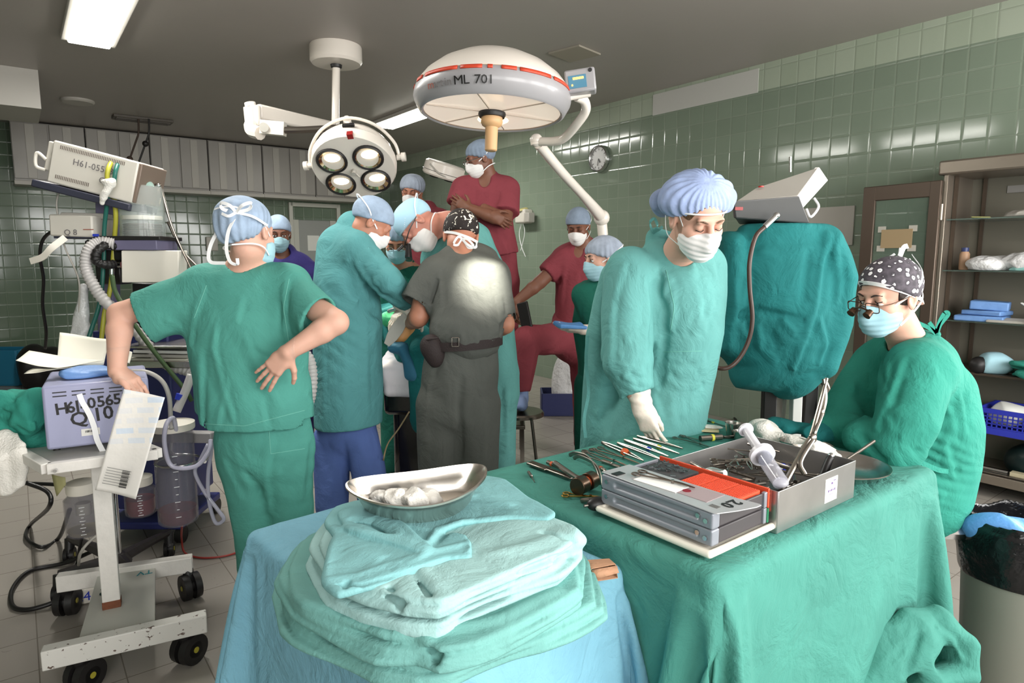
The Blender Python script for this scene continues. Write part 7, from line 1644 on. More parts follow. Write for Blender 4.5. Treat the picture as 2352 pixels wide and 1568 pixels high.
MB(O).box(A_(258, 575, .06), (.20, .12, .10)).build('valve_block', black_pl, t, bevel=.01); MB(O).box(A_(262, 625, .08), (.13, .1, .12)).build('gauge_block', bkm, t, bevel=.01); MB(O).cyl(A_(257, 600, -.02), A_(257, 630, -.02), .012).build('chrome_valve', chrome, t); MB(O).cyl(A_(272, 608, -.0), A_(280, 608, -.0), .016).build('knob', chrome, t)
MB(O).box(A_(395, 826, .02), (.34, .30, .035)).box(A_(395, 788, .02), (.34, .30, .012)).build('drawer_tray', steel, t, bevel=.004)
for i in range(3): MB(O).box(A_(395, 818 - i * 9, .02), (.30 - i * .02, .25, .014), rot(0, .02 * i, .1 * i - .1)).build('tray_papers', (mat('cream_paper'), mat('grey_paper'), mat('label_white'))[i], t)
for pts in ([A_(370, 430, .2), A_(395, 520, .1), A_(440, 620, .0)], [A_(385, 510, .15), A_(415, 570, .1), A_(455, 615, .05)]): MB(O).tube(pts, .006).build('stay_rod', steel_dk, t)
# tilted monitor on top
mY = 3.2
t = thing('patient_monitor', 'pale tilted monitor box with vent slots tied on top of the machine', 'monitor', P(245, 450, mY)); O = t.location; q = lambda u, v, d=0: P(u, v, mY + d)
c = q(248, 402, .12); MR = frame((-.05, 1, .0)) @ rot(0, math.radians(14.5), 0) @ rot(math.radians(0), 0, 0)
MB(O).box(c, (.40, .26, .20), MR).build('case', cream, t, bevel=.008)
MB(O).box(c + MR @ V(.207, 0, 0), (.016, .25, .19), MR).build('rear_bezel', mat('brown_grey_plastic', (120, 104, 92), .5), t, bevel=.004); MB(O).box(c + MR @ V(-.215, .0, .02), (.05, .2, .14), MR).build('front_module', cream, t, bevel=.006)
MB(O).box(c + MR @ V(-.03, 0, -.122), (.46, .28, .035), MR).build('bracket', mat('dark_blue_grey', (50, 52, 66), .5), t, bevel=.006)
MB(O).tube([c + MR @ V(-.235, -.1, .0), c + MR @ V(-.275, -.11, .02), c + MR @ V(-.27, -.11, -.04), c + MR @ V(-.23, -.1, -.05)], .008).build('handle', cream, t)
mb = MB(O)
for (x0, x1, z) in ((-.16, .15, .075), (-.16, .0, -.065)):
    for i in range(int((x1 - x0) / .008)): mb.box(c + MR @ V(x0 + i * .008, -.1315, z), (.0028, .002, .018), MR)
mb.build('vent_slots', mat('slot_grey', (110, 100, 92), .7), t)
FR = MR @ rot(PI / 2, 0, 0); gi = mat('faded_ink')
for s_, x, z in (('H61-05583', .0, .022), ('C65', .07, -.030)): text(s_, 'lettering', .042, FR, c + MR @ V(x, -.1315, z), gi, t, .0004)
# second box monitor
t = thing('pressure_monitor', 'small pale monitor marked Q 8 hanging from the machine column', 'monitor', P(190, 548, mY)); O = t.location
MB(O).box(q(190, 520, .1), (.21, .18, .105), rot(0, .03, 0)).build('case', cream, t, bevel=.008); MB(O).box(q(195, 545, .1), (.20, .16, .014)).build('bracket', mat('dark_blue_grey'), t); MB(O).box(q(200, 497, .12), (.20, .10, .03), rot(0, .02, .1)).build('lid', grey_lam2, t, bevel=.006)
text('Q 8', 'lettering', .040, rot(PI / 2, 0, 0), q(162, 534, .005), gi, t); MB(O).box(q(203, 527, .004), (.05, .002, .004)).build('red_stripe', mat('faded_red_ink'), t)
MB(O).box(q(220, 540, .0), (.025, .01, .012)).build('blue_socket', mat('blue_ink'), t)
MB(O).bar(q(205, 520, .18), A_(246, 520, .2), .03, .03).build('arm', black_pl, t)
corr = mat('corrugated_grey_hose', (188, 184, 182), .4)
hose('corrugated_hose', 'pale corrugated breathing hose curving round behind the nurse', [q(262, 560, .0), q(230, 556, -.02), q(205, 572, -.05), q(197, 610, -.06), q(212, 650, -.06), q(240, 690, -.04), q(300, 745, -.02), q(345, 800, -.02), q(380, 835, -.04), q(432, 852, -.05), q(455, 870, -.05)], .026, corr, ribs=.018)
hose('corrugated_hose', 'black corrugated hose elbow beside the white panel of the machine', [q(275, 570, .05), q(245, 562, -.02), q(222, 580, -.06), q(222, 600, -.06), q(245, 608, -.03), q(262, 606, .02)], .020, black_pl, ribs=.02)
hose('corrugated_hose', 'pale corrugated hose arch between the nurse and the gowned surgeon', [P(600, 860, 2.95), P(670, 812, 2.95), P(705, 818, 2.95), P(716, 860, 2.95), P(712, 910, 2.95), P(700, 940, 2.98)], .026, corr, ribs=.018)
hose('grey_tube', 'smooth grey tube arching from the lilac box to the suction canister', [P(300, 852, 2.62), P(340, 855, 2.62), P(372, 875, 2.62), P(388, 910, 2.62), P(392, 960, 2.62), P(394, 985, 2.6)], .009, grey_lam2)
hose('corrugated_hose', 'short pale hose with blue collar hanging beside the nurse\'s hip', [P(440, 860, 2.8), P(425, 900, 2.78), P(405, 945, 2.75)], .018, corr)
MB().cyl(P(417, 905, 2.775), P(413, 918, 2.77), .021).build('blue_collar', mat('blue_ink'), None)
o = COL.objects['blue_collar']; tag(o, 'small blue collar ring on the short pale hose', 'collar')
gh_ = mat('dark_green_hose', (62, 84, 52), .4); th_ = mat('teal_hose', (36, 100, 90), .4); yh = mat('yellow_hose', (176, 172, 60), .4)
hose('gas_hose', 'olive green gas hose running down behind the leaning nurse\'s elbow', [q(257, 632, -.02), q(265, 670, -.04), q(290, 715, -.06), q(330, 775, -.08), q(380, 840, -.1), q(425, 895, -.1), q(440, 920, -.08)], .011, gh_)
hose('gas_hose', 'yellow gas hose hanging over the tilted monitor', [q(246, 470, .05), q(262, 440, .02), q(247, 410, -.03), q(250, 385, -.03), q(262, 366, .05), q(270, 372, .2)], .011, yh)
hose('gas_hose', 'yellow gas hose dropping along the lilac column to the trolley', [q(262, 440, .02), q(266, 500, .04), q(262, 560, .06), q(255, 650, .04), q(240, 720, .0), q(232, 790, -.02)], .011, yh)
hose('gas_hose', 'teal gas hose hanging over the tilted monitor beside the yellow one', [q(262, 420, -.03), q(266, 390, -.03), q(276, 370, .05), q(285, 375, .2)], .010, th_)
hose('gas_hose', 'teal gas hose dropping behind the tied white cloth to the trolley', [q(250, 440, .0), q(240, 520, .04), q(238, 600, .04), q(230, 690, .0), q(212, 750, -.02), q(200, 785, -.04)], .010, th_)
hose('power_cable', 'black power cable hanging down the wall from the small monitor', [q(150, 533, .1), q(120, 532, .1), q(98, 552, .12), q(92, 590, .15), q(100, 640, .2), q(98, 700, .25), q(106, 760, .3), q(104, 800, .35)], .008, blk, 'cable')
hose('sensor_lead', 'thin grey lead from the tilted monitor down beside the machine', [q(140, 425, .1), q(130, 470, .08), q(140, 530, .05), q(150, 570, .02), q(180, 640, 0), q(182, 700, 0), q(180, 760, 0)], .004, grey_lam2, 'lead')
Q = F(); Q.chain([(q(250, 425, -.06), .02, .02), (q(242, 440, -.07), .016, .014), (q(232, 465, -.06), .012, .01)], (1, 0, 0), .01); Q.ell(q(250, 418, -.06), (.03, .02, .015), None, .01); Q.ell(q(258, 422, -.06), (.02, .015, .022), None, .01); Q.crumple(.003, 60, 3, (1, 1, 1)); o = sdf('knotted_gauze', (Q, .003), TWL); tag(o, 'knotted white gauze tying the yellow and teal hoses', 'gauze'); recenter(o, q(245, 465, -.06))
o = single(MB().ribbon([q(150, 545, -.02), q(120, 568, -.06), q(98, 590, -.06), q(70, 600, -.05)], .03, .006, (0, 0, 1)), 'pressure_cuff_strap', wcap, 'pale strap hanging out below the small monitor', 'strap')
Q = F(); Q.chain([(q(192, 660, .02), .02, .02), (q(188, 720, .02), .045, .03), (q(182, 778, .0), .055, .03)], (1, 0, 0), .02); Q.crumple(.006, 22, 3); o = sdf('breathing_bag_sleeve', (Q, .006), plast); tag(o, 'limp translucent plastic sleeve hanging behind the papers', 'plastic sleeve'); recenter(o, q(185, 785))
# far left: crate and bag on the floor by the wall
c = PZ(20, 880, .0); t = thing('plastic_crate', 'turquoise plastic crate by the far wall, cut by the picture edge', 'crate', (c.x, c.y, .0)); cb = mat('turquoise_plastic', (40, 116, 148), .4)
MB().box((0, 0, .02), (.5, .35, .03)).build('crate_floor', cb, t)
for y in (-.17, .17): MB().box((0, y, .22), (.5, .02, .40)).build('side', cb, t, bevel=.004)
for x in (-.25, .25): MB().box((x, 0, .22), (.02, .35, .40)).build('side', cb, t, bevel=.004)
o = lump('black_bag', PZ(95, 888, 0), (.30, .2, .38), black_pl, 'black holdall on the floor by the far wall', 'bag', .02, 8, 80)
# ---------------------------------------------------------------- operating table between the surgeons
oc = V(-.56, 3.72, 0)
t = thing('operating_table', 'black operating table with boxy column between the bending surgeons', 'operating table', oc); O = t.location
OZ = .86
MB().box((0, 0, OZ - .05), (.36, .56, .06)).build('table_top', black_pl, t, bevel=.01)
blm = mat('gloss_black', (20, 18, 18), .18, coat=.4)
MB().box((0, .02, OZ - .16), (.30, .44, .14)).build('tilt_head', blm, t, bevel=.03); MB().box((0, .05, .42), (.24, .30, .56)).build('column', blm, t, bevel=.04)
MB().box((.05, .02, .09), (.56, .66, .12)).build('base', blm, t, bevel=.03); MB().box((.05, -.32, .05), (.50, .05, .05)).build('base_trim', white_enamel, t, bevel=.01)
for sx in (-1, 1): MB().bar((sx * .19, -.26, OZ - .04), (sx * .19, .26, OZ - .04), .012, .03).build('side_rail', chrome, t)
MB().box((.09, -.24, OZ - .13), (.04, .04, .08)).build('rail_clamp', chrome, t, bevel=.006)
Q = F(); Q.chain([((oc.x, 3.47, OZ + .03), .17, .05), ((oc.x, 3.95, OZ + .06), .18, .08)], (1, 0, 0), .03); Q.box((oc.x + .02, 3.46, OZ - .03), (.15, .03, .075), None, .03, .05); Q.crumple(.007, 18, 3, (1, 1, .5))
o = sdf('white_sheet', (Q, .007), mat('white_sheet_cotton', (222, 216, 220), .85, bump=.3, bscale=25)); tag(o, 'white sheet at the end of the operating table beside the surgeon\'s gown', 'sheet'); recenter(o, (oc.x, oc.y, OZ - .1))
Q = F(); Q.chain([(P(955, 800, 3.52), .09, .11), (P(925, 750, 3.75), .15, .12), (P(915, 735, 4.0), .16, .10)], (0, 1, 0), .04)
Q.chain([(P(968, 800, 3.42), .05, .07), (P(960, 900, 3.45), .05, .05), (P(968, 980, 3.46), .045, .04)], (1, 0, 0), .04); Q.crumple(.012, 16, 9, (1, 1, .6))
o = sdf('patient_drape', (Q, .007), DRAPE_DK); tag(o, 'deep green drapes bunched over the patient between the surgeons', 'drape'); recenter(o, (oc.x, oc.y, OZ))
Q = F(); Q.chain([(P(905, 797, 3.44), .045, .03), (P(925, 800, 3.42), .05, .035), (P(938, 830, 3.40), .035, .03), (P(945, 860, 3.40), .03, .03)], (0, 1, 0), .02); Q.crumple(.008, 20, 2); o = sdf('rolled_blue_drape', (Q, .005), mat('steel_blue_cloth', (52, 112, 140), .85, bump=.3, bscale=30)); tag(o, 'rolled blue towel at the foot of the patient drapes', 'towel'); recenter(o, P(925, 830, 3.42))
Q = F(); Q.ell(P(903, 735, 3.62), (.07, .08, .04), rot(0, .3, 0), .02); Q.ell(P(930, 720, 3.7), (.06, .06, .04)); Q.crumple(.008, 30, 6); o = sdf('bright_green_towel', (Q, .005), fabric('bright_green_cloth', (70, 170, 120))); tag(o, 'lit bright green towel under the surgeons\' hands', 'towel'); recenter(o, P(903, 740, 3.62))
Q = F(); Q.ell(P(932, 752, 3.50), (.055, .06, .045), rot(0, .5, 0), .02); Q.ell(P(922, 772, 3.48), (.05, .05, .04), None, .03); o = sdf('operating_field', (Q, .005), mat('warm_skin', (206, 152, 96), .45, sss=.1)); tag(o, 'warmly lit skin of the patient in the opening of the drapes', 'operating field'); recenter(o, P(930, 765, 3.50))
mb = MB(); pr = [(-.016, 0), (-.03, .05), (-.034, .10), (-.026, .16), (-.018, .20), (-.02, .25), (.0, .27), (.02, .25), (.018, .20), (.026, .16), (.034, .10), (.03, .05), (.016, 0)]
Mx = frame((0, 1, -.1), (.55, 0, .83)); mb.prism([(x, z) for x, z in pr], -.004, .004, Matrix((Mx.col[0], Mx.col[2], -Mx.col[1])).transposed(), P(888, 792, 3.36))
single(mb, 'flat_retractor', mat('matt_grey_metal', (176, 172, 164), .5), 'broad grey retractor blade slanting up towards the gloved hands', 'retractor', bevel=.002)
single(MB().tube([P(893, 715, 3.55), P(920, 705, 3.5), P(942, 700, 3.45)], .012), 'suction_tip', chrome, 'small chrome suction tip in the gloved hands over the patient', 'suction tip')
hose('thin_cord', 'thin yellowish cord hanging from the operating table to the floor', [P(940, 945, 3.35), P(915, 985, 3.35), P(890, 1020, 3.35), P(880, 1060, 3.35), PZ(878, 1085, .02)], .004, mat('brown_paper'), 'cord')
c = PZ(900, 985, .0); t = thing('foot_switch', 'dark foot switch and cables on the floor under the operating table', 'foot switch', (P(915, 1045, 3.2).x, 3.22, 0)); MB().box((0, 0, .035), (.18, .14, .06), rot(.1)).build('pedal', black_pl, t, bevel=.01); MB().tube([(.05, .05, .03), (.1, .2, .015), (-.05, .3, .015)], .008).build('cord', black_pl, t)
c = PZ(1300, 905, 0); t = thing('floor_crate', 'dark blue plastic crate on the floor behind the dark green nurse', 'crate', (P(1300, 895, 5.9).x, 6.2, 0)); db = mat('dark_blue_plastic', (36, 42, 84), .5)
MB().box((0, 0, .02), (.42, .3, .03)).build('crate_floor', db, t)
for y in (-.15, .15): MB().box((0, y, .12), (.42, .015, .2)).build('side', db, t)
for x in (-.21, .21): MB().box((x, 0, .12), (.015, .3, .2)).build('side', db, t)
lump('clear_rubbish_bag', (t.location.x + .02, 6.2, .06), (.14, .1, .36), plast, 'tall clear plastic rubbish bag standing in the dark blue crate', 'bag', .02, 12, 90)
hose('power_cable', 'black cable on the floor behind the instrument table, near the tiled wall', [PZ(1600, 940, .02), PZ(1650, 938, .02), PZ(1672, 950, .02), PZ(1690, 965, .02), PZ(1660, 975, .02)], .010, blk, 'cable')
# ---------------------------------------------------------------- folded gowns on the small table
def poly_sd(px, py, poly):
    n = len(poly); d = np.full(np.broadcast(px, py).shape, 1e9); s = np.ones(d.shape)
    for i in range(n):
        ax_, ay = poly[i]; bx_, by = poly[i - 1]; ex, ey = bx_ - ax_, by - ay; wx, wy = px - ax_, py - ay
        t = np.clip((wx * ex + wy * ey) / (ex * ex + ey * ey + 1e-12), 0, 1); d = np.minimum(d, (wx - ex * t) ** 2 + (wy - ey * t) ** 2)
        c1, c2, c3 = py >= ay, py < by, ex * wy > ey * wx
        s = np.where((c1 & c2 & c3) | (~c1 & ~c2 & ~c3), -s, s)
    return s * np.sqrt(d)
def slab_sd(Q, poly, z0, z1, rd, seed=0, wob=.006, zw=.004, tilt=(0, 0), k=.003):
    """a folded layer of cloth: rounded edge, wavy outline"""
    P2 = np.array(poly); lo, hi = P2.min(0) - .03, P2.max(0) + .03; zc, hh = (z0 + z1) / 2, (z1 - z0) / 2; cx, cy = P2.mean(0)
    def fn(X, Y, Z):
        d2 = poly_sd(X, Y, poly).astype(np.float32) + wob * noise(X, Y, 0 * X, 22, seed, 6)
        zz = Z - zc - zw * noise(X, Y, 0 * X, 9, seed + 5, 6) - tilt[0] * (X - cx) - tilt[1] * (Y - cy)
        a, b = d2 + rd, np.abs(zz) - hh + rd
        return np.sqrt(np.maximum(a, 0) ** 2 + np.maximum(b, 0) ** 2) + np.minimum(np.maximum(a, b), 0) - rd
    Q.ops.append(('u', np.array([lo[0], lo[1], z0 - .03]), np.array([hi[0], hi[1], z1 + .03]), fn, k))
def pp(lst, z):
    p_ = [PZ(u, v, z) for u, v in lst]; n_ = len(p_); out = []
    for i in range(n_):
        a, b, c_ = p_[i - 1], p_[i], p_[(i + 1) % n_]; out += [(b * .7 + a * .3), (b * .9 + (a + c_) * .05), (b * .7 + c_ * .3)]
    return [tuple(q_[:2]) for q_ in out]
LT1 = fabric('mint_gown_cotton', (150, 186, 184), crease=.3); LT2 = fabric('green_gown_cotton', (108, 160, 154), crease=.3); LT3 = fabric('turquoise_gown_cotton', (122, 172, 174), crease=.3)
out1 = [(650, 1430), (735, 1490), (850, 1545), (950, 1565), (1030, 1560), (1090, 1530), (1250, 1470), (1400, 1395), (1370, 1300), (1300, 1230), (1000, 1170), (780, 1200), (655, 1290), (625, 1345)]
def shrink(poly, f, dx=0, dy=0):
    a = np.array(poly); c = a.mean(0); return [tuple((q - c) * f + c + np.array([dx, dy])) for q in a]
b1 = pp(out1, BZ + .03)
def bundle(name, base, z, layers, m, label, h=.0042, extra=None, seed=0, th=.015):
    Q = F()
    for i in range(layers):
        f = 1 - .018 * i - .01 * ((i * 7) % 3); slab_sd(Q, shrink(base, f, .004 * ((i * 5) % 3 - 1), .004 * ((i * 3) % 3 - 1)), z, z + th, th * .48, seed + i, .008, .006, k=.0025); z += th * .93
    if extra: extra(Q)
    Q.disp(lambda X, Y, Z: .0016 * noise(X, Y, Z, 30, seed + 40) + .0008 * noise(X, Y, Z, 80, seed + 41))
    o = sdf(name, (Q, h), m, it=1); tag(o, label, 'folded gown', 'folded gowns on the small front table'); c = np.mean(np.array(base), 0); recenter(o, (c[0], c[1], z - layers * th)); return z
z = BZ + .004
z = bundle('folded_gown', b1, z, 3, LT2, 'green folded gown at the very bottom of the stack on the blue table cloth', seed=1, th=.016)
zA = z
out2 = [(628, 1330), (660, 1400), (760, 1450), (870, 1500), (960, 1500), (1010, 1530), (1100, 1510), (1240, 1440), (1350, 1370), (1345, 1290), (1290, 1225), (1000, 1160), (790, 1190), (690, 1240)]
def ex2(Q):
    for pts, w_, a in (([(640, 1335), (700, 1390), (800, 1440), (900, 1470), (985, 1490)], .012, .008), ([(1000, 1450), (1150, 1420), (1290, 1350)], .014, .007), ([(985, 1480), (1000, 1500), (1010, 1525)], .010, -.007), ([(900, 1450), (960, 1455), (990, 1480)], .012, .008), ([(1150, 1455), (1170, 1480)], .012, .007)):
        Q.pf(pts, w_, a, (.9, 2.2))
z = bundle('folded_gown', pp(out2, z + .02), z, 3, LT2, 'green folded gown second from the bottom of the stack', seed=11, extra=ex2, th=.015)
out3 = [(700, 1270), (715, 1300), (745, 1360), (830, 1395), (920, 1420), (1010, 1430), (1080, 1395), (1200, 1345), (1290, 1310), (1338, 1265), (1330, 1235), (1280, 1215), (1180, 1150), (1000, 1120), (820, 1150), (730, 1215)]
def ex3(Q):
    Q.ell(PZ(1310, 1240, z + .045), (.035, .028, .018), None, .02)
    for pts, w_, a in (([(950, 1320), (985, 1370), (1010, 1415)], .010, -.006), ([(960, 1300), (1000, 1350), (1040, 1400)], .012, .006), ([(1240, 1225), (1290, 1235), (1325, 1245)], .008, -.008), ([(890, 1350), (930, 1400)], .010, -.008), ([(860, 1360), (900, 1405)], .010, .007), ([(1100, 1280), (1200, 1260), (1290, 1230)], .02, .005), ([(1180, 1320), (1260, 1285), (1310, 1275)], .008, -.007)):
        Q.pf(pts, w_, a, (.9, 2.2))
z = bundle('folded_gown', pp(out3, z + .03), z, 5, LT1, 'pale mint folded gown in the middle of the stack, many layers at its edge', seed=21, extra=ex3, th=.0125)
zT = z
# the loose gown on top: two wings and a turned collar
Q = F()
w1 = pp([(1110, 1098), (1165, 1108), (1215, 1150), (1278, 1188), (1262, 1203), (1180, 1200), (1090, 1205), (1000, 1235), (930, 1225), (860, 1180), (900, 1130)], zT)
slab_sd(Q, w1, zT, zT + .013, .006, 31, .004, .003, k=.004)
w2 = pp([(765, 1170), (830, 1150), (930, 1180), (1000, 1225), (1075, 1235), (1092, 1288), (1040, 1290), (930, 1325), (850, 1352), (775, 1372), (742, 1345), (752, 1290), (765, 1235), (740, 1205)], zT)
slab_sd(Q, w2, zT - .006, zT + .012, .008, 33, .004, .004, k=.005)
w3 = pp([(770, 1180), (860, 1160), (940, 1215), (975, 1245), (1000, 1262), (960, 1272), (880, 1245), (800, 1225)], zT + .012)
slab_sd(Q, w3, zT + .006, zT + .020, .006, 35, .003, .003, k=.004)
for pts, w_, am in (([(760, 1210), (830, 1218), (910, 1238), (975, 1262)], .008, .006), ([(975, 1262), (1000, 1225), (1060, 1200), (1160, 1195), (1270, 1192)], .009, .008), ([(746, 1335), (820, 1325), (900, 1300), (990, 1268), (1085, 1245)], .008, .007), ([(750, 1350), (830, 1345), (930, 1315), (1040, 1282)], .005, -.006), ([(762, 1240), (752, 1290), (746, 1340)], .008, .006), ([(985, 1250), (1020, 1225), (1080, 1215)], .010, -.006), ([(800, 1265), (880, 1285)], .02, .004), ([(1000, 1150), (1100, 1140), (1180, 1165)], .02, .004), ([(800, 1190), (850, 1200), (900, 1225)], .012, -.006), ([(930, 1300), (960, 1285), (985, 1262)], .008, .006), ([(1060, 1290), (1080, 1260), (1075, 1240)], .005, .004), ([(790, 1360), (800, 1335)], .006, -.008)):
    Q.pf(pts, w_, am, (.9, 2.2))
Q.disp(lambda X, Y, Z: .0018 * noise(X, Y, Z, 28, 71) + .0008 * noise(X, Y, Z, 80, 72))
o = sdf('loose_gown', (Q, .003), LT3, it=1); tag(o, 'loose turquoise gown with turned hem on top of the stack under the kidney dish', 'gown', 'folded gowns on the small front table'); recenter(o, (KCx := PZ(965, 1220, zT).x, PZ(965, 1220, zT).y, zT - .012))
# kidney dish
KC = PZ(965, 1150, zT + .03); kz = zT + .020; 
t = thing('kidney_dish', 'shiny steel kidney dish holding gauze on top of the folded gowns', 'kidney dish', (KC.x, KC.y, kz), rz=.30)
def kidney(a, sx, sy, bend): x = sx * math.cos(a); y = sy * math.sin(a) + bend * (math.cos(a) ** 2) * 1.0 - bend * .45; return x, y
prof = [(.0, .002, .0), (.70, .0025, .0), (.78, .006, 1), (.86, .03, 1), (.97, .052, 1), (1.0, .056, 1), (1.025, .055, 1), (1.03, .051, 1), (1.01, .049, 1), (.985, .048, 1), (.87, .026, 1), (.79, .001, 1), (.70, -.002, 1), (0, -.002, 1)]
n = 72; vs_ = []; KX, KY, KB = .150, .078, .052
for f, z_, _ in prof:
    for i in range(n):
        a = 2 * PI * i / n; x, y = kidney(a, KX * f + (.0 if f else 0), KY * f, KB * (f if f > 0 else 0)); tl = 1 + .08 * x / KX
        vs_.append((x, y, z_ * tl))
mb = MB(); mb.add(vs_, [(i * n + k_, i * n + (k_ + 1) % n, (i + 1) * n + (k_ + 1) % n, (i + 1) * n + k_) for i in range(len(prof) - 1) for k_ in range(n)])
polished = mat('polished_steel', (222, 216, 208), .24, metal=1, bump=.03, bscale=20, bdist=.004)
mb.build('dish', polished, t, angle=50); t.rotation_euler = (.13, .0, .30)
for i, (x, y, r) in enumerate(((-.045, -.005, .034), (-.01, -.018, .036), (.022, -.014, .030), (-.075, .012, .028))):
    Q = F(); c_ = Matrix.Rotation(.30, 4, 'Z') @ V(x, y, 0) + t.location + V(0, 0, .010 + r * .35); Q.ell(c_, (r, r * .8, r * .5), rot(.2 * i, .1, i), .01); Q.crumple(.006, 70, i, (1, 1, 1), .001)
    o = sdf('gauze_ball', (Q, .0028), TWL); tag(o, ('white gauze wad at the centre of the kidney dish', 'white gauze wad nearest the front rim of the kidney dish', 'white gauze wad at the deep end of the kidney dish', 'white gauze wad at the shallow end of the kidney dish')[i], 'gauze', 'gauze wads in the kidney dish'); recenter(o, c_ - V(0, 0, r * .3))
# brown paper packet
q_ = PZ(1378, 1318, BZ + .01); t = thing('paper_packet', 'crumpled brown paper packet on the blue cloth beside the gown stack', 'paper packet', (q_.x, q_.y, BZ + .008), rz=.35)
bp2 = mat('kraft_paper', (178, 134, 104), .75, bump=.5, bscale=40)
mb = MB(); mb.add([(-.035, -.022, 0), (.03, -.026, 0), (.036, .026, 0), (-.028, .028, 0), (-.030, -.018, .028), (.030, -.014, .026), (.034, .022, .022), (-.024, .026, .026)], [(3, 2, 1, 0), (4, 5, 6, 7), (1, 2, 6, 5), (2, 3, 7, 6), (3, 0, 4, 7)]); mb.build('paper_sleeve', bp2, t, solid=.002, bevel=.002)
MB().add([(-.034, -.026, .006), (.030, -.030, .014), (.031, -.018, .025), (-.031, -.022, .027)], [(0, 1, 2, 3)]).build('folded_flap', bp2, t, solid=.002)
# ---------------------------------------------------------------- instruments on the green table
def TL_(a, b, z=0): return TP(a, b, z)
def px2(u, v, z=.004): return PZ(u, v, TZ + z)
inst = mat('instrument_steel', (138, 132, 124), .3, metal=1); orange = mat('orange_tape', (214, 96, 50), .5); yel = mat('yellow_tape', (196, 190, 60), .5)
# moulded white tray
t = thing('plastic_tray', 'off-white moulded plastic tray under the grey implant case', 'tray', TL_(.178, .21, .001), rz=TROT)
Q = F(); cx_ = TL_(.178, .21, .016)
Q.box(TL_(.178, .215, .018), (.138, .170, .008), TM, .008); Q.box(TL_(.178, .215, .010), (.120, .150, .010), TM, .01, .006); Q.box(TL_(.178, .215, .026), (.124, .156, .006), TM, .004, .002, 's')
o = sdf('tray_body', (Q, .003), mat('ivory_plastic', (226, 220, 206), .4), None, org=(0, 0, 0)); o.data.transform((Matrix.Translation(t.location) @ Matrix.Rotation(TROT, 4, 'Z')).inverted()); o.parent = t
# grey implant case, two stacked modules
cg = mat('case_grey', (136, 140, 148), .4, metal=.2); cdk = mat('case_dark', (66, 62, 64), .5); cl_ = mat('lid_grey', (178, 178, 180), .35, metal=.3)
CB_ = TL_(.175, .222, .026)
t = thing('implant_case', 'two-tier grey metal implant case with lid lettered 2.0 and orange racks', 'implant case', CB_, rz=TROT)
def inloc(o, par): o.data.transform((Matrix.Translation(par.location) @ Matrix.Rotation(TROT, 4, 'Z')).inverted()); o.parent = par; return o
for lv in range(2):
    z_ = .026 + .0195 + lv * .038; Q = F()
    Q.box(TL_(.078, .222, z_), (.014, .163, .0185), TM, .004, .001)
    Q.chain([(TL_(.062, .10, z_ + .001), .0085, .0085), (TL_(.062, .335, z_ + .001), .0085, .0085)], (0, 0, 1), .003, 's')
    s_ = inloc(sdf('side_panel', (Q, .0016), cg, None, org=(0, 0, 0)), t)
    for b in (.075, .365, .095): mb = MB().cyl((-.112, b - .222, .0195 + lv * .038 + (.004 if b != .075 else -.002)), (-.1145, b - .222, .0195 + lv * .038 + (.004 if b != .075 else -.002)), .0055, n=12); mb.build('screw', chrome, s_)
    MB().box((.0, -.158, .0195 + lv * .038), (.165, .006, .034)).build('end_panel', cdk, t, bevel=.002); MB().box((.095, -.158, .0195 + lv * .038), (.012, .010, .037)).build('corner_post', cg, t, bevel=.002)
    MB().box((.103, -.160, .0195 + lv * .038), (.006, .010, .034)).build('colour_strip', (mat('green_strip', (40, 120, 84), .5), mat('orange_rack', (214, 78, 48), .5))[lv], t)
    MB().box((.0, .158, .0195 + lv * .038), (.2, .006, .036)).build('end_panel', cg, t, bevel=.002)
MB().box((0, 0, .035), (.20, .31, .066)).build('inner_block', cdk, t)
mb = MB(); pl_ = [(-.112, -.165), (-.108, -.172), (-.06, -.190), (-.01, -.203), (.008, -.203), (.012, -.196), (.004, -.15), (-.005, .165), (-.105, .168)]; mb.prism(pl_, .077, .0795); lid = mb.build('lid', cl_, t, bevel=.001)
MB().box((-.055, .02, .0805), (.06, .12, .0012), rot(0, 0, .06)).build('white_card', mat('bright_card', (240, 240, 236), .6), lid)
MB().box((-.04, -.075, .0800), (.07, .09, .0008), rot(0, 0, .02)).build('printed_panel', mat('mauve_print', (158, 140, 142), .5), lid)
MB().cyl((-.05, -.05, .0803), (-.05, -.05, .081), .010).build('red_mark', mat('dark_red_print', (130, 20, 40), .5), lid)
o = text('2.0', 'lettering', .040, rot(0, 0, 0), (0, 0, 0), mat('black_ink'), lid, .0003, thick=.0012); o.matrix_local = Matrix.Translation((-.038, -.158, .0800)) @ Matrix.Rotation(PI - .06, 4, 'Z')
mb = MB()
for i in range(5): mb.box((-.085 + i * .003, -.145, .0800), (.0016, .022, .0006))
mb.build('size_bars', mat('grey_mark'), lid)
MB().box((-.085, .13, .0805), (.03, .02, .0012)).build('black_square', black_pl, lid)
orm = mat('orange_rack'); 
for i, b in enumerate((-.125, -.072, -.019)):
    mb = MB(); mb.box((.045, b, .074), (.088, .050, .010))
    for x in range(15):
        for y in range(8): mb.cyl((.006 + x * .0056, b - .021 + y * .006, .0785), (.006 + x * .0056, b - .021 + y * .006, .0805), .0019, .0015, 6)
    mb.build('orange_rack', orm, t)
rk = MB().box((.045, .075, .072), (.09, .11, .012)).build('plate_rack', mat('case_dark'), t)
mb = MB(); R = random.Random(3)
for i in range(40):
    x, y, a = R.uniform(.008, .08), R.uniform(.03, .12), R.uniform(0, PI); mb.bar((x, y, .080 + R.random() * .003), (x + .014 * math.cos(a), y + .014 * math.sin(a), .081 + R.random() * .004), .003, .002)
mb.build('bone_plates', mat('grey_titanium', (104, 104, 106), .35, metal=.8), rk)['kind'] = 'stuff'
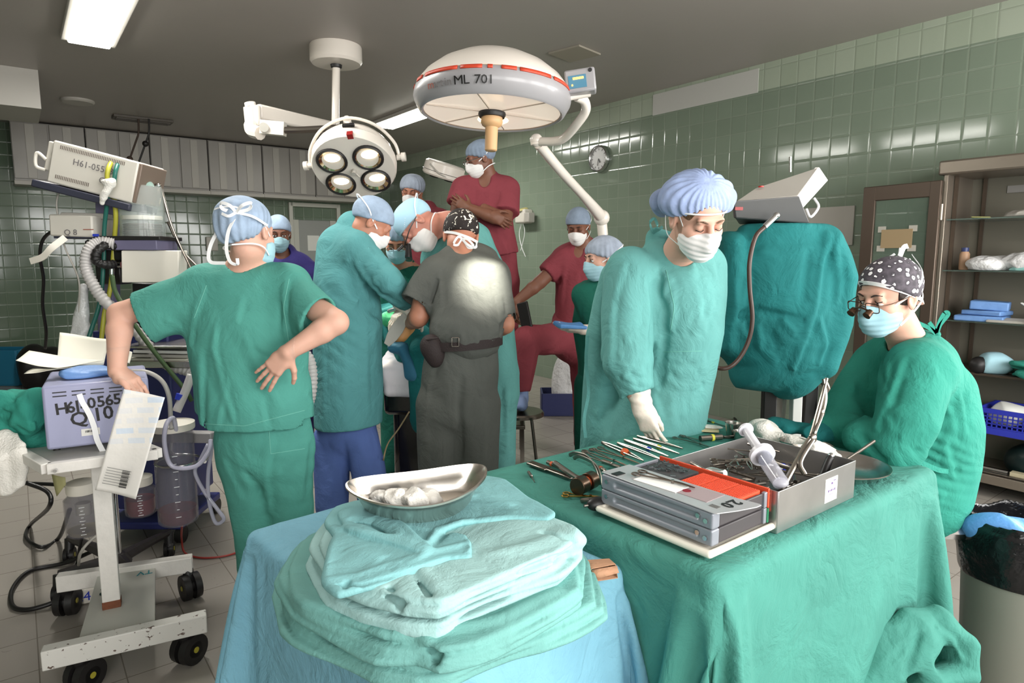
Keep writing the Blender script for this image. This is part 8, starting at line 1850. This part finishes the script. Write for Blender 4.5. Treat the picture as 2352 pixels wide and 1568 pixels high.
MB().box((.112, -.0, .052), (.006, .32, .058)).build('red_edge', orm, t, bevel=.001)
# pair of scissors on the lid
def scis(name, label, p0, p1, m=inst, w_=.03, ring=.011, group=None, cat='scissors', lift=0):
    """ring-handled instrument lying from its rings p0 to its tips p1"""
    p0, p1 = Vector(p0), Vector(p1); L_ = (p1 - p0).length; d = (p1 - p0).normalized(); t = thing(name, label, cat, p0, group); rzz = math.atan2(d.y, d.x); tilt = -math.asin(max(-1, min(1, d.z))); t.rotation_euler = (0, tilt, rzz)
    for s_ in (-1, 1):
        mb = MB(); y = s_ * w_ / 2
        mb.tube([(ring * math.cos(a), y + ring * .8 * math.sin(a), .003) for a in np.linspace(0, 2 * PI, 15)], .0022, 6, 1)
        mb.tube([(ring, y, .003), (L_ * .35, y * .45, .0035), (L_ * .62, 0, .004)], .0024, 6, 3); mb.tube([(L_ * .60, 0, .004), (L_ * .8, -s_ * .0025, .004), (L_, -s_ * .0008, .003)], lambda q: .0034 - .0022 * q, 6, 3); mb.build('arm', m, t)
    MB().cyl((L_ * .62, 0, .0), (L_ * .62, 0, .008), .004, n=10).build('pivot', m, t); return t
def forceps(name, label, p0, p1, m=inst, w_=.010, group=None, cat='forceps', band=None):
    """sprung tweezers lying from the joined end p0 to the tips p1"""
    p0, p1 = Vector(p0), Vector(p1); L_ = (p1 - p0).length; d = (p1 - p0).normalized(); t = thing(name, label, cat, p0, group); t.rotation_euler = (0, -math.asin(max(-1, min(1, d.z))), math.atan2(d.y, d.x))
    for s_ in (-1, 1):
        mb = MB(); pr = [(0, 0, .003), (L_ * .15, s_ * w_ * .35, .004), (L_ * .5, s_ * w_ * .5, .005), (L_ * .8, s_ * w_ * .3, .004), (L_, s_ * .0008, .003)]
        mb.tube(pr, lambda q: .0045 * (1 - .75 * q) + .001, 6, 4, flat=.5); mb.build('blade', m, t)
    if band: MB().tube([(L_ * .55, 0, .004), (L_ * .60, 0, .004)], w_ * .62, 10, 1).build('colour_band', band, t)
    return t
def rodtool(name, label, p0, p1, r0, r1, m=inst, cat='instrument', group=None, band=None, bandpos=.5):
    p0, p1 = Vector(p0), Vector(p1); t = thing(name, label, cat, p0, group); q_ = p1 - p0
    MB().tube([V(0, 0, r0), q_ * .45 + V(0, 0, r0), q_ * .55 + V(0, 0, r0 * .8), q_ + V(0, 0, r1)], lambda s_: r0 if s_ < .5 else r0 + (r1 - r0) * min(1, (s_ - .5) * 6), 10, 3).build('shaft', m, t)
    if band: MB().tube([q_ * bandpos + V(0, 0, r0), q_ * (bandpos + .06) + V(0, 0, r0)], r0 * 1.12, 10, 1).build('colour_band', band, t)
    return t
scis('scissors', 'dark scissors lying across the lid of the implant case', TL_(.125, .315, .108), TL_(.145, .165, .108), mat('dark_steel'), .028)
# row of instruments, left to right
t = thing('bone_file', 'broad flat retractor with rounded end, nearest the table corner beyond the mallet', 'retractor', px2(1216, 1066)); e = px2(1315, 1103) - t.location
MB().bar((0, 0, .006), e * .45 + V(0, 0, .006), .030, .009).bar(e * .42 + V(0, 0, .006), e + V(0, 0, .006), .020, .008).build('handle', mat('dark_steel'), t, bevel=.004)
mb = MB()
for i in range(8): mb.bar(e * (.46 + .05 * i) + V(-.006, .006, .0105), e * (.46 + .05 * i) + V(.008, -.008, .0105), .0015, .0015)
mb.build('teeth', inst, t)
t = thing('bone_mallet', 'surgical mallet with round bronze head and orange tape', 'mallet', px2(1345, 1112)); h0, h1 = px2(1325, 1118, .03) - t.location, px2(1362, 1100, .03) - t.location
brz = mat('bronze_head', (96, 78, 64), .3, metal=.9)
MB().cyl(h0, h0 + (h1 - h0) * .42, .024, n=28).cyl(h0 + (h1 - h0) * .35, h0 + (h1 - h0) * .7, .015).cyl(h0 + (h1 - h0) * .62, h1, .024, .024, 28).build('head', brz, t, bevel=.002)
MB().cyl(h0 + (h1 - h0) * .44, h0 + (h1 - h0) * .60, .0165).build('orange_band', orange, t)
e = px2(1275, 1064, .02) - t.location; MB().tube([(h0 + h1) / 2, (h0 + h1) / 2 * .5 + e * .5, e], lambda s_: .006 + .003 * s_, 10, 3).build('handle', inst, t); MB().ball(e, .009).build('end_cap', inst, t)
rodtool('bone_elevator', 'chrome rod with orange taped end lying beside the mallet handle', px2(1258, 1066), px2(1330, 1098), .007, .004, band=orange, bandpos=.12)
for i, (a, b, c_, lb) in enumerate((((1308, 1045), (1350, 1050), (1378, 1110), 'large curved retractor arching over the mallet head'), ((1318, 1052), (1365, 1065), (1384, 1118), 'smaller curved retractor nested inside the larger curved one'))):
    single(MB().tube([px2(a[0], a[1], .004), px2(a[0] + 14, a[1] - 4, .02), px2(*b, .028), px2((b[0] + c_[0]) // 2 + 6, (b[1] + c_[1]) // 2, .022), px2(*c_, .005)], .0065, 8, 8, flat=.45), 'curved_retractor', inst, lb, 'retractor')
rows = [((1336, 1042), (1432, 1082)), ((1352, 1036), (1450, 1076)), ((1372, 1032), (1472, 1068))]
for i, (a, b) in enumerate(rows): scis('ring_clamp', ('ring-handled clamp closest to the curved retractors, orange taped', 'ring-handled clamp in the middle of the three side by side', 'ring-handled clamp nearest the heavy forceps')[i], px2(*a), px2(*b), inst, .030, .012, 'ring-handled clamps in a row', 'clamp')
for i, (a, b) in enumerate((((1375, 1078), (1400, 1092)), ((1385, 1064), (1425, 1078)))): rodtool('surgical_probe', ('knurled tool end with orange tape next to the case corner', 'bright tool end just beyond the orange taped one')[i], px2(*a, .012), px2(*b, .012), .007, .006, band=orange if i == 0 else None, bandpos=.2)
fl = [((1382, 1018), (1478, 1060), .022, orange, 'heaviest forceps of the row, orange taped'), ((1418, 1020), (1525, 1060), .014, None, 'plain forceps beside the heavy orange taped one'), ((1434, 1013), (1535, 1050), .012, mat('blue_ink'), 'slim forceps with a blue mark'), ((1455, 1010), (1560, 1044), .012, yel, 'slim forceps with yellow and red marks under the glove'), ((1464, 1004), (1568, 1032), .013, None, 'forceps being picked up by the gloved fingers')]
for a, b, w_, bd_, lb in fl: forceps('forceps', lb, px2(*a), px2(*b), inst, w_, 'forceps laid in a row', band=bd_)
scis('scissors', 'long open scissors just beyond the gloved fingers', px2(1560, 1005), px2(1640, 1032), inst, .04, .010); rodtool('scalpel', 'thin scalpel lying beside the long open scissors', px2(1527, 993), px2(1616, 1013), .003, .0015)
rodtool('scalpel', 'thin knife handle with a yellow mark at the far table edge', px2(1600, 961), px2(1682, 985), .0035, .002, mat('dark_steel'), band=yel, bandpos=.45)
rodtool('drill_sleeve', 'thick grey cylindrical tool with yellow band behind the steel box', px2(1608, 1014), px2(1705, 1006), .011, .006, mat('dark_steel'), band=yel, bandpos=.25)
t = thing('suture_card', 'folded tan paper card with a white gauze pad on it, far table edge', 'card', px2(1612, 988)); MB().box((0, 0, .004), (.12, .055, .006), rot(0, 0, -.25)).build('card', mat('tan_card', (206, 190, 150), .7), t, bevel=.002); MB().ball((.03, .01, .011), (.05, .022, .007), rot(0, 0, -.35)).build('gauze_pad', TWL, t)
def cup(name, label, u, v, r, h_, group=None):
    c = px2(u, v, .001); t = thing(name, label, 'cup', c, group)
    MB().lathe([(0, 0), (r * .74, 0), (r * .76, .002), (r, h_), (r * 1.04, h_ + .001), (r * 1.04, h_ - .001), (r * .98, h_ - .002), (r * .74, .004), (0, .004)], n=32).build('cup_wall', steel, t); return t
cup('steel_cup', 'taller steel cup at the back of the instrument table', 1682, 1003, .027, .052, 'steel cups'); cup('steel_cup', 'small steel cup in front of the taller cup', 1698, 1014, .022, .038, 'steel cups'); cup('steel_bowl', 'wide steel bowl between the white cloth and the steel box', 1822, 1046, .045, .050, 'steel cups')
# white cloth bundle
Q = F(); bz = lambda u, v, z=.02: px2(u, v, z)
Q.chain([(bz(1745, 985, .03), .05, .03), (bz(1790, 1010, .025), .05, .028), (bz(1870, 1035, .022), .055, .026), (bz(1925, 1050, .016), .04, .02)], (TV.x, TV.y, 0), .02); Q.ell(bz(1762, 985, .055), (.045, .03, .022), rot(0, .3, .2), None or .02); Q.crumple(.008, 26, 5, (1, 1, 1)); Q.cut((0, 0, TZ + .003), (0, 0, -1))
o = sdf('white_cloth', (Q, .0035), TWL); tag(o, 'bunched white cloth at the far side of the instrument table', 'cloth'); recenter(o, bz(1830, 1030, .003))
Q = F(); Q.chain([(px2(1780, 975, .02), .05, .03), (px2(1850, 985, .02), .06, .03), (px2(1900, 1000, .02), .05, .03)], (TV.x, TV.y, 0), .02); Q.crumple(.010, 18, 6, (1, 1, 1)); Q.cut((0, 0, TZ + .003), (0, 0, -1))
o = sdf('bunched_green_cloth', (Q, .005), DRAPE_DK); tag(o, 'bunched deep green cloth along the far edge of the instrument table', 'cloth'); recenter(o, px2(1850, 985, .003))
rodtool('suture_clip', 'tiny clip lying alone near the table corner', px2(1214, 1088), px2(1228, 1108), .005, .0015)
scis('gold_scissors', 'gold-ringed scissors lying before the mallet', px2(1300, 1138), px2(1392, 1146), mat('gold_steel', (190, 150, 80), .25, metal=1), .02, .010); forceps('curved_forceps', 'small curved blade beside the gold-ringed scissors', px2(1334, 1152), px2(1392, 1150), inst, .012)
t = thing('rubber_bulb', 'black rubber bulb half under the white tray', 'bulb', px2(1372, 1172)); MB().ball((0, 0, .018), (.030, .020, .018), rot(0, 0, .4)).build('bulb', black_pl, t); MB().cyl((-.026, -.012, .018), (-.036, -.016, .018), .004).build('nozzle', inst, t)
# steel box
BXA0, BXA1, BXB0, BXB1, BH = .292, .672, .042, .352, .102
t = thing('steel_box', 'open brushed steel box with a white label, full of used instruments', 'steel box', TL_((BXA0 + BXA1) / 2, (BXB0 + BXB1) / 2, .002), rz=TROT)
w2, d2 = (BXA1 - BXA0), (BXB1 - BXB0); bs = mat('box_steel', (178, 176, 174), .34, metal=.9, var=.08, vscale=12)
MB().box((0, 0, .002), (w2, d2, .003)).build('bottom', bs, t)
for s_ in (-1, 1): MB().box((0, s_ * d2 / 2, BH / 2), (w2, .0025, BH)).build('wall', bs, t, bevel=.0008); MB().box((s_ * w2 / 2, 0, BH / 2), (.0025, d2, BH)).build('wall', bs, t, bevel=.0008)
lb = MB().box((.06, -d2 / 2 - .0018, .052), (.062, .001, .062)).build('paper_label', mat('bright_card'), t)
mb = MB()
for i in range(5): mb.box((.045 + i * .008, -d2 / 2 - .0026, .05), (.004, .0006, .006 - (i % 2) * .002)); 
mb.box((.062, -d2 / 2 - .0026, .068), (.008, .0006, .005)).box((.075, -d2 / 2 - .0026, .074), (.012, .0006, .002)).box((.06, -d2 / 2 - .0026, .040), (.02, .0006, .001)).build('purple_print', mat('purple_ink', (90, 60, 120), .6), lb)
R = random.Random(11); gname = 'used instruments heaped in the steel box'
for i in range(38):
    a = R.uniform(BXA0 + .05, BXA1 - .05); b = R.uniform(BXB0 + .05, BXB1 - .05); th_a = R.uniform(0, 2 * PI); L_ = R.uniform(.09, .14); z0 = .036 + (i / 38) * .054
    def cl(a, b): return min(max(a, BXA0 + .012), BXA1 - .012), min(max(b, BXB0 + .012), BXB1 - .012)
    e0, e1 = cl(a - L_ / 2 * math.cos(th_a), b - L_ / 2 * math.sin(th_a)), cl(a + L_ / 2 * math.cos(th_a), b + L_ / 2 * math.sin(th_a)); A_p, B_p = TL_(*e0, z0), TL_(*e1, z0 + R.uniform(-.006, .012))
    k_ = i % 3
    if k_ == 0: scis('ring_clamp', 'steel ring-handled clamp tossed in the heap inside the steel box', A_p, B_p, inst, .026, .009, gname, 'clamp')
    elif k_ == 1: forceps('forceps', 'steel forceps tossed in the heap inside the steel box', A_p, B_p, inst, .010, gname)
    else: rodtool('surgical_tool', 'steel handled tool tossed in the heap inside the steel box', A_p, B_p, R.uniform(.003, .006), .002, (inst, mat('dark_steel'))[i % 2], group=gname)
rodtool('orange_taped_tool', 'orange taped tool at the far corner inside the steel box', TL_(.55, .29, .06), TL_(.47, .27, .06), .006, .003, band=orange, bandpos=.1)
t = thing('drill_attachment', 'matt silver conical drill head near the red edge of the steel box', 'drill head', TL_(.36, .28, .065)); MB().lathe([(0, 0), (.018, 0), (.020, .015), (.016, .03), (.010, .045), (.009, .055), (0, .055)], (0, 0, 0), rot(0, math.radians(70), -.9), 20).build('body', mat('satin_silver', (196, 192, 188), .35, metal=.9), t)
t = thing('dark_block', 'dark rectangular box half buried in the steel box heap', 'block', TL_(.42, .12, .055), rz=TROT + .5); MB().box((0, 0, 0), (.075, .035, .03)).build('block', mat('smoked_plastic', (52, 54, 52), .3), t, bevel=.003)
t = thing('ribbed_tool', 'black ribbed tool handle standing up at the outer end of the steel box', 'handle', TL_(.60, .10, .03)); MB().tube([(0, 0, 0), (.03, .02, .06), (.04, .026, .075)], lambda s_: .011 - .002 * s_, 12, 4).build('grip', black_pl, t); MB().ball((.041, .027, .077), .009).build('cap', chrome, t)
# big syringe
s0, s1 = P(1712, 985, 1.70), P(1793, 1108, 1.50); t = thing('syringe', 'large clear plastic syringe propped diagonally in the steel box', 'syringe', s1); O = t.location; d = (s0 - s1)
mpl = mat('milky_plastic', (222, 222, 228), .3, alpha=.85); bar_ = mat('syringe_barrel', (206, 206, 216), .1, alpha=.4, coat=.5)
MB(O).cyl(s1, s1 + d * .50, .019, n=24).build('barrel', bar_, t); MB(O).cyl(s1 + d * .47, s1 + d * .52, .032, .032, 24).build('flange', mpl, t); MB(O).cyl(s1 + d * .45, s1 + d * .97, .012, .012, 12).cyl(s1 + d * .97, s1 + d, .020).build('plunger', mpl, t); MB(O).cyl(s1 + d * .40, s1 + d * .45, .018).build('piston', mat('blue_grey_rubber', (90, 100, 120), .5), t)
MB(O).ball(s1, (.019, .019, .012)).build('tip', bar_, t)
s0, s1 = TL_(.50, .20, .085), TL_(.60, .18, .06); t = thing('syringe', 'smaller syringe with blue ring lying beyond the large one', 'syringe', s0); O = t.location; MB(O).cyl(s0, s1, .008).build('barrel', mpl, t); MB(O).cyl(s0 + (s1 - s0) * .6, s0 + (s1 - s0) * .7, .011).build('blue_ring', mat('blue_ink'), t)
# tall bone forceps leaning out of the box
q = lambda u, v, Y: P(u, v, Y)
t = thing('bone_forceps', 'tall double-jointed steel forceps leaning high out of the steel box', 'forceps', q(1795, 1125, 1.52)); O = t.location
MB(O).tube([q(1795, 1125, 1.52), q(1825, 1070, 1.56), q(1852, 1020, 1.60), q(1864, 1000, 1.61), q(1878, 950, 1.64), q(1890, 905, 1.66), q(1899, 868, 1.67)], lambda s_: .0078 - .003 * s_, 10, 6).build('arm', inst, t)
MB(O).tube([q(1848, 1090, 1.54), q(1838, 1060, 1.56), q(1868, 1008, 1.605), q(1872, 990, 1.61), q(1886, 955, 1.64), q(1896, 915, 1.66), q(1892, 870, 1.67)], lambda s_: .0066 - .002 * s_, 10, 6).build('arm', inst, t)
MB(O).ball(q(1866, 1006, 1.607), (.011, .009, .013)).ball(q(1888, 948, 1.645), (.007, .006, .012)).build('joint', inst, t)
rodtool('steel_probe', 'single steel rod leaning over the outer wall of the steel box', q(1928, 1068, 1.74), q(2008, 1016, 1.80), .0035, .0045)
t = thing('round_steel_basin', 'round shallow steel basin at the outer end of the table', 'basin', TL_(.835, .165, .003)); MB().lathe([(0, 0), (.095, 0), (.115, .012), (.137, .030), (.143, .031), (.143, .028), (.138, .027), (.116, .009), (.095, -.002), (0, -.002)], n=56).build('bowl', steel, t)
# ---------------------------------------------------------------- turned and bunched cloth ends
Q = F(); ww = lambda u, v, Y: P(u, v, Y)
Q.chain([(ww(1985, 1600, 1.62), .06, .03), (ww(2040, 1510, 1.66), .075, .03), (ww(2110, 1455, 1.70), .06, .028), (ww(2165, 1432, 1.73), .045, .03)], (.6, -.5, -.6), .03)
Q.chain([(ww(2165, 1435, 1.73), .04, .03), (ww(2200, 1475, 1.72), .05, .03), (ww(2205, 1540, 1.70), .045, .028), (ww(2120, 1565, 1.66), .04, .03)], (.4, -.7, .3), .03)
Q.folds([((2000, 1560), (2060, 1480), (2150, 1425), .008), ((2110, 1450), (2095, 1500), (2080, 1560), -.012), ((2150, 1440), (2190, 1470), (2215, 1520), .007), ((2020, 1550), (2090, 1500), .006)], (1.3, 2.0), .012)
Q.crumple(.007, 20, 91, (1, 1, 1))
dr_ = COL.objects['instrument_table_drape']; sdf('turned_hem', (Q, .0045), TEAL, dr_, org=dr_.location)
Q = F(); Q.chain([(ww(600, 1490, 1.78), .06, .03), (ww(605, 1640, 1.76), .07, .03), (ww(605, 1760, 1.76), .06, .03)], (.7, .7, 0), .02); Q.crumple(.008, 18, 93)
o = sdf('green_under_drape', (Q, .006), DKGREEN); tag(o, 'dark green cloth showing below the hanging corner of the blue cloth', 'cloth'); recenter(o, ww(605, 1760, 1.76))
# sewn seams and hems on the clothes seen closest
def seam(par, pts, Y, m):
    """a row of stitching laid on the garment along points given as seen"""
    garment = [c for c in COL.objects if c.parent == par and c.name.split('.')[0] in ('scrub_top', 'surgical_gown', 'scrub_trousers')]
    dg = bpy.context.evaluated_depsgraph_get(); out = []
    for u, v in pts:
        o_ = Vector((0, 0, CAMH)); d_ = (P(u, v, 1.0) - o_).normalized(); best = None
        for g_ in garment:
            hit_, loc_, n_, _i = g_.ray_cast(o_ - par.location, d_)
            if hit_ and (best is None or (loc_ + par.location - o_).length < (best - o_).length): best = loc_ + par.location
        if best is not None: out.append(best - d_ * .0005)
    if len(out) > 2: MB(par.location).tube(out, .0011, 5, 2).build('stitching', m, par)
th1 = mat('pale_thread', (112, 178, 164), .85)
P1 = COL.objects['person']; P11 = COL.objects['person.010']
bpy.context.view_layer.update()
lerp = lambda a, b, n: [(a[0] + (b[0] - a[0]) * i / n, a[1] + (b[1] - a[1]) * i / n) for i in range(n + 1)]
seam(P1, lerp((450, 972), (560, 978), 12) + lerp((570, 976), (700, 942), 14), None, th1)
seam(P1, lerp((664, 640), (652, 700), 6) + lerp((652, 712), (664, 790), 6), None, th1)
seam(P1, lerp((474, 655), (446, 730), 8), None, th1)
seam(P1, lerp((618, 990), (622, 1042), 5) + lerp((622, 1042), (700, 1030), 6), None, th1)
seam(P11, lerp((1530, 620), (1548, 700), 8) + lerp((1548, 712), (1540, 765), 5), None, th1)
seam(P11, lerp((1525, 808), (1612, 806), 9), None, th1)
